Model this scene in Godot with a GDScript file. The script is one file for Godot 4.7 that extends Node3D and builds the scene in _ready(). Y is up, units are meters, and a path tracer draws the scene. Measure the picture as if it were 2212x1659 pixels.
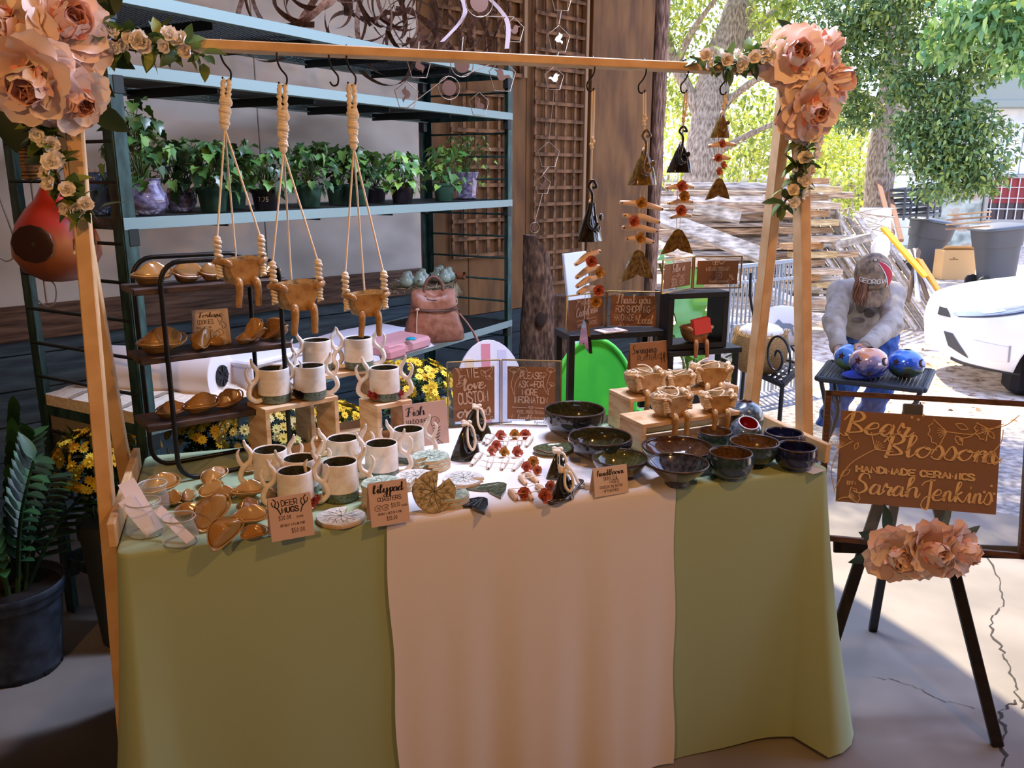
extends Node3D

const SUN_TO := Vector3(0.147, 0.743, -0.652)

var numbers := {}
var mats := {}
var noises := {}
var rng := RandomNumberGenerator.new()


func V(a: float, b: float, c: float) -> Vector3:
	return Vector3(a, b, c)


func _ready() -> void:
	rng.seed = 7
	var cam := Camera3D.new()
	cam.name = "camera"
	cam.fov = 48.923
	cam.near = 0.05
	cam.far = 300.0
	cam.position = Vector3(-0.561, 1.475, 1.937)
	cam.rotation = Vector3(-0.2435, -0.3132, 0.003)
	cam.current = true
	add_child(cam)
	var env := Environment.new()
	env.background_mode = Environment.BG_SKY
	var sky := Sky.new()
	var sm := ProceduralSkyMaterial.new()
	sm.sky_top_color = Color(0.66, 0.74, 1.0)
	sm.sky_horizon_color = Color(0.93, 0.96, 1.0)
	sm.ground_bottom_color = Color(0.5, 0.48, 0.45)
	sm.ground_horizon_color = Color(0.7, 0.68, 0.64)
	sm.sky_curve = 0.25
	sm.sky_energy_multiplier = 1.7
	sm.ground_energy_multiplier = 0.8
	sky.sky_material = sm
	env.sky = sky
	env.tonemap_mode = Environment.TONE_MAPPER_LINEAR
	env.tonemap_exposure = 0.95
	env.sdfgi_enabled = true
	env.ssao_enabled = true
	env.ssil_enabled = true
	var we := WorldEnvironment.new()
	we.name = "environment"
	we.environment = env
	add_child(we)
	var sun := DirectionalLight3D.new()
	sun.name = "sun"
	sun.light_color = Color(1.0, 0.93, 0.80)
	sun.light_energy = 3.8
	sun.light_angular_distance = 0.6
	sun.shadow_enabled = true
	sun.look_at_from_position(Vector3.ZERO, -SUN_TO)
	add_child(sun)
	lamp(V(-1.9, 2.4, 2.5), 2.3, Color(1.0, 0.73, 0.44), "left")
	lamp(V(0.8, 2.8, 1.6), 1.9, Color(1.0, 0.73, 0.44), "right")
	unseen_tube_light(V(0.52, 2.72, -0.42), 8.5, Color(0.80, 0.85, 1.0))
	make_shell()
	make_yard()
	make_trees()
	make_yard_things()
	make_car()
	make_person()
	make_rack()
	make_rack_things()
	make_plants()
	make_table()
	make_frame()
	make_flowers()
	make_cookies()
	make_mugs()
	make_bowls()
	make_cards()
	make_chimes()
	make_planters()
	make_easel()
	make_misc()


func lamp(at: Vector3, energy: float, tint: Color, side: String) -> void:  # unseen warm bulb, out of view, placed to light the stall's front
	var t := thing("unseen_warm_lamp", "unseen bare-bulb lamp out of view on the %s, placed to light the stall warmly" % side, "lamp", V(at.x, 3.1, at.z))
	var s := Shape.new()
	s.tube([V(0, 0, 0), V(0, at.y - 3.1 + 0.1, 0)], 0.006, 6)
	s.lathe([Vector2(0.02, at.y - 3.1 + 0.04), Vector2(0.024, at.y - 3.1 + 0.1), Vector2(0.0, at.y - 3.1 + 0.115)], 10)
	obj("cord", s, flat("33302c", 0.6), t)
	var b := Shape.new()
	b.blob(V(0, at.y - 3.1, 0), V(0.04, 0.05, 0.04), 12, 8)
	var m := StandardMaterial3D.new()
	m.albedo_color = Color(1, 0.95, 0.85)
	m.emission_enabled = true
	m.emission = tint
	m.emission_energy_multiplier = 6.0
	obj("lamp_bulb", b, m, t)
	var l := OmniLight3D.new()
	l.name = "lamp_glow"
	l.light_color = tint
	l.light_energy = energy
	l.light_size = 0.05
	l.omni_range = 20.0
	l.omni_attenuation = 2.0
	l.shadow_enabled = true
	l.position = V(0, at.y - 3.1, 0)
	t.add_child(l)


func unseen_tube_light(at: Vector3, energy: float, tint: Color) -> void:  # unseen cool tube, out of view, placed to brighten the table top
	var t := thing("unseen_tube_light", "unseen cool-white tube light out of view overhead, placed to brighten the table top", "lamp", at)
	var s := Shape.new()
	s.box(V(0.86, 0.05, 0.14), V(0, 0.045, 0), 0.01)
	for x in [-0.4, 0.4]:
		s.tube([V(x, 0.07, 0), V(x, 3.05 - at.y, 0)], 0.004, 6)
	obj("housing", s, flat("e8e8e6", 0.5), t)
	for z in [-0.035, 0.035]:
		s = Shape.new()
		s.tube([V(-0.40, 0.012, z), V(0.40, 0.012, z)], 0.013, 10)
		obj("lamp_tube", s, flat("ffffff", 0.5, 0.0, {"emission_enabled": true, "emission": tint, "emission_energy_multiplier": 4.0}), t)
	var l := AreaLight3D.new()
	l.name = "lamp_glow"
	l.light_color = tint
	l.light_energy = energy
	l.area_size = Vector2(0.80, 0.12)
	l.area_range = 20.0
	l.area_attenuation = 2.0
	l.shadow_enabled = true
	l.rotation.x = -PI / 2
	l.position = V(0, -0.006, 0)
	t.add_child(l)


class Shape:
	extends RefCounted
	var v := PackedVector3Array()
	var t := PackedVector2Array()
	var c := PackedColorArray()
	var ix := PackedInt32Array()
	var col := Color.WHITE
	var x := Transform3D.IDENTITY

	func p(a: Vector3, u := Vector2.ZERO) -> int:
		v.push_back(x * a)
		t.push_back(u)
		c.push_back(col)
		return v.size() - 1

	func quad(a: int, b: int, d: int, e: int) -> void:
		ix.append_array(PackedInt32Array([a, d, b, a, e, d]))

	func tri(a: int, b: int, d: int) -> void:
		ix.append_array(PackedInt32Array([a, d, b]))

	func face(q: Array, out: Vector3) -> void:
		var n: Vector3 = (q[1] - q[0]).cross(q[2] - q[0])
		if q.size() == 4 and n.length_squared() < 1e-16:
			n = (q[2] - q[0]).cross(q[3] - q[0])
		var r := q.duplicate()
		if n.dot(out) < 0:
			r.reverse()
		var b := v.size()
		for k in r:
			p(k)
		for i in range(1, r.size() - 1):
			tri(b, b + i, b + i + 1)

	func rows(r: Array, closed := true, ca := false, cb := false, uv := false) -> void:
		var n: int = r[0].size()
		var b := v.size()
		for i in r.size():
			for j in n:
				p(r[i][j], Vector2(float(j) / maxf(1, n - 1), 1.0 - float(i) / maxf(1, r.size() - 1)) if uv else Vector2.ZERO)
		for i in r.size() - 1:
			for j in (n if closed else n - 1):
				var k := (j + 1) % n
				quad(b + i * n + j, b + i * n + k, b + (i + 1) * n + k, b + (i + 1) * n + j)
		for e in 2:
			if not [ca, cb][e]:
				continue
			var row: Array = r[0] if e == 0 else r[-1]
			var m := Vector3.ZERO
			for q in row:
				m += q
			var mid := p(m / n)
			var b2 := v.size()
			for q in row:
				p(q)
			for j in n:
				var k := (j + 1) % n
				if e == 1:
					tri(mid, b2 + j, b2 + k)
				else:
					tri(mid, b2 + k, b2 + j)

	func tube(pts: Array, rad, sides := 6, caps := true, flat := 1.0) -> void:
		var r := []
		var u := Vector3.ZERO
		for i in pts.size():
			var a: Vector3 = pts[maxi(0, i - 1)]
			var b: Vector3 = pts[mini(pts.size() - 1, i + 1)]
			var d := (b - a).normalized()
			if d.length() < 0.5:
				d = Vector3.UP
			if i == 0:
				u = d.cross(Vector3.UP if absf(d.y) < 0.9 else Vector3.RIGHT).normalized()
			else:
				u = (u - d * u.dot(d)).normalized()
			var w := d.cross(u)
			var q: float = rad[i] if rad is Array else rad
			var ring := []
			for k in sides:
				var h := TAU * k / sides
				ring.append(pts[i] + u * cos(h) * q + w * sin(h) * q * flat)
			r.append(ring)
		rows(r, true, caps, caps)

	func lathe(prof: Array, sides := 20, at := Vector3.ZERO, wob := 0.0, sq := 1.0) -> void:
		var r := []
		for i in prof.size():
			var ring := []
			for k in sides:
				var h := TAU * k / sides
				var q: float = maxf(prof[i].x, 0.0) * (1.0 + wob * sin(2.0 * h + 0.7) + wob * 0.6 * sin(3.0 * h + 0.2 * i))
				ring.append(at + Vector3(cos(h) * q, prof[i].y, -sin(h) * q * sq))
			r.append(ring)
		rows(r)

	func blob(at: Vector3, rad: Vector3, sides := 12, n := 8) -> void:
		var r := []
		for i in n + 1:
			var e := PI * i / n - PI / 2
			var ring := []
			for k in sides:
				var h := TAU * k / sides
				ring.append(at + Vector3(cos(h) * cos(e) * rad.x, sin(e) * rad.y, -sin(h) * cos(e) * rad.z))
			r.append(ring)
		rows(r)

	func box(s: Vector3, at := Vector3.ZERO, bev := 0.0, turn := Basis.IDENTITY) -> void:
		var h := s / 2.0
		bev = minf(bev, minf(h.x, minf(h.y, h.z)) * 0.8)
		var g := func(a: int, sa: float, b: int, sb: float, q: int, sq: float, ia: float, ib: float, iq: float) -> Vector3:
			var o := Vector3.ZERO
			o[a] = sa * (h[a] - ia)
			o[b] = sb * (h[b] - ib)
			o[q] = sq * (h[q] - iq)
			return turn * o + at
		for a in 3:
			var b := (a + 1) % 3
			var q := (a + 2) % 3
			for sa in [-1.0, 1.0]:
				var out := Vector3.ZERO
				out[a] = sa
				face([g.call(a, sa, b, -1.0, q, -1.0, 0, bev, bev), g.call(a, sa, b, 1.0, q, -1.0, 0, bev, bev), g.call(a, sa, b, 1.0, q, 1.0, 0, bev, bev), g.call(a, sa, b, -1.0, q, 1.0, 0, bev, bev)], turn * out)
				if bev > 0:
					for sb in [-1.0, 1.0]:
						out = Vector3.ZERO
						out[a] = sa
						out[b] = sb
						face([g.call(a, sa, b, sb, q, -1.0, 0, bev, bev), g.call(a, sa, b, sb, q, 1.0, 0, bev, bev), g.call(a, sa, b, sb, q, 1.0, bev, 0, bev), g.call(a, sa, b, sb, q, -1.0, bev, 0, bev)], turn * out)
						if a == 0:
							for sq in [-1.0, 1.0]:
								face([g.call(a, sa, b, sb, q, sq, 0, bev, bev), g.call(a, sa, b, sb, q, sq, bev, 0, bev), g.call(a, sa, b, sb, q, sq, bev, bev, 0)], turn * Vector3(sa, sb, sq))

	func bar(a: Vector3, b: Vector3, w: float, d: float, bev := 0.0, up := Vector3.UP) -> void:
		var z := (b - a).normalized()
		if absf(z.dot(up)) > 0.98:
			up = Vector3.RIGHT
		var xx := up.cross(z).normalized()
		box(Vector3(w, d, a.distance_to(b)), (a + b) / 2, bev, Basis(xx, z.cross(xx), z))

	func prism(poly: PackedVector2Array, z0: float, z1: float) -> void:
		if Geometry2D.is_polygon_clockwise(poly):
			poly.reverse()
		var n := poly.size()
		var ids := Geometry2D.triangulate_polygon(poly)
		for k in range(0, ids.size(), 3):
			for z in [z0, z1]:
				var f := []
				for j in 3:
					f.append(Vector3(poly[ids[k + j]].x, poly[ids[k + j]].y, z))
				face(f, Vector3(0, 0, z - (z0 + z1) / 2))
		for i in n:
			var a := poly[i]
			var b := poly[(i + 1) % n]
			face([Vector3(a.x, a.y, z0), Vector3(b.x, b.y, z0), Vector3(b.x, b.y, z1), Vector3(a.x, a.y, z1)], Vector3((b - a).y, -(b - a).x, 0))

	func leaf(l: float, w: float, bend := 0.3, fold := 0.2, n := 5, tip := 1.0) -> void:   # grows along +z, faces +y
		var r := []
		for i in n + 1:
			var k := float(i) / n
			var q := w * 0.5 * pow(sin(PI * pow(k, 0.75 * tip)), 0.8)
			if i == n:
				q = w * 0.01
			var y := l * bend * k * k * -1.0
			r.append([Vector3(q, y + q * fold, l * k), Vector3(0, y, l * k), Vector3(-q, y + q * fold, l * k)])
		rows(r, false)

	func mesh() -> ArrayMesh:
		var n := PackedVector3Array()
		n.resize(v.size())
		for i in range(0, ix.size(), 3):
			var a := ix[i]
			var b := ix[i + 2]
			var d := ix[i + 1]
			var f := (v[b] - v[a]).cross(v[d] - v[a])
			n[a] += f
			n[b] += f
			n[d] += f
		for i in n.size():
			n[i] = n[i].normalized() if n[i].length_squared() > 1e-24 else Vector3.UP
		var s := []
		s.resize(Mesh.ARRAY_MAX)
		s[Mesh.ARRAY_VERTEX] = v
		s[Mesh.ARRAY_NORMAL] = n
		s[Mesh.ARRAY_TEX_UV] = t
		s[Mesh.ARRAY_COLOR] = c
		s[Mesh.ARRAY_INDEX] = ix
		var m := ArrayMesh.new()
		m.add_surface_from_arrays(Mesh.PRIMITIVE_TRIANGLES, s)
		return m


func numbered(called: String, parent: Node) -> String:
	var key := "%d/%s" % [parent.get_instance_id(), called]
	var k: int = numbers.get(key, 0)
	numbers[key] = k + 1
	return called if k == 0 else "%s_%03d" % [called, k]


func obj(called: String, s, m: Material, parent: Node = self, at := Transform3D.IDENTITY) -> MeshInstance3D:
	var o := MeshInstance3D.new()
	o.mesh = s.mesh() if s is Shape else s
	o.material_override = m
	o.name = numbered(called, parent)
	o.transform = at
	parent.add_child(o)
	return o


func thing(called: String, label: String, category: String, at := Vector3.ZERO, turn := 0.0, group := "") -> Node3D:
	var o := Node3D.new()
	o.name = numbered(called, self)
	add_child(o)
	o.position = at
	o.rotation.y = turn
	tag(o, label, category, group)
	return o


func tag(o: Node, label: String, category: String, group := "") -> Node:
	o.set_meta("label", label)
	o.set_meta("category", category)
	if group:
		o.set_meta("group", group)
	return o


func struct(called: String, s, m: Material, parent: Node = self) -> MeshInstance3D:
	var o := obj(called, s, m, parent)
	if parent == self:
		o.set_meta("kind", "structure")
	return o


func copy(o: Node3D, called: String, at: Vector3, turn: float, label: String) -> Node3D:
	var d: Node3D = o.duplicate()
	d.name = numbered(called, self)
	add_child(d)
	d.position = at
	d.rotation.y = turn
	d.set_meta("label", label)
	return d


func flat(hex: String, rough := 0.7, metal := 0.0, extra := {}) -> StandardMaterial3D:
	var key := "%s/%s/%s/%s" % [hex, rough, metal, extra]
	if not mats.has(key):
		var m := StandardMaterial3D.new()
		m.albedo_color = Color.html(hex)
		m.roughness = rough
		m.metallic = metal
		for k in extra:
			m.set(k, extra[k])
		mats[key] = m
	return mats[key]


func noise(key: String, freq: float, cols: Array, as_normal := false, size := 256, octaves := 4, kind := FastNoiseLite.TYPE_SIMPLEX_SMOOTH) -> NoiseTexture2D:
	if noises.has(key):
		return noises[key]
	var n := FastNoiseLite.new()
	n.noise_type = kind
	n.frequency = freq
	n.fractal_octaves = octaves
	n.seed = key.hash() % 1000
	var t := NoiseTexture2D.new()
	t.width = size
	t.height = size
	t.seamless = true
	t.noise = n
	if as_normal:
		t.as_normal_map = true
		t.bump_strength = 3.0
	elif cols.size():
		var g := Gradient.new()
		var off := PackedFloat32Array()
		var cc := PackedColorArray()
		for i in cols.size():
			off.append(0.15 + 0.7 * i / (cols.size() - 1.0))
			cc.append(Color.html(cols[i]))
		g.offsets = off
		g.colors = cc
		t.color_ramp = g
	noises[key] = t
	return t


# a material with a noise colour over a plain base; scale is repeats per metre along each axis
func grain(hex: String, cols: Array, scale: Vector3, rough := 0.7, freq := 0.02, metal := 0.0, bump := 0.0, extra := {}) -> StandardMaterial3D:
	var key := "g%s%s%s%s%s%s%s" % [hex, cols, scale, rough, metal, bump, extra]
	if not mats.has(key):
		var m := StandardMaterial3D.new()
		var mean := Color(0, 0, 0)
		for q in cols:
			mean += Color.html(q).srgb_to_linear() / cols.size()
		var want := Color.html(hex).srgb_to_linear()
		m.albedo_color = Color(minf(1, want.r / mean.r), minf(1, want.g / mean.g), minf(1, want.b / mean.b)).linear_to_srgb()
		m.albedo_texture = noise("%s%s" % [cols, freq], freq, cols)
		m.uv1_triplanar = true
		m.uv1_scale = scale
		m.roughness = rough
		m.metallic = metal
		if bump > 0:
			m.normal_enabled = true
			m.normal_texture = noise("bump%s" % freq, freq, [], true)
			m.normal_scale = bump
		for k in extra:
			m.set(k, extra[k])
		mats[key] = m
	return mats[key]


func glass(alpha := 0.08) -> StandardMaterial3D:
	return flat("ffffff", 0.03, 0.0, {"transparency": BaseMaterial3D.TRANSPARENCY_ALPHA, "metallic_specular": 0.3, "albedo_color": Color(0.95, 0.98, 0.97, alpha)})


func curve(pts: Array, per := 6) -> Array:   # Catmull-Rom through the points
	var r := []
	for i in pts.size() - 1:
		var a = pts[maxi(0, i - 1)]
		var b = pts[i]
		var d = pts[i + 1]
		var e = pts[mini(pts.size() - 1, i + 2)]
		for k in per:
			r.append(b.cubic_interpolate(d, a, e, float(k) / per))
	r.append(pts[-1])
	return r


func facing(z: Vector3, up := Vector3.UP) -> Basis:   # +z of the thing looks along z
	z = z.normalized()
	if absf(z.dot(up)) > 0.99:
		up = Vector3.RIGHT
	var xx := up.cross(z).normalized()
	return Basis(xx, z.cross(xx), z)


const NTH := ["first", "second", "third", "fourth", "fifth", "sixth", "seventh", "eighth", "ninth", "tenth", "eleventh", "twelfth", "thirteenth", "fourteenth", "fifteenth", "sixteenth", "seventeenth", "eighteenth", "nineteenth", "twentieth", "twenty-first", "twenty-second", "twenty-third", "twenty-fourth", "twenty-fifth"]


func rnd(a: float, b: float) -> float:
	return rng.randf_range(a, b)


const WA := Vector3(-1.49, 0.96, -1.935)
const WU := Vector3(0.891, 0, -0.454)
const WN := Vector3(0.454, 0, 0.891)


func wp(s: float, y: float, n := 0.0) -> Vector3:   # on the back wall: s along it, n into the room
	return V(WA.x, 0, WA.z) + WU * s + WN * n + V(0, y, 0)


func wbox(s: Shape, s0: float, s1: float, y0: float, y1: float, n0: float, n1: float, bev := 0.0) -> void:
	s.box(V(s1 - s0, y1 - y0, n1 - n0), wp((s0 + s1) / 2, (y0 + y1) / 2, (n0 + n1) / 2), bev, Basis(WU, V(0, 1, 0), WN))


func slab(poly: Array, y0: float, y1: float) -> Shape:
	var s := Shape.new()
	var q := PackedVector2Array()
	for k in poly:
		q.append(Vector2(k.x, k.z))
	s.x = Transform3D(Basis(V(1, 0, 0), V(0, 0, 1), V(0, -1, 0)), V(0, 0, 0))
	s.prism(q, -y1, -y0)
	return s


func make_shell() -> void:
	var concrete := grain("7e7871", ["a09a93", "aea8a0", "bcb6ae"], V(0.6, 0.6, 0.6), 0.75, 0.012)
	var fl := struct("floor", slab([wp(-3.2, 0, 6.4), wp(-3.2, 0, -0.1), wp(2.3, 0, -0.1), Vector3(2.291, 0, -1.914), Vector3(2.208, 0, -1.354), Vector3(2.66, 0, -0.7338), V(3.5, 0, 0.5), V(4.3, 0, 1.6), wp(3.6, 0, 6.4)], -0.14, 0.0), concrete)
	var dark := flat("2e2a26", 0.9)
	# the long cracks in the concrete
	for w in [[[Vector3(2.25, 0, -0.4942), Vector3(2.105, 0, -0.303), Vector3(1.953, 0, -0.1252), Vector3(1.788, 0, -0.0261), Vector3(1.693, 0, 0.096), Vector3(1.623, 0, 0.1986), Vector3(1.541, 0, 0.2993), Vector3(1.484, 0, 0.3748)], 0.0042], [[Vector3(1.49, 0, 0.3448), Vector3(1.407, 0, 0.3726), Vector3(1.325, 0, 0.4528), Vector3(1.219, 0, 0.5525)], 0.0055], [[Vector3(1.177, 0, 0.109), Vector3(1.249, 0, 0.1821), Vector3(1.288, 0, 0.2666), Vector3(1.355, 0, 0.3338)], 0.0012]]:
		var s := Shape.new()
		var pts := curve(w[0], 7)
		var ra := []
		var rb := []
		for i in pts.size():
			var q: Vector3 = pts[i] + V(rnd(-0.008, 0.008), 0, rnd(-0.008, 0.008))
			var d: float = w[1] * rnd(0.5, 1.3)
			ra.append([q + V(d, 0.0016, 0), q + V(-d, 0.0016, 0)])
		s.rows(ra, false)
		obj("crack", s, dark, fl)
	# unseen ceiling, its open edge shaped to set where sun and sky fall
	struct("ceiling", slab([wp(-3.3, 0, 6.5), wp(-3.3, 0, -0.12), wp(4.0, 0, -0.12), V(2.09, 0, -2.63), V(1.95, 0, -0.6), V(3.0, 0, -0.4), V(3.2, 0, 2.3), wp(3.6, 0, 6.5)], 3.05, 3.17), grain("4a3c30", ["3a2e24", "5a4a3c"], V(0.3, 2, 0.3), 0.9))
	var s := Shape.new()
	var plaster := grain("f4eadb", ["a29a90", "ccc4b8", "ddd6ca"], V(0.5, 0.8, 0.5), 0.85, 0.01)
	s = Shape.new()
	s.box(V(0.12, 3.1, 6.7), wp(-3.26, 1.55, 3.15), 0.0, Basis(WU, V(0, 1, 0), WN))
	struct("wall_left", s, grain("55504a", ["443f3a", "665f58"], V(0.5, 0.5, 0.5), 0.9))
	s = Shape.new()
	wbox(s, -3.3, 3.7, 0, 3.1, 6.4, 6.52)
	struct("wall_front", s, grain("5f564c", ["4b443c", "70665a"], V(0.5, 0.5, 0.5), 0.9))
	s = Shape.new()
	s.bar(wp(3.6, 1.525, 6.45), V(3.3, 1.525, 2.2), 0.12, 3.05)
	struct("wall_right", s, grain("6b5138", ["4b3826", "7a5c40"], V(0.5, 0.5, 0.5), 0.9))
	# back wall: a solid core, white sheets above, painted planks below, brown boards to the right
	s = Shape.new()
	wbox(s, -3.3, 4.42, -0.15, 3.1, -0.14, -0.02)
	var bw := struct("wall_back", s, dark)
	for q in [[-3.2, -1.05], [-1.046, 0.17], [0.174, 1.2], [1.204, 2.19]]:
		s = Shape.new()
		wbox(s, q[0], q[1], 0.93, 3.06, -0.02, 0.0, 0.003)
		obj("panel", s, plaster, bw)
	var teal := grain("43545c", ["2c3940", "4a5d66", "62747c"], V(0.7, 5, 0.7), 0.8, 0.02, 0.0, 0.15)
	for i in 6:
		s = Shape.new()
		wbox(s, -3.2, 2.19, i * 0.148, i * 0.148 + 0.144, -0.02, 0.004, 0.004)
		obj("plank", s, teal, bw)
	s = Shape.new()
	wbox(s, -3.2, 2.19, 0.80, 0.945, 0.0, 0.03, 0.006)
	struct("trim_1", s, grain("6b5240", ["3e2e24", "6d5442", "87705c"], V(0.8, 9, 0.8), 0.85, 0.02, 0.0, 0.4))
	var brown := grain("6e4a22", ["6c4827", "8a5f38", "9c7048"], V(2.5, 0.5, 2.5), 0.8, 0.014, 0.0, 0.12)
	for q in [[2.19, 2.55], [2.554, 3.05], [3.054, 3.62], [3.624, 4.3]]:
		s = Shape.new()
		wbox(s, q[0], q[1], 0.62, 3.06, -0.02, 0.002 if q[0] < 3.6 else 0.05, 0.003)
		obj("board", s, brown, bw)
	for i in 4:
		s = Shape.new()
		wbox(s, 2.19, 4.3, i * 0.155, i * 0.155 + 0.151, -0.02, 0.0, 0.004)
		obj("plank", s, grain("26343a", ["1a2529", "2c3c43"], V(0.7, 4, 0.7), 0.85), bw)
	# the rough post at the end of the wall
	s = Shape.new()
	var rs := []
	for i in 40:
		var ring := []
		for k in 12:
			var h := TAU * k / 12
			var q := 0.050 + 0.008 * sin(3 * h + i * 0.11) + 0.004 * sin(7 * h + i * 0.9) + rnd(-0.002, 0.002)
			ring.append(wp(4.40, -0.2 + i * 0.085, 0.03) + V(cos(h) * q, 0, -sin(h) * q))
		rs.append(ring)
	s.rows(rs)
	struct("trim_2", s, grain("a68468", ["3c2a20", "7a5a46", "b09078"], V(14, 1.2, 14), 0.85, 0.02, 0.0, 0.6))
	# lattice panels leaning on the brown boards
	lattice("tall brown lattice panel leaning on the brown boards beside the rough post", 3.10, 3.58, 0.75, 3.0, 0.03)
	lattice("brown lattice panel on the wall behind the right end of the green rack", 2.40, 2.85, 0.98, 1.95, 0.02)
	lattice("wide brown lattice panel high on the wall behind the rusty metal strips", 2.30, 3.0, 2.05, 3.0, 0.02)
	# outlet box on the corner of the white wall
	var t := thing("outlet_box", "old cream double electrical outlet with an adapter on the dark wall behind the bag", "outlet", wp(2.36, 0.80, 0.01))
	t.basis = Basis(WU, V(0, 1, 0), WN)
	s = Shape.new()
	s.box(V(0.10, 0.10, 0.05), V(0, 0.06, 0.02), 0.004)
	obj("box", s, flat("4c453c", 0.7), t)
	s = Shape.new()
	s.box(V(0.086, 0.07, 0.008), V(0, 0.065, 0.049), 0.003)
	obj("cover", s, flat("b9a888", 0.5), t)
	for i in 2:
		s = Shape.new()
		s.blob(V(-0.02 + i * 0.04, 0.065, 0.052), V(0.015, 0.017, 0.004), 10, 6)
		obj("socket", s, flat("cbb998", 0.5), t)
	s = Shape.new()
	s.box(V(0.07, 0.10, 0.035), V(0.012, -0.04, 0.04), 0.006)
	obj("adapter", s, flat("d6c8a6", 0.5), t)
	s = Shape.new()
	s.box(V(0.012, 0.02, 0.004), V(0.0, -0.065, 0.059))
	s.box(V(0.012, 0.02, 0.004), V(0.028, -0.065, 0.059))
	obj("slot", s, flat("15130f", 0.6), t)


func lattice(label: String, s0: float, s1: float, y0: float, y1: float, lean: float) -> void:
	var t := thing("lattice_panel", label, "lattice", wp(s0, y0, 0.012))
	t.basis = Basis(WU, V(0, 1, 0), WN)
	var m := grain("7a5534", ["4e341e", "7a5534", "8c6440"], V(3, 3, 3), 0.85)
	var w := s1 - s0
	var h := y1 - y0
	var sv := Shape.new()
	sv.box(V(0.022, h, 0.009), V(0, h / 2, 0.0), 0.001)
	var mv := sv.mesh()
	var sh := Shape.new()
	sh.box(V(w, 0.022, 0.009), V(w / 2, 0, 0.0), 0.001)
	var mh := sh.mesh()
	for i in int(w / 0.095) + 1:
		obj("slat", mv, m, t, Transform3D(Basis(), V(0.011 + i * 0.095, 0, 0.012)))
	for i in int(h / 0.105) + 1:
		obj("slat", mh, m, t, Transform3D(Basis(), V(0, 0.011 + i * 0.105, 0.021)))
	var f := Shape.new()
	f.box(V(0.03, h, 0.04), V(w, h / 2, 0.015), 0.003)
	obj("frame", f, flat("9a7c5c", 0.8), t)


func gy(x: float, z: float) -> float:   # the yard falls away from the slab
	var d := (x + 0.561) * 0.308 - (z - 1.937) * 0.951
	if d < 4.6:
		return -0.12
	return -0.12 - 0.2 * minf(1.0, (d - 4.6) / 2.6)


func gp(x: float, z: float) -> Vector3:
	return V(x, gy(x, z), z)


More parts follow.
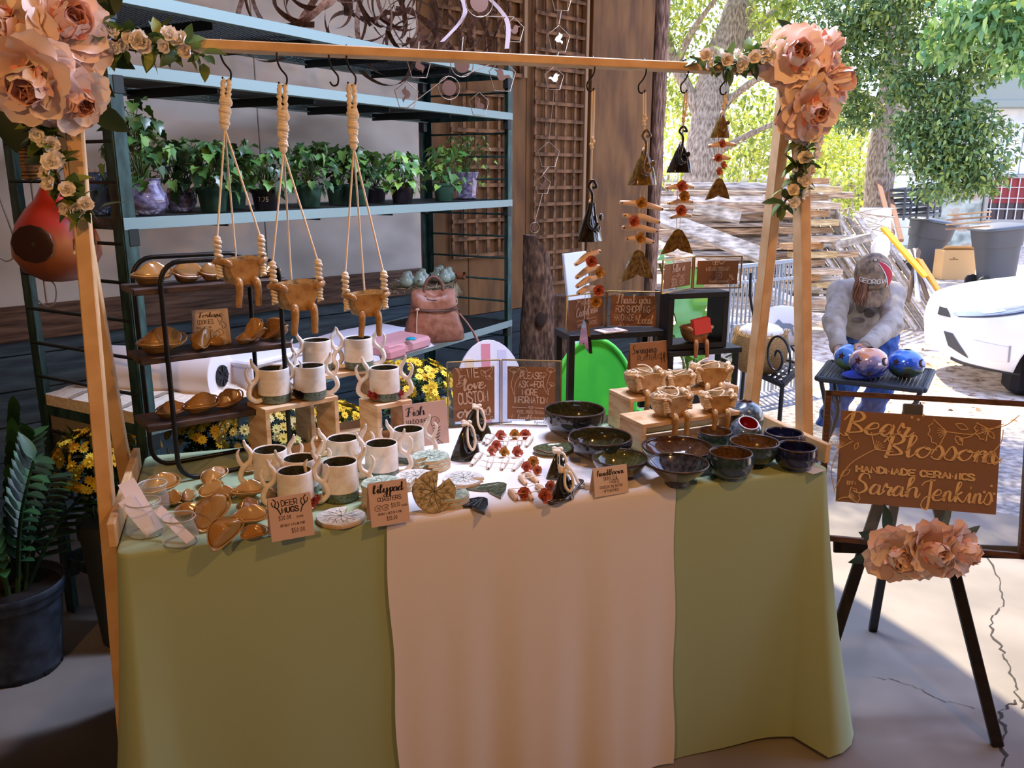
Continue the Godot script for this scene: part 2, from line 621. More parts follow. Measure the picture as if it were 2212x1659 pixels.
func make_yard() -> void:
	var s := Shape.new()
	var r := []
	for i in 60:
		var row := []
		var d := 1.0 + 0.09 * i + 0.012 * i * i
		for j in 41:
			var a := -14.0 + j * 0.9
			var q := V(-0.561, 0, 1.937) + V(0.308, 0, -0.951) * d + V(0.951, 0, 0.308) * a
			row.append(V(q.x, gy(q.x, q.z) + (sin(q.x * 5.1) * sin(q.z * 4.3) * 0.012 if d > 5.6 else 0.0), q.z))
		row.reverse()
		r.append(row)
	s.rows(r, false)
	struct("ground", s, grain("cdb9a4", ["8c7560", "bfa78f", "d9c7b2", "e6d9c8"], V(0.9, 0.9, 0.9), 0.95, 0.03, 0.0, 0.5))
	# grey asphalt apron beside the slab, then a pale kerb
	var ap := []
	for q in [Vector3(2.64, -0.2098, -3.09), Vector3(3.437, -0.2546, -3.446), Vector3(3.399, -0.2106, -2.857), Vector3(3.745, -0.1824, -2.359), Vector3(4.198, -0.1674, -2.006), Vector3(4.554, -0.1532, -1.698), V(4.4, 0, 0.9), V(3.2, 0, 0.5), Vector3(2.66, 0, -0.7338), Vector3(2.208, 0, -1.354), Vector3(2.291, 0, -1.914)]:
		ap.append(q)
	struct("path", slab(ap, -0.135, -0.108), grain("99948f", ["6f6b69", "97928e", "b8b3ae"], V(1.6, 1.6, 1.6), 0.9, 0.04, 0.0, 0.4))
	s = Shape.new()
	s.bar(Vector3(2.954, -0.2966, -4.176), Vector3(3.699, -0.2492, -3.287), 0.16, 0.10, 0.02)
	struct("kerb", s, grain("c4bfb8", ["a8a39c", "cfcac3"], V(1, 1, 1), 0.9))
	# leaf litter and wood chips on the dirt
	var lf := Shape.new()
	lf.leaf(0.05, 0.03, 0.2, 0.3, 3)
	var mm := MultiMesh.new()
	mm.transform_format = MultiMesh.TRANSFORM_3D
	mm.mesh = lf.mesh()
	mm.instance_count = 1500
	for i in 1500:
		var d := rnd(5.0, 13.0)
		var a := rnd(0.4, 7.0)
		var q := V(-0.561, 0, 1.937) + V(0.308, 0, -0.951) * d + V(0.951, 0, 0.308) * a
		mm.set_instance_transform(i, Transform3D(Basis.from_euler(V(rnd(-0.3, 0.3), rnd(0, TAU), rnd(-0.3, 0.3))).scaled(Vector3.ONE * rnd(0.4, 1.3)), V(q.x, gy(q.x, q.z) + 0.016, q.z)))
	var o := MultiMeshInstance3D.new()
	o.name = "leaf_litter"
	o.multimesh = mm
	o.material_override = flat("a5815c", 0.9)
	add_child(o)
	tag(o, "scattered fallen leaves and bark chips on the pale dirt of the yard", "leaf litter")
	o.set_meta("kind", "stuff")
	# the white workshop across the yard
	var b := thing("workshop_building", "white panelled building with a red barred window beyond the trees", "building", Vector3(16.91, 0, -14.89))
	b.position.y = -0.32
	b.basis = facing(V(-0.42, 0, 0.9))
	var white := grain("e6ebee", ["d5dcdf", "eef2f4"], V(0.4, 0.4, 0.4), 0.8)
	s = Shape.new()
	s.box(V(7.4, 3.6, 0.3), V(1.3, 1.8, -0.3))
	obj("wall", s, flat("b8bec2", 0.8), b)
	for i in 6:
		for j in 2:
			s = Shape.new()
			s.box(V(1.1, 1.72, 0.05), V(-1.82 + i * 1.12, 0.93 + j * 1.76, -0.13), 0.012)
			obj("panel", s, white, b)
	s = Shape.new()
	s.box(V(7.8, 0.16, 0.6), V(1.3, 3.45, 0.05), 0.01)
	s.box(V(7.8, 0.55, 0.12), V(1.3, 3.75, 0.25), 0.01)
	obj("roof_edge", s, flat("8f9a90", 0.7), b)
	s = Shape.new()
	s.box(V(1.5, 1.6, 0.08), V(-0.55, 0.8, -0.05), 0.01)
	obj("patched_panel", s, grain("b9c2b2", ["8a8f84", "c3ccbd", "b08a70"], V(0.3, 0.3, 0.3), 0.85), b)
	var f := Shape.new()
	for q in [[V(1.5, 0.09, 0.12), V(0.98, 1.78, 0)], [V(1.5, 0.09, 0.12), V(0.98, 0.70, 0)], [V(0.09, 1.16, 0.12), V(0.27, 1.24, 0)], [V(0.09, 1.16, 0.12), V(1.69, 1.24, 0)]]:
		f.box(q[0], q[1], 0.01)
	var wf := obj("window", f, flat("a8a49a", 0.7), b)
	s = Shape.new()
	s.box(V(1.36, 0.62, 0.03), V(0.98, 1.44, -0.03))
	obj("red_pane", s, flat("8f2a2c", 0.5), wf)
	s = Shape.new()
	s.box(V(1.36, 0.40, 0.03), V(0.98, 0.94, -0.03))
	obj("pane", s, flat("3a3038", 0.2), wf)
	for i in 7:
		s = Shape.new()
		s.tube([V(0.38 + i * 0.2, 0.72, 0.04), V(0.38 + i * 0.2, 1.76, 0.04)], 0.013, 6)
		obj("bar", s, flat("dfe0df", 0.6), wf)
	for i in 3:
		s = Shape.new()
		s.tube([V(0.3, 1.0 + i * 0.26, 0.05), V(1.66, 1.0 + i * 0.26, 0.05)], 0.012, 6)
		obj("bar", s, flat("dfe0df", 0.6), wf)


func bark(hex: String) -> StandardMaterial3D:
	return grain(hex, ["5c4f42", "9a8c7a", "c4b7a4"], V(3.5, 0.9, 3.5), 0.95, 0.03, 0.0, 0.5)


func trunk(s: Shape, pts: Array, r0: float, r1: float) -> void:
	var q := curve(pts, 5)
	var rad := []
	for i in q.size():
		var k := float(i) / (q.size() - 1)
		rad.append(lerpf(r0, r1, k) * (1.0 + 0.06 * sin(i * 1.7)) + (r0 * 0.4 * maxf(0, 1 - k * 9)))
	s.tube(q, rad, 12)


# leaves in clumps, joined as stuff; size in metres of one leaf
func foliage(t: Node3D, clumps: Array, per: int, l: float, hexes: Array, back := 0.6, called := "foliage") -> void:
	var lf := Shape.new()
	lf.leaf(l, l * 0.45, 0.25, 0.25, 3)
	var mm := MultiMesh.new()
	mm.transform_format = MultiMesh.TRANSFORM_3D
	mm.use_colors = true
	mm.mesh = lf.mesh()
	mm.instance_count = clumps.size() * per
	var k := 0
	for q in clumps:   # [centre, radius, tone]
		for i in per:
			var d := V(rnd(-1, 1), rnd(-1, 1), rnd(-1, 1))
			d = d.normalized() * pow(rnd(0, 1), 0.45) * q[1]
			d.y *= 0.75
			mm.set_instance_transform(k, Transform3D(Basis.from_euler(V(rnd(-0.6, 1.3), rnd(0, TAU), rnd(-0.8, 0.8))).scaled(Vector3.ONE * rnd(0.7, 1.3)), q[0] + d))
			mm.set_instance_color(k, Color.html(hexes[rng.randi() % hexes.size()]).srgb_to_linear())
			k += 1
	var o := MultiMeshInstance3D.new()
	o.name = numbered(called, t)
	o.multimesh = mm
	o.material_override = flat("ffffff", 0.5, 0.0, {"vertex_color_use_as_albedo": true, "backlight_enabled": true, "backlight": Color(back, back, back * 0.45)})
	o.set_meta("kind", "stuff")
	t.add_child(o)


func make_trees() -> void:
	var s := Shape.new()
	# big grey trunk with spreading limbs behind the hanging chimes
	var t := thing("oak_tree", "grey-barked oak with a leaning forked trunk behind the hanging chimes", "tree", Vector3(7.255, 1.217, -11.71))
	t.position.y = -0.32
	var o := t.position
	trunk(s, [V(0, -0.1, 0), Vector3(7.515, 2.096, -11.86) - o, Vector3(7.754, 3.214, -12.07) - o, Vector3(8.06, 4.137, -12) - o, Vector3(8.416, 5.346, -11.98) - o, Vector3(8.545, 6.673, -12.07) - o], 0.34, 0.2)
	obj("trunk", s, bark("a89a86"), t)
	for w in [[[Vector3(7.703, 3.054, -12.05), Vector3(8.226, 3.774, -12.06), Vector3(8.893, 4.335, -11.99), Vector3(9.566, 4.976, -11.94)], 0.14], [[Vector3(7.83, 2.656, -11.9), Vector3(8.033, 3.003, -11.38), Vector3(8.192, 3.176, -10.84), Vector3(8.517, 3.624, -10.85)], 0.07], [[Vector3(7.654, 1.857, -11.75), Vector3(8.147, 2.169, -11.45), Vector3(8.58, 2.394, -11.16)], 0.08], [[Vector3(7.5, 2.415, -11.94), Vector3(7.067, 3.451, -12.35), Vector3(6.93, 4.249, -12.61), Vector3(7.073, 5.128, -12.79)], 0.13], [[Vector3(7.101, 3.372, -12.32), Vector3(7.247, 3.944, -11.99), Vector3(7.522, 4.482, -11.61)], 0.08]]:
		s = Shape.new()
		var q := []
		for k in w[0]:
			q.append(k - o)
		trunk(s, q, w[1], w[1] * 0.35)
		obj("branch", s, bark("a89a86"), t)
	var cl := []
	for k in [Vector3(6.985, 3.93, -12.51), Vector3(7.746, 4.343, -12.91), Vector3(7.574, 2.987, -13.15), Vector3(9.164, 4.184, -12.95), Vector3(8.336, 4.145, -11.04), Vector3(8.718, 2.65, -12.69), Vector3(8.697, 1.872, -11.96), Vector3(6.542, 4.586, -11.74), Vector3(7.43, 4.738, -11.49), Vector3(8.599, 4.741, -11.11), Vector3(6.347, 4.918, -10.8)]:
		cl.append([k - o, rnd(0.5, 0.95)])
	foliage(t, cl, 620, 0.11, ["a8b84e", "c3cc62", "8a9f45", "7d9448"])
	# straight trunk by the white building, hung with dense dark leaves
	t = thing("tall_tree", "leafy tree with one straight trunk in front of the white building", "tree", Vector3(10.68, 0.7398, -11.02))
	t.position.y = -0.32
	o = t.position
	s = Shape.new()
	trunk(s, [V(0, -0.1, 0), Vector3(10.84, 1.879, -11.26) - o, Vector3(11.01, 2.942, -11.38) - o, Vector3(11.05, 3.894, -11.4) - o, Vector3(11.14, 5.14, -11.48) - o, Vector3(11.35, 6.897, -11.87) - o], 0.27, 0.17)
	obj("trunk", s, bark("a99c88"), t)
	for w in [[[Vector3(11.02, 3.584, -11.43), Vector3(10.23, 4.013, -10.94), Vector3(9.156, 4.196, -10.25)], 0.09], [[Vector3(10.95, 2.696, -11.33), Vector3(10.05, 2.844, -11.01), Vector3(9.178, 2.825, -10.64)], 0.06], [[Vector3(11.06, 3.666, -11.44), Vector3(10.8, 3.854, -10.17), Vector3(10.32, 3.934, -8.719)], 0.09], [[Vector3(11.06, 3.106, -11.41), Vector3(10.68, 3.183, -10.03), Vector3(10.47, 2.525, -9.06)], 0.07], [[Vector3(9.914, 3.349, -7.074), Vector3(9.578, 3.215, -7.364), Vector3(9.204, 3.141, -7.683)], 0.05]]:
		s = Shape.new()
		var q := []
		for k in w[0]:
			q.append(k - o)
		trunk(s, q, w[1], w[1] * 0.35)
		obj("branch", s, bark("8f8270"), t)
	cl = []
	for k in [Vector3(9.195, 3.765, -10.12), Vector3(9.096, 3.448, -10.4), Vector3(9.514, 3.277, -10), Vector3(9.667, 3.717, -9.633), Vector3(9.728, 3.241, -9.056), Vector3(9.446, 2.783, -9.244), Vector3(9.654, 2.611, -8.698), Vector3(9.994, 3.002, -8.582), Vector3(9.791, 2.263, -8.347), Vector3(9.549, 2.074, -8.592), Vector3(9.473, 2.23, -9.091), Vector3(9.961, 1.934, -8.206), Vector3(9.64, 1.737, -8.366), Vector3(9.422, 1.81, -8.781), Vector3(9.946, 1.472, -8.198), Vector3(9.565, 1.403, -8.412), Vector3(9.266, 2.881, -10.41), Vector3(9.521, 2.448, -10.43), Vector3(9.975, 3.325, -8.131), Vector3(9.743, 3.616, -7.74), Vector3(9.729, 3.679, -8.52), Vector3(9.13, 4.027, -9.671), Vector3(9.439, 4.152, -9.17), Vector3(9.911, 4.155, -8.368), Vector3(8.793, 4.052, -10.33)]:
		cl.append([k - o, rnd(0.38, 0.62)])
	foliage(t, cl, 900, 0.095, ["5f7f4e", "6f8f5a", "4f7048", "86a05a", "9fb45e"], 0.4)
	# unseen leaf clumps above the view, placed to break up sun on the slab
	cl = []
	for i in 44:   # leaves without limbs, out of view, set to shade the slab
		cl.append([V(rnd(3.05, 6.2), rnd(5.6, 6.8), rnd(-7.4, -3.4)) - o, rnd(0.35, 0.6)])
	foliage(t, cl, 330, 0.10, ["6f8f5a", "86a05a"], 0.3)
	# spray of drooping leaves near the right edge
	t = thing("bright_tree", "bright green tree with drooping pointed leaves at the yard's right edge", "tree", gp(9.6, -5.2))
	o = t.position
	s = Shape.new()
	trunk(s, [V(0, -0.1, 0), V(0.1, 1.4, 0), V(-0.1, 2.8, 0), V(-0.6, 4.0, 0.2)], 0.16, 0.08)
	obj("trunk", s, bark("8f8270"), t)
	cl = []
	for k in [Vector3(7.265, 3.102, -5.701), Vector3(7.486, 2.911, -5.58), Vector3(7.158, 3.235, -5.987), Vector3(7.384, 3.301, -5.498), Vector3(7.235, 2.938, -6.21), Vector3(7.589, 2.72, -5.496)]:
		cl.append([k - o, rnd(0.25, 0.42)])
	foliage(t, cl, 260, 0.13, ["6f9a62", "8fb878", "5f8f5f", "a8c870"], 0.5)
	# sunlit greenery behind everything
	for w in [["sunlit yellow-green thicket behind the lumber and the oak's trunk", Vector3(10.32, 1.665, -16.25), [Vector3(9.385, 1.768, -16.58), Vector3(10.47, 2.343, -17.46), Vector3(10.54, 1.878, -16.23), Vector3(11.18, 1.986, -16.06), Vector3(12.18, 2.857, -18.13), Vector3(10.35, 2.968, -18.75), Vector3(12.18, 3.243, -17.14), Vector3(11.37, 3.65, -19.68), Vector3(11.93, 2.308, -15.9)]], ["sunlit yellow-green thicket left of the straight tree trunk", Vector3(12.32, 1.258, -14.41), [Vector3(11.87, 1.864, -14.72), Vector3(12.3, 2.269, -14.69), Vector3(13.37, 1.993, -15.35), Vector3(11.37, 1.365, -13.67), Vector3(12.73, 1.361, -14.31), Vector3(13.93, 3.136, -16.55), Vector3(12.37, 2.629, -15.84), Vector3(14.43, 2.579, -16.24), Vector3(11.91, 1.079, -13.42)]], ["pale thicket high over the building roof at the upper right", Vector3(22.46, 4.377, -19.53), [Vector3(22.07, 4.653, -19.72), Vector3(22.78, 5.07, -19.6), Vector3(22.59, 4.378, -19.48), Vector3(22.59, 5.78, -20.93), Vector3(23, 5.901, -19.75)]]]:
		t = thing("thicket", w[0], "bushes", V(w[1].x, -0.32, w[1].z))
		s = Shape.new()
		cl = []
		for k in w[2]:
			cl.append([k - t.position, rnd(0.8, 1.2)])
			s.tube(curve([V(rnd(-0.4, 0.4), 0, rnd(-0.4, 0.4)), V(k.x - t.position.x, (k.y + 0.32) * 0.5, k.z - t.position.z), k - t.position], 3), 0.03, 5)
		obj("stem", s, bark("9a8c70"), t)
		foliage(t, cl, 420, 0.14, ["c9cf6a", "dfe08a", "b5c25a", "a0b552"], 0.8)
	# glossy big-leaved plant seen through the black stands
	t = thing("elephant_ear", "big-leaved elephant ear plant seen through the black display stands", "plant", gp(2.55, -3.35))
	o = t.position
	for w in [[Vector3(2.2, 0.6333, -3.014), 0.34, 0.4], [Vector3(2.34, 0.6337, -3.078), 0.26, -0.6], [Vector3(2.219, 0.7573, -3.257), 0.30, 1.2], [Vector3(2.181, 0.4728, -2.87), 0.30, 0.1], [Vector3(2.373, 0.4103, -2.9), 0.24, -0.8], [Vector3(2.091, 0.4286, -2.888), 0.26, 0.7], [Vector3(2.359, 0.4972, -3.035), 0.28, -0.2], [Vector3(2.245, 0.8704, -3.386), 0.22, 0.9], [Vector3(2.436, 0.7454, -3.292), 0.24, -0.4]]:
		s = Shape.new()
		s.tube(curve([V(rnd(-0.05, 0.05), 0, 0), (w[0] - o) * 0.5 + V(0, 0.12, 0), w[0] - o], 4), 0.008, 5)
		var st := obj("stem", s, flat("6f8a3c", 0.5), t)
		s = Shape.new()
		var rr := []
		for i in 9:
			var k := i / 8.0
			var ww: float = w[1] * 0.42 * pow(sin(PI * pow(k * 0.98 + 0.02, 0.7)), 0.7)
			rr.append([V(ww, 0.03 * sin(i * 1.9) - ww * 0.15, k * w[1]), V(0, -k * k * 0.05, k * w[1]), V(-ww, 0.03 * sin(i * 2.3) - ww * 0.15, k * w[1])])
		s.rows(rr, false)
		obj("leaf", s, flat("6fae4a", 0.4, 0.0, {"backlight_enabled": true, "backlight": Color(0.35, 0.5, 0.1)}), t, Transform3D(Basis(V(0, 1, 0), w[2]) * Basis(V(1, 0, 0), 0.95), w[0] - o + V(0, 0.1, 0)))
	s = Shape.new()
	s.lathe([Vector2(0.0, 0.0), Vector2(0.13, 0.0), Vector2(0.17, 0.28), Vector2(0.18, 0.30), Vector2(0.16, 0.29), Vector2(0.0, 0.27)], 18)
	obj("pot", s, flat("26262a", 0.6), t)


func make_yard_things() -> void:
	var s := Shape.new()
	# the lumber heap: every plank is its own
	var cols := ["a89c8e", "8f8478", "c8bba6", "b39a7e", "7d746b", "d8cdb8"]
	var k := 0
	for row in 19:
		for j in 4:
			var v0 := 396.0 + row * 13.5
			var u0: float = [1425.0, 1480.0, 1540.0, 1400.0][j] + rnd(-30, 30)
			var l := rnd(1.1, 2.1) if j != 2 else rnd(0.8, 1.4)
			var dep := 10.4 + j * 0.28 + row * -0.06
			var at := V(-0.561, 1.475, 1.937) + V(0.308, 0, -0.951) * dep + V(0.951, 0, 0.308) * ((u0 - 1106.0) / 1823.4 * dep * 1.02) + V(0, -(v0 - 377.0) / 1823.4 * dep * 1.03 - 0.02, 0)
			s = Shape.new()
			var w: float = [0.09, 0.14, 0.19, 0.10][(row + j * 2) % 4]
			s.box(V(l, 0.04 + 0.03 * ((row + j) % 2), w), V(l / 2, 0, 0), 0.004)
			var o := obj("plank", s, grain(cols[(row * 3 + j * 5) % 6], ["8a8078", "d0c8bc", "f4eee4"], V(0.7, 9, 9), 0.9, 0.02), self)
			o.position = at
			o.basis = Basis(V(0.951, rnd(-0.05, 0.04), 0.308).normalized(), V(0, 1, 0), V(-0.308, 0, 0.951)).orthonormalized() * Basis.from_euler(V(rnd(-0.15, 0.15), rnd(-0.16, 0.10), 0))
			tag(o, "%s plank, %s layer of the lumber heap, %s" % [["greyish tan", "dark grey", "pale cream", "tan brown", "charcoal grey", "light sand"][(row * 3 + j * 5) % 6], NTH[row], ["second from the left", "third from the left", "farthest right", "leftmost"][j]], "plank", "planks in the lumber heap")
			k += 1
	for w in [[Vector3(3.664, 1.07, -6.337), Vector3(4.582, 0.6699, -5.61), 0.24, "wide grey weathered board slanting down across the front of the lumber heap"], [Vector3(3.62, 0.7919, -6.278), Vector3(4.825, 0.2087, -5.303), 0.12, "long pale board slanting low across the lumber heap"], [Vector3(4.427, 1.116, -6.751), Vector3(4.863, 1.01, -6.474), 0.2, "rough broken grey board lying near the top of the lumber heap"], [Vector3(3.79, 1.207, -6.765), Vector3(5.817, 1.179, -6.21), 0.09, "long clean yellow board lying level on the lumber heap"]]:
		s = Shape.new()
		s.bar(w[0], w[1], w[2], 0.045, 0.004, V(0.1, 1, 0.9))
		tag(obj("plank", s, grain("b5aa9c" if w[2] < 0.2 else "9a948c", ["6b645c", "b8b0a6", "e8e2d8"], V(1, 7, 2), 0.95, 0.02, 0.0, 0.4), self), w[3], "plank")
	# stacked pallet wood behind the right legs of the stall frame
	for i in 14:
		s = Shape.new()
		var a := V(-0.561, 1.475, 1.937) + V(0.308, 0, -0.951) * 9.4 + V(0.951, 0, 0.308) * ((1690.0 + (i % 2) * 22 - 1106.0) / 1823.4 * 9.4) + V(0, -(i * 17.0 + 12.0) / 1823.4 * 9.4, 0)
		s.box(V(rnd(0.45, 0.62), 0.065, 0.16), V(0.2, 0, 0), 0.004)
		var o := obj("pallet_board", s, grain(["b08a62", "c9a77c", "8f7456", "d6bd98"][i % 4], ["9c8468", "d8c8b0"], V(1, 9, 9), 0.9), self)
		o.position = a
		o.rotation.y = rnd(-0.5, 0.1)
		tag(o, "short %s pallet board, %s from the bottom behind the frame's right legs" % [["tan", "light tan", "brown", "cream"][i % 4], NTH[13 - i]], "board", "pallet boards behind the stall frame")
	# boards leaning side by side
	for i in 20:
		var u := 1830.0 + i * 10.4
		var ft := V(-0.561, 0, 1.937) + V(0.308, 0, -0.951) * (9.9 + 0.05 * (i % 2)) + V(0.951, 0, 0.308) * ((u - 1106.0) / 1823.4 * 10.0 * 1.03)
		ft.y = gy(ft.x, ft.z) + 0.02
		var l := 2.0 if i < 14 else 1.55
		s = Shape.new()
		s.bar(ft, ft + V(-0.66, 1.02, -0.42).normalized() * (l + rnd(-0.2, 0.15)), 0.046 + 0.008 * (i % 3), 0.022, 0.002, V(0.3, 0.3, 1))
		tag(obj("leaning_board", s, grain(["e4e0d8", "bfb6aa", "8d8478", "d2c4ae"][(i * 3) % 4], ["a8a098", "f0ece4"], V(2, 4, 2), 0.85), self), "%s board leaning behind the bending person, %s from the left of its row" % [["white", "light grey", "dark grey", "cream"][(i * 3) % 4], NTH[i]], "board", "boards leaning behind the person")
	var t := thing("ladder", "grey wooden ladder leaning against the heap beside the stall frame's right leg", "ladder", Vector3(6.916, -0.32, -6.907))
	var p0 := t.position
	var wm := grain("a39a8c", ["7a7268", "c0b8aa"], V(2, 2, 2), 0.9)
	for w in [[Vector3(6.092, -0.32, -6.265), Vector3(5.689, 1.12, -6.344)], [Vector3(6.837, -0.32, -6.785), Vector3(6.075, 1.113, -6.434)]]:
		s = Shape.new()
		s.bar(w[0] - p0, w[1] - p0, 0.09, 0.04, 0.003)
		obj("rail", s, wm, t)
	for i in 4:
		s = Shape.new()
		s.bar(Vector3(6.092, -0.32, -6.265).lerp(Vector3(5.689, 1.12, -6.344), 0.15 + i * 0.24) - p0, Vector3(6.837, -0.32, -6.785).lerp(Vector3(6.075, 1.113, -6.434), 0.15 + i * 0.24) - p0, 0.05, 0.03, 0.003)
		obj("rung", s, wm, t)
	s = Shape.new()
	s.bar(Vector3(5.63, 0.7336, -5.829), Vector3(6.011, 0.8229, -5.729), 0.11, 0.08, 0.006)
	tag(obj("timber_offcut", s, wm), "thick grey timber offcut jutting out above the leaning boards", "timber")
	for w in [[Vector3(6.527, 0.8912, -6.121), Vector3(6.643, 0.3919, -5.52), "f0b81c", "long yellow level lying over the leaning boards"], [Vector3(6.738, 0.5606, -5.75), Vector3(6.697, 0.2375, -5.354), "d8941e", "orange-yellow plank end leaning below the yellow level"]]:
		s = Shape.new()
		s.bar(w[0], w[1], 0.10, 0.03, 0.004, V(0.2, 0.3, 1))
		tag(obj("level", s, flat(w[2], 0.5)), w[3], "level")
	for i in 5:
		s = Shape.new()
		s.bar(Vector3(6.973, 0.6184, -6.23) + V(i * 0.05, 0, 0), Vector3(7.104, 0.0665, -5.61) + V(i * -0.10, 0.02, i * -0.05), 0.07, 0.025, 0.002, V(0.2, 0.3, 1))
		tag(obj("window_frame_strip", s, flat(["6b5540", "e6e2da"][i % 2], 0.8)), "%s frame strip leaning at the right end of the old boards, %s of five" % [["brown", "white"][i % 2], NTH[i]], "board", "frame strips at the right end of the boards")
	s = Shape.new()
	s.box(V(0.42, 0.62, 0.02), Vector3.ZERO, 0.003, facing(V(-0.3, 0.15, 1)))
	var o2 := obj("foam_board", s, flat("eef2f4", 0.5))
	o2.position = Vector3(7.515, 0.7529, -7.389)
	tag(o2, "square white panel propped behind the heap near the straight tree", "panel")
	s = Shape.new()
	s.blob(Vector3.ZERO, V(0.11, 0.16, 0.09), 14, 8)
	o2 = obj("white_jug", s, flat("f2f2ee", 0.5))
	o2.position = Vector3(6.262, 0.684, -5.828)
	tag(o2, "white plastic jug resting on the leaning boards behind the person's cap", "jug")
	# twigs on top of the leaning heap
	s = Shape.new()
	for i in 70:
		var a: Vector3 = Vector3(6.563, 0.9361, -6.662) + V(rnd(-0.5, 0.5), rnd(-0.16, 0.16), rnd(-0.3, 0.3))
		s.tube([a, a + V(rnd(-0.3, 0.3), rnd(-0.08, 0.08), rnd(-0.2, 0.2))], 0.006, 4)
	o2 = obj("twig_pile", s, flat("b5a898", 0.9))
	tag(o2, "pale dry twigs heaped on top of the leaning boards", "twigs")
	o2.set_meta("kind", "stuff")
	# black crates by the building
	for w in [[Vector3(10.78, 1.02, -10.52), "black slatted plastic crate stack leaning by the tree in front of the building"], [Vector3(11.18, 1.046, -10.39), "black slatted plastic crate stack right of the other by the building"]]:
		t = thing("crate_stack", w[1], "crates", w[0])
		t.rotation = V(0, 0.3, 0.06)
		for i in 6:
			s = Shape.new()
			s.box(V(0.42, 0.05, 0.3), V(0, -0.24 + i * 0.09, 0), 0.006)
			obj("crate", s, flat("30363c" if i % 2 else "5b656b", 0.5), t)
		s = Shape.new()
		for q in [V(-0.2, 0, 0.14), V(0.2, 0, 0.14), V(0, 0, 0.14)]:
			s.box(V(0.04, 0.56, 0.03), q + V(0, -0.02, 0), 0.004)
		obj("rib", s, flat("474f55", 0.5), t)
	for w in [[Vector3(10.98, 1.3, -11.18), Vector3(9.564, 0.4621, -9.141), "right"], [Vector3(10.6, 1.368, -10.99), Vector3(9.438, 0.5695, -9.21), "left"]]:
		s = Shape.new()
		s.bar(w[0], w[1], 0.07, 0.05, 0.004)
		tag(obj("brown_pole", s, flat("8a6450", 0.8)), "long thin brown pole leaning by the straight tree trunk, the %s one of two" % w[2], "pole", "poles by the crates")
	# wheeled bins and the carton between them
	bin(Vector3(11.59, -0.32, -10.82), 0.16, 0.02, "dark grey wheeled bin tilted back behind the yellow level")
	bin(Vector3(11.5, -0.32, -9.014), -0.1, 0.0, "dark grey wheeled bin standing by the right edge behind the white car")
	t = thing("cardboard_carton", "large tan cardboard carton on the dirt between the two grey bins", "carton", Vector3(11.63, -0.32, -10.05))
	t.basis = facing(V(-0.25, 0, 0.97))
	s = Shape.new()
	s.box(V(0.62, 0.52, 0.3), V(0, 0.26, 0), 0.006)
	obj("body", s, flat("d9b37e", 0.85), t)
	s = Shape.new()
	s.box(V(0.6, 0.008, 0.2), V(0.0, 0.55, 0.08), 0.0, Basis(V(1, 0, 0), -0.5))
	obj("flap", s, flat("e2c08e", 0.85), t)
	s = Shape.new()
	s.box(V(0.16, 0.02, 0.001), V(-0.12, 0.36, 0.151))
	s.box(V(0.04, 0.02, 0.001), V(-0.12, 0.385, 0.151))
	obj("printed_mark", s, flat("9a7a50", 0.9), t)
	for i in 4:
		s = Shape.new()
		s.bar(Vector3(9.901, 0.6748, -8.546) + V(0, i * 0.07, 0), Vector3(10.03, 0.7477, -8.09) + V(0, i * 0.07, 0.1), 0.2, 0.02, 0.002)
		tag(obj("flat_carton", s, flat(["a07c5c", "c9a47c"][i % 2], 0.9)), "flattened %s carton above the big cardboard carton, %s from the bottom" % [["brown", "tan"][i % 2], NTH[i]], "carton", "flattened cartons")
	# pale iron railing
	t = thing("iron_railing", "pale iron railing with thin upright bars behind the black stands", "railing", gp(3.9, -4.0))
	p0 = t.position
	var im := flat("8f9aa4", 0.5, 0.3)
	for w in [[Vector3(2.999, 0.7935, -3.664), Vector3(3.858, 0.8081, -3.931), 0.018], [Vector3(2.99, 0.6777, -3.636), Vector3(3.848, 0.6686, -3.898), 0.014], [Vector3(2.967, 0.3609, -3.561), Vector3(3.823, 0.3307, -3.818), 0.016]]:
		s = Shape.new()
		s.bar(w[0] - p0, w[1] - p0, w[2] * 1.6, w[2] * 1.6, 0.002)
		obj("rail", s, im, t)
	for i in 19:
		var kk := i / 18.0
		var a: Vector3 = Vector3(2.999, 0.7935, -3.664).lerp(Vector3(3.858, 0.8081, -3.931), kk)
		s = Shape.new()
		s.tube([a - p0, V(a.x - p0.x, 0.0, a.z - p0.z)], 0.009 if i % 6 else 0.016, 6)
		obj("bar", s, im, t)
	# iron bench with the burlap basket and the printed cushion
	t = thing("iron_bench", "black iron bench with a strip seat and scrolled arms just outside the slab", "bench", Vector3(2.956, -0.2101, -2.993))
	p0 = t.position
	var bm := flat("2b2d30", 0.5, 0.4)
	var c0 := Vector3(-0.6783, 0.5701, 0.427)
	var c1 := Vector3(-0.7295, 0.5701, 1.123)
	var c2 := Vector3(-0.3163, 0.5701, 0.7452)
	var c3 := Vector3(-0.3514, 0.5701, 0.1792)
	for w in [[c0, c1], [c1, c2], [c2, c3], [c3, c0]]:
		s = Shape.new()
		s.bar(w[0], w[1], 0.025, 0.025, 0.003)
		obj("rail", s, bm, t)
	for i in 12:
		var kk := (i + 0.5) / 12.0
		s = Shape.new()
		s.bar(c0.lerp(c1, kk), c3.lerp(c2, kk), 0.022, 0.004)
		obj("seat_strip", s, bm, t)
	for i in 6:
		var kk := (i + 0.5) / 6.0
		s = Shape.new()
		s.bar(c0.lerp(c3, kk), c1.lerp(c2, kk), 0.022, 0.004)
		obj("seat_strip", s, bm, t)
	for q in [c0, c1, c2, c3]:
		s = Shape.new()
		s.tube(curve([q, q + V(0, -0.2, 0), V(q.x * 1.04, 0.01, q.z * 1.04)], 4), 0.012, 6)
		obj("leg", s, bm, t)
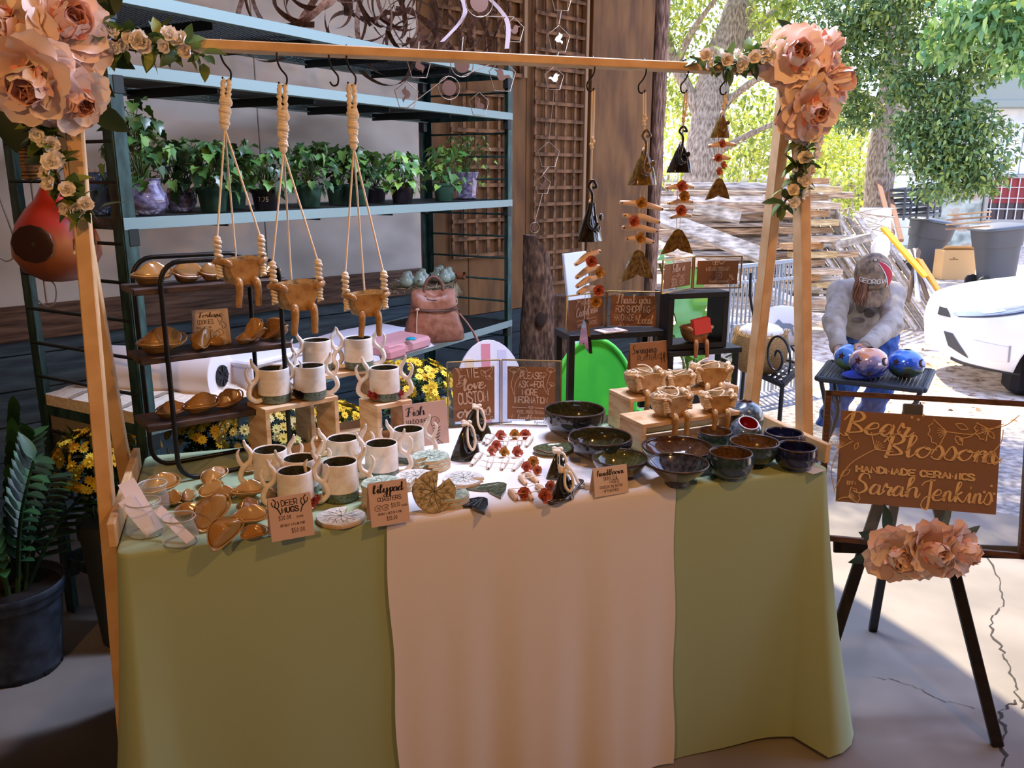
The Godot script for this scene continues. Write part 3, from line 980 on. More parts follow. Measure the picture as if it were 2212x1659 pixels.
	for q in [c1, c2]:
		s = Shape.new()
		var pp := []
		for i in 34:
			var a := i * 0.30
			var rr := 0.015 + 0.0038 * i
			pp.append(q + V(-0.05, 0.16, 0) + (c0 - c1).normalized() * cos(a) * rr + V(0, sin(a) * rr, 0))
		s.tube(pp, 0.007, 6)
		obj("scroll", s, bm, t)
	s = Shape.new()
	s.tube(curve([c3 + V(0, 0.5, 0), c3 + V(0.02, 0.3, 0), c3 + V(0.1, 0.12, 0.02), c2 + V(0, 0.1, 0)], 6), 0.009, 6)
	obj("arm", s, bm, t)
	t = thing("burlap_basket", "round burlap-covered basket with a frayed rim on the iron bench", "basket", Vector3(2.282, 0.37, -2.183))
	s = Shape.new()
	s.lathe([Vector2(0.0, 0.0), Vector2(0.11, 0.0), Vector2(0.155, 0.07), Vector2(0.165, 0.15), Vector2(0.15, 0.21), Vector2(0.13, 0.225), Vector2(0.12, 0.2), Vector2(0.0, 0.19)], 22, Vector3.ZERO, 0.02)
	obj("body", s, grain("9a7a4c", ["6a5030", "a8875a", "c4a474"], V(9, 9, 9), 0.95, 0.05, 0.0, 0.8), t)
	s = Shape.new()
	for i in 220:
		var a := rnd(0, TAU)
		var q := V(cos(a) * 0.145, 0.215 + rnd(-0.012, 0.012), sin(a) * 0.145)
		s.tube([q, q * 1.02 + V(rnd(-0.02, 0.02), rnd(0.0, 0.03), rnd(-0.02, 0.02))], 0.0016, 3)
	var fr := obj("frayed_rim", s, flat("c8a468", 0.9), t)
	fr.set_meta("kind", "stuff")
	s = Shape.new()
	s.blob(V(0, 0.23, 0), V(0.13, 0.05, 0.12), 16, 8)
	obj("white_lining", s, flat("f4f4f0", 0.9), t)
	t = thing("printed_cushion", "white rounded cushion printed with a grey running zebra behind the basket", "cushion", Vector3(2.477, 0.6055, -2.268))
	t.basis = facing(V(-0.25, 0.1, 0.9))
	s = Shape.new()
	s.blob(Vector3.ZERO, V(0.17, 0.125, 0.05), 20, 12)
	obj("cover", s, flat("f6f6f4", 0.85), t)
	s = Shape.new()
	s.prism(PackedVector2Array([Vector2(-0.05, 0.03), Vector2(-0.035, 0.045), Vector2(-0.01, 0.022), Vector2(0.035, 0.02), Vector2(0.06, 0.005), Vector2(0.05, -0.002), Vector2(0.062, -0.05), Vector2(0.054, -0.05), Vector2(0.038, -0.012), Vector2(0.01, -0.006), Vector2(-0.006, -0.012), Vector2(0.004, -0.055), Vector2(-0.005, -0.055), Vector2(-0.022, -0.008), Vector2(-0.03, 0.012), Vector2(-0.058, 0.022)]), 0.045, 0.051)
	obj("zebra_print", s, flat("8a97a6", 0.85), t)
	# white planters behind the stands
	for w in [[Vector3(2.871, -0.2425, -3.464), "white round planter pot with a dark band behind the black box stand"], [Vector3(3.127, -0.2601, -3.621), "pale round planter pot beside the burlap basket"]]:
		t = thing("planter_pot", w[1], "pot", w[0] + V(0.1, 0, -0.5))
		s = Shape.new()
		s.lathe([Vector2(0, 0), Vector2(0.10, 0), Vector2(0.135, 0.40), Vector2(0.15, 0.55), Vector2(0.155, 0.58), Vector2(0.135, 0.575), Vector2(0, 0.54)], 22)
		obj("body", s, flat("dcd6e2", 0.6), t)
		s = Shape.new()
		s.lathe([Vector2(0.133, 0.36), Vector2(0.139, 0.362), Vector2(0.148, 0.48), Vector2(0.146, 0.482)], 22)
		obj("band", s, flat("5a4a52", 0.6), t)
	make_patio()


func bin(at: Vector3, tilt: float, lean: float, label: String) -> void:
	var t := thing("wheeled_bin", label, "bin", at)
	t.basis = facing(V(-0.3, 0, 0.95)) * Basis(V(0, 0, 1), -tilt)
	var m := flat("4a4f56", 0.55)
	var s := Shape.new()
	var r := []
	for w in [[0.0, 0.24, 0.22], [0.05, 0.25, 0.23], [0.66, 0.31, 0.29], [0.67, 0.335, 0.315], [0.94, 0.36, 0.35], [0.95, 0.37, 0.36]]:
		var ring := []
		for k in 24:
			var h := TAU * k / 24
			var c := cos(h)
			var d := -sin(h)
			ring.append(V(signf(c) * pow(absf(c), 0.6) * w[1], w[0], signf(d) * pow(absf(d), 0.6) * w[2]))
		r.append(ring)
	s.rows(r, true, true, true)
	obj("body", s, m, t)
	s = Shape.new()
	r = []
	for w in [[0.955, 0.40, 0.39], [0.985, 0.405, 0.395], [1.01, 0.37, 0.36], [1.035, 0.2, 0.2], [1.04, 0.0, 0.0]]:
		var ring := []
		for k in 24:
			var h := TAU * k / 24
			var c := cos(h)
			var d := -sin(h)
			ring.append(V(signf(c) * pow(absf(c), 0.55) * w[1], w[0], signf(d) * pow(absf(d), 0.55) * w[2]))
		r.append(ring)
	s.rows(r, true, true, false)
	obj("lid", s, flat("565e66", 0.5), t)
	for q in [-0.22, 0.16]:
		s = Shape.new()
		s.tube([V(-0.30, 0.10, q), V(-0.30, 0.10, q + 0.05)], [0.11, 0.11], 16)
		obj("wheel", s, flat("26282b", 0.7), t)


func sphere_patch(t: Node3D, r: Vector3, dir: Vector3, poly: PackedVector2Array, m: Material, called: String) -> void:
	dir = dir.normalized()
	var q := V(dir.x * r.x, dir.y * r.y, dir.z * r.z)
	var s := Shape.new()
	s.prism(poly, -0.01, 0.0025)
	obj(called, s, m, t, Transform3D(facing(V(dir.x / r.x, dir.y / r.y, dir.z / r.z)), q + V(0, r.y * 0.98, 0)))


func star(r: float) -> PackedVector2Array:
	var q := PackedVector2Array()
	for i in 10:
		var a := TAU * i / 10 + PI / 2
		q.append(Vector2(cos(a), sin(a)) * (r if i % 2 == 0 else r * 0.45))
	return q


func moon(r: float) -> PackedVector2Array:
	var q := PackedVector2Array()
	for i in 10:
		var a := PI * 0.25 + PI * 1.5 * i / 9
		q.append(Vector2(cos(a), sin(a)) * r)
	for i in 7:
		var a := PI * 1.55 - PI * 1.1 * (i + 1) / 8
		q.append(Vector2(0.35 * r, 0) + Vector2(cos(a), sin(a)) * r * 0.72)
	return q


func make_patio() -> void:
	var t := thing("patio_table", "low black metal patio table with a ribbed top outside the slab", "table", Vector3(3.417, -0.1821, -2.46))
	var p0 := t.position
	var bm := flat("33373c", 0.5, 0.4)
	var c0 := Vector3(-1.022, 0.5821, 0.6583)
	var c1 := Vector3(-0.6632, 0.5821, 1.045)
	var c2 := Vector3(-0.2781, 0.5821, 0.7019)
	var c3 := Vector3(-0.6796, 0.5821, 0.3239)
	var s := Shape.new()
	for w in [[c0, c1], [c1, c2], [c2, c3], [c3, c0]]:
		s = Shape.new()
		s.bar(w[0], w[1], 0.03, 0.03, 0.008)
		obj("rim", s, bm, t)
	for i in 26:
		var kk := (i + 0.5) / 26.0
		s = Shape.new()
		s.bar(c0.lerp(c1, kk) + V(0, 0.004, 0), c3.lerp(c2, kk) + V(0, 0.004, 0), 0.019, 0.008, 0.002)
		obj("slat", s, bm, t)
	for q in [c0, c1, c2, c3]:
		s = Shape.new()
		var mid: Vector3 = (c0 + c1 + c2 + c3) / 4
		s.tube(curve([q.lerp(mid, 0.06), q.lerp(mid, 0.2) + V(0, -0.16, 0), q.lerp(mid, 0.3) + V(0, -0.3, 0), V(q.x, 0.012, q.z)], 5), 0.012, 6)
		obj("leg", s, bm, t)
		s = Shape.new()
		var pp := []
		for i in 18:
			var a := i * 0.4
			pp.append(q.lerp(mid, 0.25) + V(0, -0.2, 0) + (q - mid).normalized() * cos(a) * (0.012 + 0.0018 * i) + V(0, sin(a) * (0.012 + 0.0018 * i), 0))
		s.tube(pp, 0.005, 5)
		obj("scroll", s, bm, t)
	# glazed lanterns with cut-out stars and moons
	var gl := {"vertex_color_use_as_albedo": true, "clearcoat_enabled": true, "clearcoat": 0.8, "clearcoat_roughness": 0.05}
	var spec := [[Vector3(2.674, 0.41, -1.881), 0.094, "blue and green pierced ceramic globe at the back left of the patio table", "5a8fd0", "3f6fc0", "6f8a4a"], [Vector3(2.591, 0.432, -1.647), 0.100, "orange-topped dark blue pierced ceramic globe standing on the blue tray", "d8956a", "8a7a90", "1c2a78"], [Vector3(2.835, 0.41, -1.645), 0.097, "blue and dark green pierced ceramic globe at the right end of the patio table", "4a86e0", "2a50b0", "3c5238"]]
	for w in spec:
		t = thing("globe_lantern", w[2], "lantern", w[0], -0.6)
		s = Shape.new()
		var r := []
		var R := V(w[1], w[1] * 0.82, w[1])
		for i in 15:
			var e := PI * (i + 0.6) / 15.6 - PI / 2
			var ring := []
			for k in 26:
				var h := TAU * k / 26
				ring.append(V(cos(h) * cos(e) * R.x, sin(e) * R.y + R.y * 0.98, -sin(h) * cos(e) * R.z))
			r.append(ring)
		s.rows(r, true, true)
		for i in s.v.size():
			var y := s.v[i].y / (R.y * 2) + 0.10 * sin(s.v[i].x * 60 + s.v[i].z * 45)
			var c := Color.html(w[3]) if y > 0.72 else Color.html(w[4]) if y > 0.45 else Color.html(w[5])
			s.c[i] = c.srgb_to_linear()
		obj("shell", s, flat("fffffe", 0.15, 0.0, gl), t)
		var cut := flat("3a1c12", 0.8)
		for q in [[V(-0.62, 0.25, 0.75), star(0.021)], [V(0.72, 0.25, 0.65), moon(0.022)], [V(0.05, -0.55, 0.8), moon(0.02)], [V(-0.1, 0.1, -1), star(0.02)]]:
			sphere_patch(t, R, q[0], q[1], cut, "cutout")
		if w[1] > 0.099:
			sphere_patch(t, R, V(0.4, 0.12, 0.85), PackedVector2Array([Vector2(-0.009, -0.006), Vector2(0.009, -0.006), Vector2(0.009, 0.006), Vector2(-0.009, 0.006)]), flat("f4f4f4", 0.8), "price_sticker")
	t = thing("oval_tray", "cobalt blue glazed oval tray under the orange-topped globe", "tray", Vector3(2.628, 0.41, -1.72))
	t.rotation.y = 0.22
	s = Shape.new()
	var r := []
	for w in [Vector2(0.0, 0.004), Vector2(0.11, 0.004), Vector2(0.145, 0.018), Vector2(0.150, 0.020), Vector2(0.145, 0.012), Vector2(0.11, -0.002), Vector2(0.0, -0.002)]:
		var ring := []
		for k in 28:
			var h := TAU * k / 28
			ring.append(V(cos(h) * w.x, w.y + 0.004, -sin(h) * w.x * 0.55))
		r.append(ring)
	r.reverse()
	s.rows(r)
	obj("dish", s, flat("2438a0", 0.15, 0.0, {"clearcoat_enabled": true, "clearcoat": 0.8}), t)


# distance field of tapered capsules joined smoothly, meshed as surface nets
func nets(bones: Array, cell: float, blend: float) -> Shape:
	var lo := V(1e9, 1e9, 1e9)
	var hi := -lo
	for b in bones:
		for e in 2:
			var q: Vector3 = Vector3.ONE * (b[2 + e] + cell * 2)
			lo = lo.min(b[e] - q)
			hi = hi.max(b[e] + q)
	var nx := int((hi.x - lo.x) / cell) + 2
	var ny := int((hi.y - lo.y) / cell) + 2
	var nz := int((hi.z - lo.z) / cell) + 2
	var f := PackedFloat32Array()
	f.resize(nx * ny * nz)
	f.fill(1.0)
	for b in bones:
		var a: Vector3 = b[0]
		var ab: Vector3 = b[1] - a
		var ll := maxf(ab.length_squared(), 1e-9)
		var ra: float = b[2]
		var rb: float = b[3]
		var m := maxf(ra, rb) + blend + cell * 2
		var q0 := ((a.min(b[1]) - Vector3.ONE * m - lo) / cell).floor()
		var q1 := ((a.max(b[1]) + Vector3.ONE * m - lo) / cell).ceil()
		for k in range(maxi(0, int(q0.z)), mini(nz, int(q1.z))):
			for j in range(maxi(0, int(q0.y)), mini(ny, int(q1.y))):
				for i in range(maxi(0, int(q0.x)), mini(nx, int(q1.x))):
					var pt := lo + V(i, j, k) * cell - a
					var t := clampf(pt.dot(ab) / ll, 0, 1)
					var d := (pt - ab * t).length() - lerpf(ra, rb, t)
					var at := i + nx * (j + ny * k)
					var o := f[at]
					var h := clampf(0.5 + 0.5 * (o - d) / blend, 0, 1)
					f[at] = lerpf(o, d, h) - blend * h * (1 - h)
	var s := Shape.new()
	var id := {}
	var strides := [1, nx, nx * ny]
	for k in nz - 1:
		for j in ny - 1:
			for i in nx - 1:
				var at := i + nx * (j + ny * k)
				var n := 0
				var neg := 0
				var acc := Vector3.ZERO
				for e in 12:
					var ax := e / 4
					var u := e % 2
					var w := (e / 2) % 2
					var b: int = at + strides[(ax + 1) % 3] * u + strides[(ax + 2) % 3] * w
					var d0 := f[b]
					var d1 := f[b + strides[ax]]
					if (d0 < 0) != (d1 < 0):
						var q := Vector3.ZERO
						q[ax] = d0 / (d0 - d1)
						q[(ax + 1) % 3] = u
						q[(ax + 2) % 3] = w
						acc += q
						n += 1
				if n:
					id[at] = s.p(lo + (V(i, j, k) + acc / n) * cell)
	for at in id:
		for ax in 3:
			var d0 := f[at]
			var d1 := f[at + strides[ax]]
			if (d0 < 0) == (d1 < 0):
				continue
			var b: int = strides[(ax + 1) % 3]
			var c: int = strides[(ax + 2) % 3]
			if not (id.has(at - b) and id.has(at - c) and id.has(at - b - c)):
				continue
			if d0 < 0:
				s.quad(id[at - b - c], id[at - c], id[at], id[at - b])
			else:
				s.quad(id[at - b - c], id[at - b], id[at], id[at - c])
	return s


func make_person() -> void:
	var t := thing("person", "person in a camouflage cap, grey printed sweatshirt and jeans bending over the patio table", "person", Vector3(3.499, -0.1989, -2.663))
	var o := t.position
	var shl: Vector3 = Vector3(2.931, 0.7737, -2.338) - o
	var shr: Vector3 = Vector3(3.232, 0.7664, -2.238) - o
	var ell: Vector3 = Vector3(2.763, 0.6364, -2.161) - o
	var elr: Vector3 = Vector3(3.059, 0.6239, -2.03) - o
	var wrl: Vector3 = Vector3(2.671, 0.5274, -1.989) - o
	var wrr: Vector3 = Vector3(2.752, 0.5475, -1.86) - o
	var neck: Vector3 = Vector3(3.036, 0.8283, -2.231) - o
	var hd: Vector3 = Vector3(2.93, 0.9266, -2.075) - o
	var hip: Vector3 = Vector3(3.294, 0.4703, -2.509) - o
	var hl: Vector3 = Vector3(3.176, 0.4415, -2.486) - o
	var hr: Vector3 = Vector3(3.347, 0.442, -2.43) - o
	var kl: Vector3 = Vector3(3.046, 0.1898, -2.354) - o
	var kr: Vector3 = Vector3(3.269, 0.1905, -2.282) - o
	var fl := V(kl.x, 0.06, kl.z - 0.12)
	var fr := V(kr.x, 0.06, kr.z - 0.12)
	var chest: Vector3 = (shl + shr) / 2
	# one continuous body under the clothes
	var body := [[hip, chest, 0.11, 0.12], [shl, shr, 0.05, 0.05], [chest, neck, 0.05, 0.05], [neck, hd, 0.06, 0.085], [shl, ell, 0.045, 0.038], [ell, wrl, 0.036, 0.026], [shr, elr, 0.045, 0.038], [elr, wrr, 0.036, 0.026], [hip, hl, 0.1, 0.09], [hip, hr, 0.1, 0.09], [hl, kl, 0.075, 0.055], [hr, kr, 0.075, 0.055], [kl, fl, 0.05, 0.035], [kr, fr, 0.05, 0.035], [fl, fl + V(-0.05, -0.03, 0.16), 0.035, 0.03], [fr, fr + V(-0.05, -0.03, 0.16), 0.035, 0.03]]
	var skin := flat("b98468", 0.55, 0.0, {"subsurf_scatter_enabled": true, "subsurf_scatter_strength": 0.1})
	var bs := nets(body, 0.016, 0.03)
	var hand := func(w: Vector3, tip: Vector3, side: float) -> void:
		var d := (tip - w).normalized()
		var across := d.cross(V(0, 0, 1)).normalized() * side
		var inn := across.cross(d) * side
		var hb := [[w - d * 0.03, w + d * 0.035, 0.024, 0.027], [w + d * 0.035 + across * 0.022, w + d * 0.07 + across * 0.026, 0.018, 0.013], [w + d * 0.035 - across * 0.022, w + d * 0.07 - across * 0.024, 0.018, 0.013]]
		for k in 4:
			var b: Vector3 = w + d * 0.065 + across * (k - 1.5) * 0.019
			var l: float = [0.036, 0.043, 0.041, 0.032][k]
			var m: Vector3 = b + d * l + inn * 0.012
			hb.append([b, m, 0.0095, 0.0085])
			hb.append([m, m + d * l * 0.5 + inn * 0.028, 0.0085, 0.007])
		var th: Vector3 = w + d * 0.02 - across * 0.03
		hb.append([th, th + d * 0.03 - across * 0.024 + inn * 0.01, 0.012, 0.010])
		hb.append([th + d * 0.03 - across * 0.024 + inn * 0.01, th + d * 0.055 - across * 0.02 + inn * 0.03, 0.010, 0.008])
		var hs := nets(hb, 0.005, 0.006)
		var b0 := bs.v.size()
		bs.v.append_array(hs.v)
		bs.t.append_array(hs.t)
		bs.c.append_array(hs.c)
		for q in hs.ix:
			bs.ix.append(q + b0)
	hand.call(wrl + (wrl - ell).normalized() * 0.02, Vector3(2.592, 0.4585, -1.867) - o, 1.0)
	hand.call(wrr + (wrr - elr).normalized() * 0.02, Vector3(2.681, 0.5088, -1.851) - o, -1.0)
	# the face looks down, in the shade of the visor
	var fd := V(-0.35, -0.72, 0.5).normalized()
	bs.blob(hd + fd * 0.095 + V(0, -0.03, 0), V(0.014, 0.02, 0.02), 8, 6)
	for q in [-1, 1]:
		bs.blob(hd + V(0.082 * q, -0.02, 0.0), V(0.012, 0.028, 0.02), 8, 6)
	obj("body", bs, skin, t)
	var eyes := Shape.new()
	for q in [-1, 1]:
		eyes.blob(hd + fd * 0.083 + V(0.032 * q, 0.0, 0.0), V(0.011, 0.008, 0.008), 8, 6)
	obj("eyes", eyes, flat("3a2a22", 0.3), t)
	var mouth := Shape.new()
	mouth.blob(hd + fd * 0.082 + V(0, -0.05, -0.02), V(0.022, 0.006, 0.008), 8, 6)
	obj("mouth", mouth, flat("9a5a50", 0.5), t)
	# sweatshirt
	var top := [[hip, chest, 0.15, 0.125], [hip.lerp(hl, 0.5), shl.lerp(chest, 0.35), 0.11, 0.085], [hip.lerp(hr, 0.5), shr.lerp(chest, 0.35), 0.11, 0.085], [shl, shr, 0.075, 0.075], [chest, neck, 0.08, 0.058], [shl, ell, 0.072, 0.062], [ell, wrl, 0.062, 0.044], [shr, elr, 0.072, 0.062], [elr, wrr, 0.064, 0.046]]
	var grey := grain("b3a898", ["8f867a", "b0a698", "c4bbae"], V(2.2, 2.2, 2.2), 0.95, 0.02, 0.0, 0.15)
	var ts := nets(top, 0.013, 0.035)
	for i in ts.v.size():   # folds of the cloth
		var q := ts.v[i]
		var near := minf(q.distance_to(ell), q.distance_to(elr))
		ts.v[i] += (q - (hip + chest) / 2).normalized() * 0.006 * sin(q.y * 75 + q.x * 40) * clampf(1.3 - near * 5, 0.15, 1)
	obj("sweatshirt", ts, grey, t)
	for w in [[ell, wrl], [elr, wrr]]:
		var cs := Shape.new()
		var d: Vector3 = (w[1] - w[0]).normalized()
		cs.tube([w[1] - d * 0.03, w[1] - d * 0.02, w[1] + d * 0.02, w[1] + d * 0.028], [0.046, 0.052, 0.048, 0.04], 16)
		obj("cuff", cs, flat("a3998a", 0.95), t)
	# dark picture printed across the chest
	var pm := flat("7a7066", 0.95)
	var cn: Vector3 = (Vector3(2.982, 0.6945, -2.203) - o)
	for w in [[V(-0.07, 0.0, 0.0), V(0.026, 0.045, 0.014)], [V(0.0, 0.02, 0.01), V(0.03, 0.055, 0.014)], [V(0.05, -0.02, 0.0), V(0.032, 0.036, 0.014)], [V(-0.01, -0.07, -0.01), V(0.04, 0.022, 0.014)]]:
		var ps := Shape.new()
		ps.blob(Vector3.ZERO, w[1], 14, 8)
		obj("printed_picture", ps, pm, t, Transform3D(Basis(V(0, 1, 0), -0.66) * Basis(V(1, 0, 0), 0.5), cn + Basis(V(0, 1, 0), -0.66) * w[0]))
	# jeans
	var jn := [[hip, hl, 0.14, 0.115], [hip, hr, 0.14, 0.115], [hl, kl, 0.105, 0.082], [hr, kr, 0.105, 0.082], [kl, fl + V(0, 0.03, 0), 0.082, 0.075], [kr, fr + V(0, 0.03, 0), 0.082, 0.075]]
	var js := nets(jn, 0.014, 0.03)
	for i in js.v.size():
		js.v[i] += V(1, 0, 0.5) * 0.005 * sin(js.v[i].y * 60 + js.v[i].x * 25)
	obj("jeans", js, grain("3a5a96", ["263f70", "3f62a0", "6a8cc4"], V(3, 1.5, 3), 0.9, 0.03), t)
	for q in [fl, fr]:
		var sh := Shape.new()
		sh.blob(q + V(-0.02, -0.025, 0.08), V(0.055, 0.04, 0.14), 14, 8)
		obj("shoe", sh, flat("3a302a", 0.7), t)
	# long brown hair falling on the left of the cap
	var hs := Shape.new()
	for i in 46:
		var a := rnd(-0.5, 1.0)
		var q := hd + V(-0.075 + 0.02 * sin(a), 0.0 + rnd(-0.02, 0.03), 0.01 + a * 0.05)
		hs.tube(curve([q, q + V(-0.03, -0.06, 0.01), q + V(-0.035 + rnd(-0.03, 0.02), -0.14 + rnd(-0.03, 0.03), 0.02)], 4), [0.008, 0.009, 0.009, 0.008, 0.008, 0.007, 0.006, 0.004, 0.002], 5)
	obj("hair", hs, grain("7a5238", ["4e3220", "8a6242", "a87c56"], V(30, 3, 30), 0.6), t)
	# cap: crown tipped toward the viewer, visor pointing down
	var cb := Transform3D(Basis(V(0, 1, 0), -0.66) * Basis(V(1, 0, 0), 0.80), hd + V(0, 0.0, 0.0))
	var cap := grain("8c7a66", ["4a4038", "7d7466", "a5886a", "b8aa98"], V(2.6, 2.6, 2.6), 0.9, 0.03)
	var cr := Shape.new()
	var r := []
	for i in 9:
		var e := PI / 2 * i / 8 - 0.12
		var ring := []
		for k in 30:
			var h := TAU * k / 30
			ring.append(V(cos(h) * cos(e) * 0.103, sin(e) * 0.118, -sin(h) * cos(e) * 0.118))
		r.append(ring)
	cr.rows(r)
	var cm := obj("cap", cr, cap, t, cb)
	var pn := Shape.new()   # red side panel edged in white
	for w in [[0.10, 0.27, "b8323a"], [0.085, 0.10, "f0ece6"], [0.27, 0.29, "f0ece6"]]:
		pn = Shape.new()
		r = []
		for i in 9:
			var e := PI / 2 * i / 8.6 - 0.12
			var row := []
			for k in 6:
				var h: float = -PI * lerpf(w[0], w[1], k / 5.0) + 0.0
				row.append(V(cos(h) * cos(e) * 0.105, sin(e) * 0.120, -sin(h) * cos(e) * 0.120))
			row.reverse()
			r.append(row)
		pn.rows(r, false)
		obj("side_panel", pn, flat(w[2], 0.9), cm, Transform3D(Basis(V(0, 1, 0), 0.12), Vector3.ZERO))
	var vs := Shape.new()
	r = []
	for i in 7:
		var k := i / 6.0
		var row := []
		for j in 15:
			var a := (j / 14.0 - 0.5) * 2.1
			row.append(V(sin(a) * (0.103 + 0.02 * k), -0.012 - 0.05 * k * k - absf(sin(a)) * 0.03 * k, cos(a) * (0.115 + 0.085 * k * cos(a * 0.72))))
		r.append(row)
	vs.rows(r, false)
	obj("visor", vs, cap, cm)
	var bt := Shape.new()
	bt.blob(V(0, 0.118, 0), V(0.01, 0.006, 0.01), 8, 6)
	obj("button", bt, flat("c8b8a0", 0.8), cm)
	var ink := Shape.new()
	write(ink, "GEORGIA", Vector2(-0.078, 0.0), 0.030, 0.006, false)
	bend_round(ink, 0.125)
	obj("lettering", ink, flat("f4f0ea", 0.8), cm, Transform3D(Basis(V(1, 0, 0), -0.25), V(0, 0.03, 0.004)))
	ink = Shape.new()
	write(ink, "GA", Vector2(-0.018, -0.028), 0.018, 0.003, false)
	bend_round(ink, 0.127)
	obj("lettering", ink, flat("b8b0a4", 0.8), cm, Transform3D(Basis(V(1, 0, 0), -0.2), V(0, 0.028, 0.0)))


func bend_round(s: Shape, r: float) -> void:   # wraps flat lettering round an upright cylinder that faces +z
	for i in s.v.size():
		var q := s.v[i]
		s.v[i] = V(sin(q.x / r) * r, q.y, cos(q.x / r) * r)


func car_point(x: float, u: float) -> Vector3:   # u from the sill (0) over the near side to the bonnet's middle (1)
	var k := clampf((x - 0.15) / 0.735, 0, 1)
	var w := 0.86 * pow(maxf(0.0, 1.0 - pow(k, 2.7)), 0.5)
	var top := lerpf(0.92, 0.72, pow(clampf((x + 0.5) / 1.35, 0, 1), 1.7)) if x > -0.5 else 0.92
	var low := lerpf(0.20, 0.24, k)
	var bulge := 0.02
	var prof := [Vector2(0.93, low), Vector2(0.985, low + 0.09), Vector2(1.0, 0.42), Vector2(0.995, 0.56), Vector2(0.955, lerpf(0.70, 0.62, k)), Vector2(0.86, top - 0.055), Vector2(0.70, top - 0.02), Vector2(0.40, top), Vector2(0.0, top + 0.015)]
	var f := clampf(u, 0, 1) * (prof.size() - 1)
	var i := mini(int(f), prof.size() - 2)
	var a: Vector2 = prof[i].cubic_interpolate(prof[i + 1], prof[maxi(0, i - 1)], prof[mini(prof.size() - 1, i + 2)], f - i)
	var nose := pow(clampf((x - 0.70) / 0.17, 0, 1), 2.0)
	return V(x - nose * 0.10 * absf(a.y - 0.5) * 2.2, a.y - nose * (a.y - 0.5) * 0.12, a.x * w)


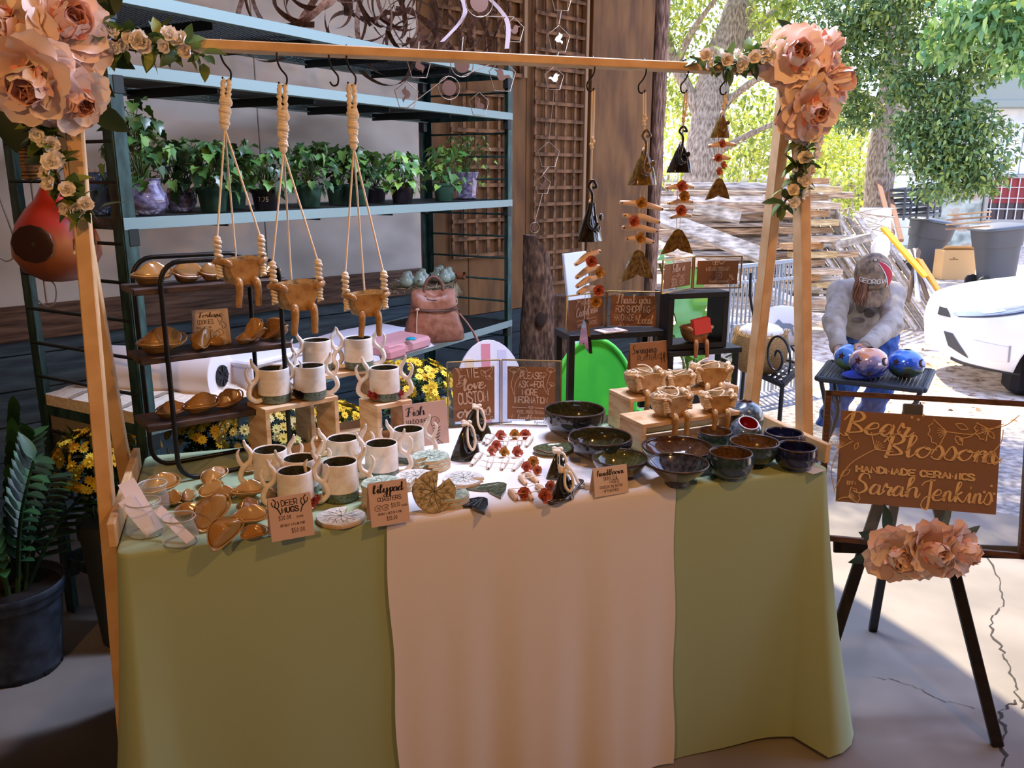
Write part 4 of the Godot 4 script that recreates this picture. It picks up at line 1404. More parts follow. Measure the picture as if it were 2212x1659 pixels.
func make_car() -> void:
	var t := thing("white_car", "white car with its nose pointing left at the right edge of the yard", "car", Vector3(6.105, -0.3045, -3.643))
	var fwd := V(-0.951, 0, -0.308).rotated(Vector3.UP, -0.2)
	t.basis = Basis(fwd, V(0, 1, 0), fwd.cross(V(0, 1, 0)))
	# z of the car is its near side
	var white := flat("eceeee", 0.3, 0.0, {"clearcoat_enabled": true, "clearcoat": 0.6, "clearcoat_roughness": 0.05})
	var s := Shape.new()
	var r := []
	for i in 46:
		var x := -2.2 + 3.085 * (1.0 - pow(1.0 - i / 45.0, 1.6))
		var row := []
		for j in 33:
			var u := j / 16.0
			var q := car_point(x, u if u <= 1.0 else 2.0 - u)
			if u > 1.0:
				q.z = -q.z
			if absf(q.x) < 0.37 and absf(q.z) > 0.6:   # wheel arch
				q.y = maxf(q.y, 0.31 + sqrt(0.137 - q.x * q.x))
			row.append(q)
		row.reverse()
		r.append(row)
	s.rows(r, false)
	obj("body", s, white, t)
	var patch := func(called: String, m: Material, q: Array, off: float) -> void:   # q: outline in (x, u)
		var ps := Shape.new()
		var rr := []
		for i in 13:
			var row := []
			var k := i / 12.0
			for j in 9:
				var h := j / 8.0
				var a: Vector2 = q[0].lerp(q[1], k)
				var b: Vector2 = q[3].lerp(q[2], k)
				var z := a.lerp(b, h)
				var pt := car_point(z.x, z.y)
				var n := (car_point(z.x, z.y + 0.01) - pt).cross(car_point(z.x + 0.01, z.y) - pt).normalized()
				if n.z < 0:
					n = -n
				row.append((pt + n * off) * V(1, 1, -1))
			rr.append(row)
		ps.rows(rr, false)
		obj(called, ps, m, t)
	patch.call("headlight", flat("aeb6bc", 0.1, 0.5, {"clearcoat_enabled": true, "clearcoat": 1.0}), [Vector2(0.32, 0.59), Vector2(0.80, 0.50), Vector2(0.83, 0.565), Vector2(0.40, 0.655)], 0.006)
	patch.call("headlight_rim", flat("2a3440", 0.3), [Vector2(0.22, 0.575), Vector2(0.78, 0.485), Vector2(0.79, 0.50), Vector2(0.24, 0.59)], 0.005)
	patch.call("lamp_bezel", flat("e8ecee", 0.1, 0.6), [Vector2(0.50, 0.575), Vector2(0.64, 0.55), Vector2(0.66, 0.585), Vector2(0.52, 0.61)], 0.010)
	patch.call("amber_reflector", flat("e0581c", 0.25), [Vector2(0.02, 0.625), Vector2(0.34, 0.590), Vector2(0.37, 0.625), Vector2(0.06, 0.665)], 0.008)
	patch.call("bonnet_line", flat("3a4c6a", 0.3), [Vector2(-0.3, 0.665), Vector2(0.42, 0.615), Vector2(0.42, 0.622), Vector2(-0.3, 0.685)], 0.004)
	patch.call("air_intake", flat("33383e", 0.5), [Vector2(0.70, 0.10), Vector2(0.82, 0.16), Vector2(0.84, 0.30), Vector2(0.80, 0.30)], 0.006)
	patch.call("fog_light_recess", flat("dfe4e6", 0.3), [Vector2(0.46, 0.14), Vector2(0.64, 0.12), Vector2(0.70, 0.29), Vector2(0.47, 0.27)], 0.004)
	patch.call("recess_edge", flat("8a9298", 0.4), [Vector2(0.455, 0.14), Vector2(0.468, 0.14), Vector2(0.475, 0.28), Vector2(0.462, 0.28)], 0.008)
	patch.call("grille", flat("2c2f33", 0.4), [Vector2(0.82, 0.46), Vector2(0.875, 0.46), Vector2(0.875, 0.68), Vector2(0.84, 0.66)], 0.008)
	patch.call("valance", flat("2a2c2e", 0.7), [Vector2(0.36, 0.0), Vector2(0.80, 0.0), Vector2(0.80, 0.05), Vector2(0.36, 0.03)], 0.006)
	for z in [0.74, -0.74]:
		var w := Node3D.new()
		s = Shape.new()
		var prof := []
		for q in [Vector2(0.20, -0.10), Vector2(0.29, -0.10), Vector2(0.315, -0.08), Vector2(0.32, 0.0), Vector2(0.315, 0.08), Vector2(0.29, 0.10), Vector2(0.215, 0.10), Vector2(0.20, 0.07)]:
			prof.append(q)
		s.x = Transform3D(Basis(V(1, 0, 0), PI / 2), V(0, 0.31, z))
		s.lathe(prof, 36)
		var ty := obj("tyre", s, flat("3b3c3e", 0.85), t)
		s = Shape.new()
		s.x = Transform3D(Basis(V(1, 0, 0), PI / 2), V(0, 0.31, z))
		s.lathe([Vector2(0.212, -0.10), Vector2(0.21, -0.09), Vector2(0.19, -0.075), Vector2(0.19, -0.02), Vector2(0.0, -0.02), Vector2(0.0, 0.02), Vector2(0.19, 0.02), Vector2(0.19, 0.075), Vector2(0.21, 0.09), Vector2(0.212, 0.10)], 36)
		obj("rim", s, flat("6a6e72", 0.35, 0.6), ty)
		for i in 7:
			s = Shape.new()
			var a := TAU * i / 7
			s.bar(V(cos(a) * 0.03, 0.31 + sin(a) * 0.03, z + 0.07 * signf(z)), V(cos(a) * 0.2, 0.31 + sin(a) * 0.2, z + 0.09 * signf(z)), 0.05, 0.025, 0.006, V(0, 0, 1))
			obj("spoke", s, flat("d6dadc", 0.3, 0.5), ty)
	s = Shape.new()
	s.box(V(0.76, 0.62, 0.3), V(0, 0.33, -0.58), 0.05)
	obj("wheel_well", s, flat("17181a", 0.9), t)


const S0 := Vector3(0.7642, 0, -2.166)
const SU := Vector3(0.7379, 0, -0.675)
const SN := Vector3(-0.675, 0, -0.7379)


func sp(u: float, y: float, n: float) -> Vector3:   # on the rack: u along it (0 at its right front post), n back from its front
	return S0 + SU * u + SN * n + V(0, y, 0)


func make_rack() -> void:
	var t := thing("metal_rack", "tall dark green metal rack with mesh shelves running behind the stall", "rack", sp(0, 0, 0))
	t.basis = Basis(SU, V(0, 1, 0), -SN)   # local x along, z to the front
	var green := grain("2a4844", ["16302e", "294a46", "43645e"], V(3, 1, 3), 0.5, 0.03, 0.2)
	var galv := flat("7f9796", 0.45, 0.3)
	var dark := flat("1c2524", 0.55, 0.3)
	for q in [V(0, 0, 0), V(-2.2, 0, 0), V(0, 0, -0.52), V(-2.2, 0, -0.52)]:
		var s := Shape.new()
		var sx := 1.0 if q.x < -1 else -1.0
		var sz := 1.0 if q.z < -0.3 else -1.0
		s.box(V(0.042, 1.98, 0.006), q + V(sx * 0.021, 0.99, 0), 0.001)
		s.box(V(0.006, 1.98, 0.042), q + V(0, 0.99, sz * 0.021), 0.001)
		obj("post", s, green, t)
	var deck := Shape.new()
	for dir in [1.0, -1.0]:
		var d := Vector2(0.90, 0.436 * dir)
		var n := Vector2(-d.y, d.x)
		for i in range(-90, 91):
			var c: Vector2 = Vector2(-1.1, -0.26) + n * i * 0.0165
			# clip the strand to the shelf
			var lo := -2.0
			var hi := 2.0
			for ax in 2:
				var mn: float = [-2.19, -0.515][ax]
				var mx: float = [-0.01, -0.005][ax]
				var a := (mn - c[ax]) / d[ax]
				var b := (mx - c[ax]) / d[ax]
				lo = maxf(lo, minf(a, b))
				hi = minf(hi, maxf(a, b))
			if hi - lo > 0.02:
				deck.bar(V(c.x + d.x * lo, 0, c.y + d.y * lo), V(c.x + d.x * hi, 0, c.y + d.y * hi), 0.0032, 0.003)
	var dm := deck.mesh()
	for y in [0.20, 0.741, 1.348, 1.76, 1.95]:
		var s := Shape.new()
		for z in [0.002, -0.522]:
			s = Shape.new()
			s.box(V(2.2, 0.034, 0.005), V(-1.1, y - 0.012, z), 0.001)
			s.box(V(2.2, 0.004, 0.03), V(-1.1, y - 0.027, z + (-0.015 if z > -0.1 else 0.015)))
			obj("shelf_rail", s, galv if y > 0.5 else green, t)
		for x in [-0.004, -2.196]:
			s = Shape.new()
			s.box(V(0.005, 0.034, 0.52), V(x, y - 0.012, -0.26), 0.001)
			obj("shelf_end", s, green, t)
		obj("mesh_deck", dm, dark, t, Transform3D(Basis(), V(0, y, 0)))
		for x in [-0.42, -0.86, -1.30, -1.74]:
			s = Shape.new()
			s.box(V(0.045, 0.004, 0.44), V(x, y - 0.012, -0.29), 0.0)
			s.box(V(0.004, 0.03, 0.44), V(x - 0.02, y - 0.026, -0.29), 0.0)
			obj("cross_bar", s, dark, t)
		for q in [V(-0.03, y - 0.05, -0.01), V(-2.17, y - 0.05, -0.01), V(-0.03, y - 0.05, -0.51), V(-2.17, y - 0.05, -0.51)]:
			s = Shape.new()
			s.box(V(0.035, 0.05, 0.03), q, 0.002)
			obj("bracket", s, dark, t)
	for x in [0.0, -2.2]:
		for y in [0.32, 0.44, 0.56, 0.66, 0.84, 0.95, 1.06, 1.17, 1.28, 1.45, 1.56, 1.67, 1.86]:
			var s := Shape.new()
			s.tube([V(x, y, -0.01), V(x, y, -0.25), V(x, y, -0.51)], 0.0055, 6)
			obj("rung", s, dark if x < -1 else green, t)


func make_rack_things() -> void:
	var s := Shape.new()
	# roll of white wrapping with a black spool hub
	var a := Vector3(-0.6384, 0.832, -0.9118)
	var b := a + SN * 0.40 - SU * 0.14
	var t := thing("fabric_roll", "big roll of white wrapping with a black spoked hub on the rack's lower shelf", "roll", V(a.x, 0.745, a.z))
	var o := t.position
	var d := (b - a).normalized()
	var white := flat("e9e4e6", 0.8)
	s.tube([a - o, a + d * 0.004 - o, b - d * 0.004 - o, b - o], [0.084, 0.086, 0.086, 0.084], 40, true)
	obj("roll", s, white, t)
	s = Shape.new()
	s.tube([a - o + d * 0.002, a - o - d * 0.006], 0.036, 28)
	var hub := obj("hub", s, flat("15161a", 0.5), t)
	s = Shape.new()
	var u := d.cross(V(0, 1, 0)).normalized()
	var w := u.cross(d)
	for i in 8:
		var q := u * cos(TAU * i / 8) + w * sin(TAU * i / 8)
		s.bar(a - o - d * 0.008 + q * 0.012, a - o - d * 0.008 + q * 0.034, 0.004, 0.004, 0, d)
	obj("spoke", s, flat("2c2e33", 0.5), hub)
	# quilt hanging over the left end
	t = thing("folded_quilt", "cream quilted blanket with grey stripes folded over the left end of the lower shelf", "blanket", sp(-2.0, 0.745, 0.25))
	t.basis = Basis(SU, V(0, 1, 0), -SN)
	s = Shape.new()
	var r := []
	for i in 21:
		var x := -0.20 + i * 0.028
		var row := []
		var drop := -0.012 * pow(maxf(0, -x - 0.1) * 8, 2)
		for q in [[-0.26, 0.0], [-0.265, 0.02], [-0.24, 0.036], [-0.12, 0.042], [0.0, 0.04], [0.12, 0.043], [0.24, 0.038], [0.272, 0.022], [0.276, 0.004]]:
			row.append(V(x, q[1] + drop + 0.003 * sin(x * 60 + q[0] * 20) + 0.006, q[0]))
		row.reverse()
		r.append(row)
	s.rows(r, false)
	for e in [r[0], r[-1]]:
		s.face(e, V(-1, 0, 0))
	obj("cover", s, grain("ecdfce", ["d9c8b0", "f0e6d8"], V(6, 6, 6), 0.95, 0.03, 0.0, 0.3), t)
	for z in [-0.1, 0.02, 0.14]:
		s = Shape.new()
		r = []
		for i in 21:
			var x := -0.20 + i * 0.028
			var drop := -0.012 * pow(maxf(0, -x - 0.1) * 8, 2)
			r.append([V(x, 0.0505 + drop + 0.003 * sin(x * 60 + z * 20), z + 0.012), V(x, 0.0505 + drop + 0.003 * sin(x * 60 + z * 20), z - 0.012)])
		s.rows(r, false)
		obj("stripe", s, flat("a89a88", 0.95), t)
	s = Shape.new()
	s.box(V(0.005, 0.13, 0.3), V(-0.19, -0.075, -0.08), 0.001)
	obj("hanging_flap", s, flat("8d8578", 0.8), t)
	# white sheets and a flat box
	t = thing("white_sheet", "loose white sheet spread along the lower shelf beside the pink bag", "sheet", sp(-1.05, 0.745, 0.25))
	t.basis = Basis(SU, V(0, 1, 0), -SN)
	s = Shape.new()
	r = []
	for i in 17:
		var x := -0.62 + i * 0.075
		var row := []
		for j in 9:
			var z := 0.255 - j * 0.06
			row.append(V(x, 0.012 + 0.006 * sin(x * 9 + z * 4) + 0.004 * sin(z * 21), z))
		row.push_front(V(x, -0.012, 0.262))
		r.append(row)
	s.rows(r, false)
	obj("cloth", s, flat("e4e0ee", 0.85), t)
	t = thing("white_box", "low white cardboard box on the lower shelf behind the stacked mugs", "box", Vector3(-0.4717, 0.752, -1.023))
	t.basis = Basis(SU, V(0, 1, 0), -SN)
	s = Shape.new()
	s.box(V(0.26, 0.10, 0.16), V(0, 0.05, -0.05), 0.008)
	obj("body", s, flat("e8e4ee", 0.8), t)
	s = Shape.new()
	s.box(V(0.27, 0.02, 0.17), V(0, 0.108, -0.05), 0.006)
	obj("lid", s, flat("efecf4", 0.8), t)
	t = thing("white_tray", "shallow white tray standing behind the topmost antler mugs on the shelf", "tray", Vector3(-0.3253, 0.752, -1.345))
	t.basis = Basis(SU, V(0, 1, 0), -SN)
	s = Shape.new()
	s.box(V(0.22, 0.05, 0.14), V(0, 0.025, 0), 0.012)
	obj("body", s, flat("eae6f2", 0.7), t)
	s = Shape.new()
	s.box(V(0.19, 0.006, 0.11), V(0, 0.052, 0), 0.002)
	obj("lining", s, flat("d6d2e4", 0.8), t)
	# pink folded apron bag with lettering, and a turquoise brooch on it
	t = thing("pink_bag", "folded pink canvas bag with faint script printed on it at the shelf edge", "bag", Vector3(0.0609, 0.752, -1.532))
	t.basis = Basis(SU, V(0, 1, 0), -SN)
	s = Shape.new()
	s.box(V(0.30, 0.05, 0.17), V(0, 0.025, -0.02), 0.012, Basis(V(1, 0, 0), 0.06))
	obj("fold", s, flat("d79a9c", 0.9), t)
	s = Shape.new()
	s.box(V(0.12, 0.045, 0.05), V(-0.13, 0.02, 0.07), 0.01)
	obj("side_pocket", s, flat("c98689", 0.9), t)
	s = Shape.new()
	for i in 3:
		var q := []
		for k in 16:
			q.append(Vector2(-0.10 + k * 0.011 + i * 0.02, 0.02 * i - 0.03 + 0.006 * sin(k * 1.9 + i)))
		ribbon(s, q, 0.0016, true)
	obj("lettering", s, flat("6a4a4c", 0.9), t, Transform3D(Basis(V(1, 0, 0), -PI / 2 + 0.06), V(0, 0.0515, -0.02)))
	t = thing("brooch", "small oval turquoise brooch lying on the pink bag", "brooch", Vector3(0.1003, 0.806, -1.465))
	s = Shape.new()
	s.blob(V(0, 0.006, 0), V(0.022, 0.008, 0.016), 16, 8)
	obj("stone", s, flat("1f9cb4", 0.15), t)
	s = Shape.new()
	s.tube([V(0.024, 0.002, 0), V(0.017, 0.002, 0.012), V(0, 0.002, 0.018), V(-0.017, 0.002, 0.012), V(-0.024, 0.002, 0), V(-0.017, 0.002, -0.012), V(0, 0.002, -0.018), V(0.017, 0.002, -0.012), V(0.024, 0.002, 0)], 0.002, 6)
	obj("setting", s, flat("b8b4a8", 0.3, 0.8), t)
	backpack()
	# mossy tray of ceramic birds on a stand
	t = thing("moss_tray", "shallow twiggy moss tray raised on a stand behind the leather backpack", "tray", sp(-0.30, 0.745, 0.34))
	t.basis = Basis(SU, V(0, 1, 0), -SN)
	s = Shape.new()
	s.lathe([Vector2(0.0, 0.155), Vector2(0.12, 0.16), Vector2(0.22, 0.19), Vector2(0.235, 0.20), Vector2(0.2, 0.195), Vector2(0.0, 0.18)], 24, Vector3.ZERO, 0.03, 0.55)
	obj("dish", s, grain("7a6a50", ["4e4230", "8a7858", "a8986e"], V(20, 20, 20), 0.95, 0.05), t)
	s = Shape.new()
	s.lathe([Vector2(0.10, 0.0), Vector2(0.09, 0.01), Vector2(0.02, 0.03), Vector2(0.02, 0.15), Vector2(0.06, 0.158)], 14)
	obj("stand", s, flat("4a4034", 0.8), t)
	s = Shape.new()
	for i in 260:
		var h := rnd(0, TAU)
		var q := V(cos(h) * 0.22 * rnd(0.7, 1.05), 0.195, sin(h) * 0.12 * rnd(0.7, 1.05))
		s.tube([q, q + V(rnd(-0.04, 0.04), rnd(-0.03, 0.015), rnd(-0.03, 0.03))], 0.0014, 3)
	for i in 24:
		var q := V(0.2 + rnd(-0.02, 0.03), 0.19, 0.05)
		s.tube(curve([q, q + V(rnd(-0.03, 0.03), -0.04, 0.02), q + V(rnd(-0.05, 0.05), rnd(-0.09, -0.05), 0.02)], 3), 0.0015, 3)
	obj("moss", s, flat("a39a7c", 0.95), t).set_meta("kind", "stuff")
	var k := 0
	for q in [V(-0.165, 0.205, 0.02), V(-0.11, 0.205, 0.06), V(-0.09, 0.2, -0.02), V(0.0, 0.205, 0.0), V(0.10, 0.205, 0.02), V(0.135, 0.205, 0.065), V(0.17, 0.205, -0.01), V(0.09, 0.2, 0.07)]:
		var e := thing("ceramic_bird", "glossy grey-green ceramic bird on the moss tray, %s" % ["leftmost of all", "second from the left, in front", "third from the left, at the back", "directly behind the backpack handle", "just right of the backpack handle", "right of the backpack, in front", "rightmost of all", "right of the backpack, lowest"][k], "figurine", t.transform * q, k * 1.3, "ceramic birds on the moss tray")
		var m := flat("8fa598", 0.15, 0.0, {"clearcoat_enabled": true, "clearcoat": 0.7})
		s = Shape.new()
		s.lathe([Vector2(0.0, -0.004), Vector2(0.026, 0.0), Vector2(0.036, 0.018), Vector2(0.030, 0.036), Vector2(0.018, 0.048), Vector2(0.017, 0.056), Vector2(0.014, 0.066), Vector2(0.0, 0.07)], 14)
		obj("body", s, m, e)
		s = Shape.new()
		s.tube([V(0.012, 0.056, 0), V(0.026, 0.053, 0)], [0.005, 0.001], 6)
		obj("beak", s, flat("5d6a60", 0.3), e)
		s = Shape.new()
		s.tube([V(-0.028, 0.022, 0), V(-0.055, 0.034, 0)], [0.012, 0.004], 6, true, 0.5)
		obj("tail", s, m, e)
		k += 1
	for i in 2:
		t = thing("bamboo_tube", "short brown bamboo tube at the right rim of the moss tray, the %s of two" % ["lower", "upper"][i], "tube", sp(-0.12 + i * 0.035, 0.955 + i * 0.012, 0.30 - i * 0.03), 0.8, "bamboo tubes on the moss tray")
		s = Shape.new()
		s.tube([V(0, 0, -0.035), V(0, 0, 0.035)], 0.020, 14, false)
		s.tube([V(0, 0, 0.035), V(0, 0, -0.035)], 0.014, 14, false)
		obj("wall", s, flat("8a5a3c", 0.6), t)
		s = Shape.new()
		s.tube([V(0, 0, 0.034), V(0, 0, 0.036)], 0.021, 14, false)
		obj("ring", s, flat("5a3826", 0.6), t)
	# gourds hanging at the left end
	t = thing("painted_gourd", "large hanging gourd painted red with green leaf shapes behind the left frame legs", "gourd", Vector3(-1.051, 1.286, -0.7934))
	s = Shape.new()
	r = []
	for w2 in [[-0.118, 0.0], [-0.112, 0.045], [-0.085, 0.09], [-0.04, 0.116], [0.0, 0.115], [0.05, 0.098], [0.09, 0.07], [0.115, 0.045], [0.14, 0.03], [0.165, 0.018], [0.18, 0.006]]:
		var ring := []
		for j in 28:
			var h := TAU * j / 28
			ring.append(V(cos(h) * w2[1], w2[0], -sin(h) * w2[1]))
		r.append(ring)
	s.rows(r, true, false, true)
	for i in s.v.size():
		var y := s.v[i].y + 0.012 * sin(s.v[i].x * 40)
		s.c[i] = Color.html("b8382a" if y > 0.03 else "9a5a34" if y > -0.05 else "8a4a2c").srgb_to_linear()
	obj("shell", s, flat("fffffd", 0.35, 0.0, {"vertex_color_use_as_albedo": true}), t)
	for w2 in [[V(-0.35, -0.0, 0.9), 0.062, 0.052, "3a2018"], [V(-0.36, 0.0, 0.905), 0.052, 0.042, "3d4a34"], [V(-0.30, -0.22, 0.92), 0.045, 0.022, "6a7a3a"], [V(-0.40, 0.28, 0.85), 0.018, 0.016, "a08a50"], [V(0.72, -0.1, 0.7), 0.03, 0.045, "b8b4c8"], [V(0.62, -0.35, 0.7), 0.03, 0.03, "c8a468"]]:
		var dv: Vector3 = w2[0].normalized()
		s = Shape.new()
		s.blob(Vector3.ZERO, V(w2[1], w2[2], 0.006), 18, 6)
		obj("painted_leaf", s, flat(w2[3], 0.4), t, Transform3D(facing(dv), dv * 0.1135))
	s = Shape.new()
	s.tube(curve([V(0, 0.175, 0), V(0.0, 0.3, 0.0), V(-0.01, 0.42, -0.01)], 4), 0.003, 6)
	obj("cord", s, flat("2a2622", 0.8), t)
	t = thing("woven_basket", "small hanging woven basket half hidden by the left garland", "basket", Vector3(-1.184, 1.506, -1.252))
	s = Shape.new()
	for i in 9:
		var y := -0.045 + i * 0.011
		var q := 0.055 * sqrt(maxf(0.05, 1.0 - pow(y / 0.06, 2)))
		s.lathe([Vector2(q - 0.003, y - 0.005), Vector2(q + 0.004, y - 0.003), Vector2(q + 0.004, y + 0.003), Vector2(q - 0.003, y + 0.005)], 20)
	obj("weave", s, grain("b08048", ["8a5c30", "c89858"], V(30, 30, 30), 0.8), t)
	s = Shape.new()
	s.lathe([Vector2(0.0, -0.055), Vector2(0.03, -0.05), Vector2(0.048, -0.03), Vector2(0.05, -0.02)], 20)
	s.lathe([Vector2(0.05, 0.045), Vector2(0.045, 0.055), Vector2(0.03, 0.07), Vector2(0.0, 0.075)], 20)
	obj("base", s, flat("4a3424", 0.8), t)
	s = Shape.new()
	s.tube([V(0, 0.07, 0), V(-0.01, 0.35, 0)], 0.002, 5)
	obj("wire", s, flat("5a5650", 0.5), t)
	t = thing("red_ball", "glossy red ornament ball behind the left frame leg and garland", "ornament", Vector3(-1.036, 1.469, -1.248))
	s = Shape.new()
	s.blob(Vector3.ZERO, V(0.03, 0.045, 0.03), 16, 10)
	obj("shell", s, flat("a8241c", 0.2), t)
	s = Shape.new()
	s.tube([V(0, 0.04, 0), V(0.0, 0.22, 0)], 0.0015, 5)
	obj("string", s, flat("4a4640", 0.7), t)
	t = thing("glazed_vase", "blue-grey glazed vase behind the left front post of the rack", "vase", sp(-2.08, 1.352, 0.30))
	s = Shape.new()
	s.lathe([Vector2(0, 0), Vector2(0.05, 0), Vector2(0.07, 0.06), Vector2(0.06, 0.11), Vector2(0.055, 0.13), Vector2(0.045, 0.13), Vector2(0.04, 0.1), Vector2(0, 0.09)], 20)
	obj("body", s, flat("3f5578", 0.15), t)
	s = Shape.new()
	s.lathe([Vector2(0.056, 0.125), Vector2(0.06, 0.132), Vector2(0.05, 0.134)], 20)
	obj("rim", s, flat("b0b4c8", 0.2), t)
	for w2 in [[Vector3(-1.185, 1.266, -0.9185), 0.17, "grey bent wire hook hanging at the far left edge of the rack"], [Vector3(-1.1, 1.12, -0.9608), 0.05, "grey wire hook under the painted gourd"]]:
		s = Shape.new()
		var q: Vector3 = w2[0]
		s.tube(curve([q + V(-0.03, w2[1], 0), q + V(0.0, 0.02, 0), q + V(-0.005, -0.03, 0), q + V(-0.03, -0.045, 0), q + V(-0.055, -0.02, 0)], 5), 0.0025, 6)
		tag(obj("wire_hook", s, flat("8a8a88", 0.4, 0.6)), w2[2], "hook")


func backpack() -> void:
	var t := thing("leather_backpack", "tan leather backpack slumped upright on the lower shelf of the rack", "bag", Vector3(0.2572, 0.748, -1.729))
	t.basis = facing(V(-0.10, 0, 1))
	var m := grain("93604a", ["7a4a38", "96624c", "a87660"], V(4, 4, 4), 0.45, 0.02, 0.0, 0.12)
	var s := Shape.new()
	var r := []
	for w in [[0.0, 0.128, 0.06], [0.01, 0.136, 0.07], [0.05, 0.130, 0.075], [0.10, 0.118, 0.066], [0.135, 0.104, 0.054], [0.15, 0.100, 0.05], [0.175, 0.104, 0.048], [0.20, 0.103, 0.04], [0.222, 0.094, 0.028], [0.232, 0.078, 0.012]]:
		var ring := []
		for k in 32:
			var h := TAU * k / 32
			var c := cos(h)
			var d := -sin(h)
			var x: float = signf(c) * pow(absf(c), 0.75) * w[1]
			var y: float = w[0]
			if y > 0.2:
				y -= 0.03 * pow(maxf(0, 1.0 - absf(x) / 0.07), 1.2)
			ring.append(V(x + 0.004 * sin(y * 60 + h * 3), y, signf(d) * pow(absf(d), 0.8) * w[2] + 0.004 * sin(x * 50 + y * 30)))
		r.append(ring)
	s.rows(r, true, true, true)
	obj("body", s, m, t)
	s = Shape.new()
	s.tube(curve([V(-0.045, 0.2, 0.01), V(-0.032, 0.262, 0.005), V(0.0, 0.287, 0.0), V(0.035, 0.262, 0.005), V(0.046, 0.2, 0.01)], 6), 0.007, 8)
	obj("handle", s, flat("6a4434", 0.5), t)
	s = Shape.new()
	s.tube(curve([V(-0.108, 0.155, 0.03), V(-0.05, 0.142, 0.058), V(0.05, 0.14, 0.058), V(0.10, 0.146, 0.035), V(0.118, 0.13, 0.02)], 6), 0.0035, 6)
	s.tube(curve([V(-0.105, 0.16, 0.03), V(-0.05, 0.150, 0.056), V(0.05, 0.148, 0.056), V(0.104, 0.158, 0.03)], 6), 0.002, 6)
	obj("zip", s, flat("4a3020", 0.5), t)
	s = Shape.new()
	s.tube(curve([V(-0.078, 0.147, 0.056), V(-0.084, 0.10, 0.068), V(-0.086, 0.05, 0.08)], 4), 0.003, 6)
	s.blob(V(-0.078, 0.15, 0.056), V(0.01, 0.006, 0.006), 8, 6)
	obj("zip_pull", s, flat("caa890", 0.5), t)
	s = Shape.new()
	s.tube(curve([V(-0.04, 0.206, 0.028), V(-0.03, 0.192, 0.038), V(0.0, 0.187, 0.042), V(0.04, 0.192, 0.038), V(0.05, 0.206, 0.03)], 5), 0.0025, 5)
	obj("piping", s, flat("3a241a", 0.5), t)
	for i in 2:
		s = Shape.new()
		s.tube(curve([V(0.115, 0.12, 0.01), V(0.16, 0.06, 0.03), V(0.185, -0.01 + 0.02 * i, 0.08), V(0.19 + 0.012 * i, -0.07, 0.11), V(0.185 + 0.012 * i, -0.12, 0.11)], 6), 0.008, 8, true, 0.35)
		obj("strap", s, m, t)


func ivy_leaf_mesh(l: float) -> ArrayMesh:
	var s := Shape.new()
	var pts := []
	for q in [Vector2(0.0, 0.0), Vector2(0.28, -0.12), Vector2(0.52, 0.08), Vector2(0.36, 0.32), Vector2(0.40, 0.52), Vector2(0.22, 0.62), Vector2(0.0, 1.0), Vector2(-0.22, 0.62), Vector2(-0.40, 0.52), Vector2(-0.36, 0.32), Vector2(-0.52, 0.08), Vector2(-0.28, -0.12)]:
		pts.append(V(q.x * l, absf(q.x) * l * 0.25 - q.y * q.y * l * 0.22, q.y * l))
	var c := s.p(V(0, -0.03 * l, 0.35 * l))
	for q in pts:
		s.p(q)
	for i in pts.size():
		s.tri(c, 1 + (i + 1) % pts.size(), 1 + i)
	return s.mesh()


func leafy(t: Node3D, base: Vector3, h: float, r: float, n: int, mesh: Mesh, mm: Array, trail := 0.0, lean := Vector3.ZERO, called := "leaf") -> void:
	var st := Shape.new()
	for i in n:
		var a := rnd(0, TAU)
		var k := pow(rnd(0, 1), 0.6)
		var e := rnd(-0.25 - trail, 1.0)
		var q := base + V(cos(a) * r * k * sqrt(maxf(0.1, 1.0 - e * e * 0.6)), h * (0.35 + 0.65 * e) if e > 0 else h * (0.35 + e * 1.0), sin(a) * r * k * sqrt(maxf(0.1, 1.0 - e * e * 0.6))) + lean * e
		if i % 3 == 0:
			st.tube(curve([base + V(rnd(-0.01, 0.01), 0, rnd(-0.01, 0.01)), base.lerp(q, 0.55) + V(0, 0.03, 0), q], 3), 0.0014, 4)
		var out := V(cos(a), 0.0, sin(a))
		var bs := facing(out + V(0, rnd(-0.9, 0.2), 0)) * Basis.from_euler(V(rnd(-0.3, 0.9), rnd(-0.5, 0.5), rnd(-0.7, 0.7)))
		obj(called, mesh, mm[i % mm.size()], t, Transform3D(bs.scaled(Vector3.ONE * rnd(0.7, 1.25)), q))
	obj("stem", st, flat("5a6a34", 0.6), t)


func leaf_mats(hexes: Array, back := 0.15, rough := 0.35) -> Array:
	var r := []
	for h in hexes:
		r.append(flat(h, rough, 0.0, {"backlight_enabled": true, "backlight": Color(back, back * 1.2, back * 0.3)}))
	return r


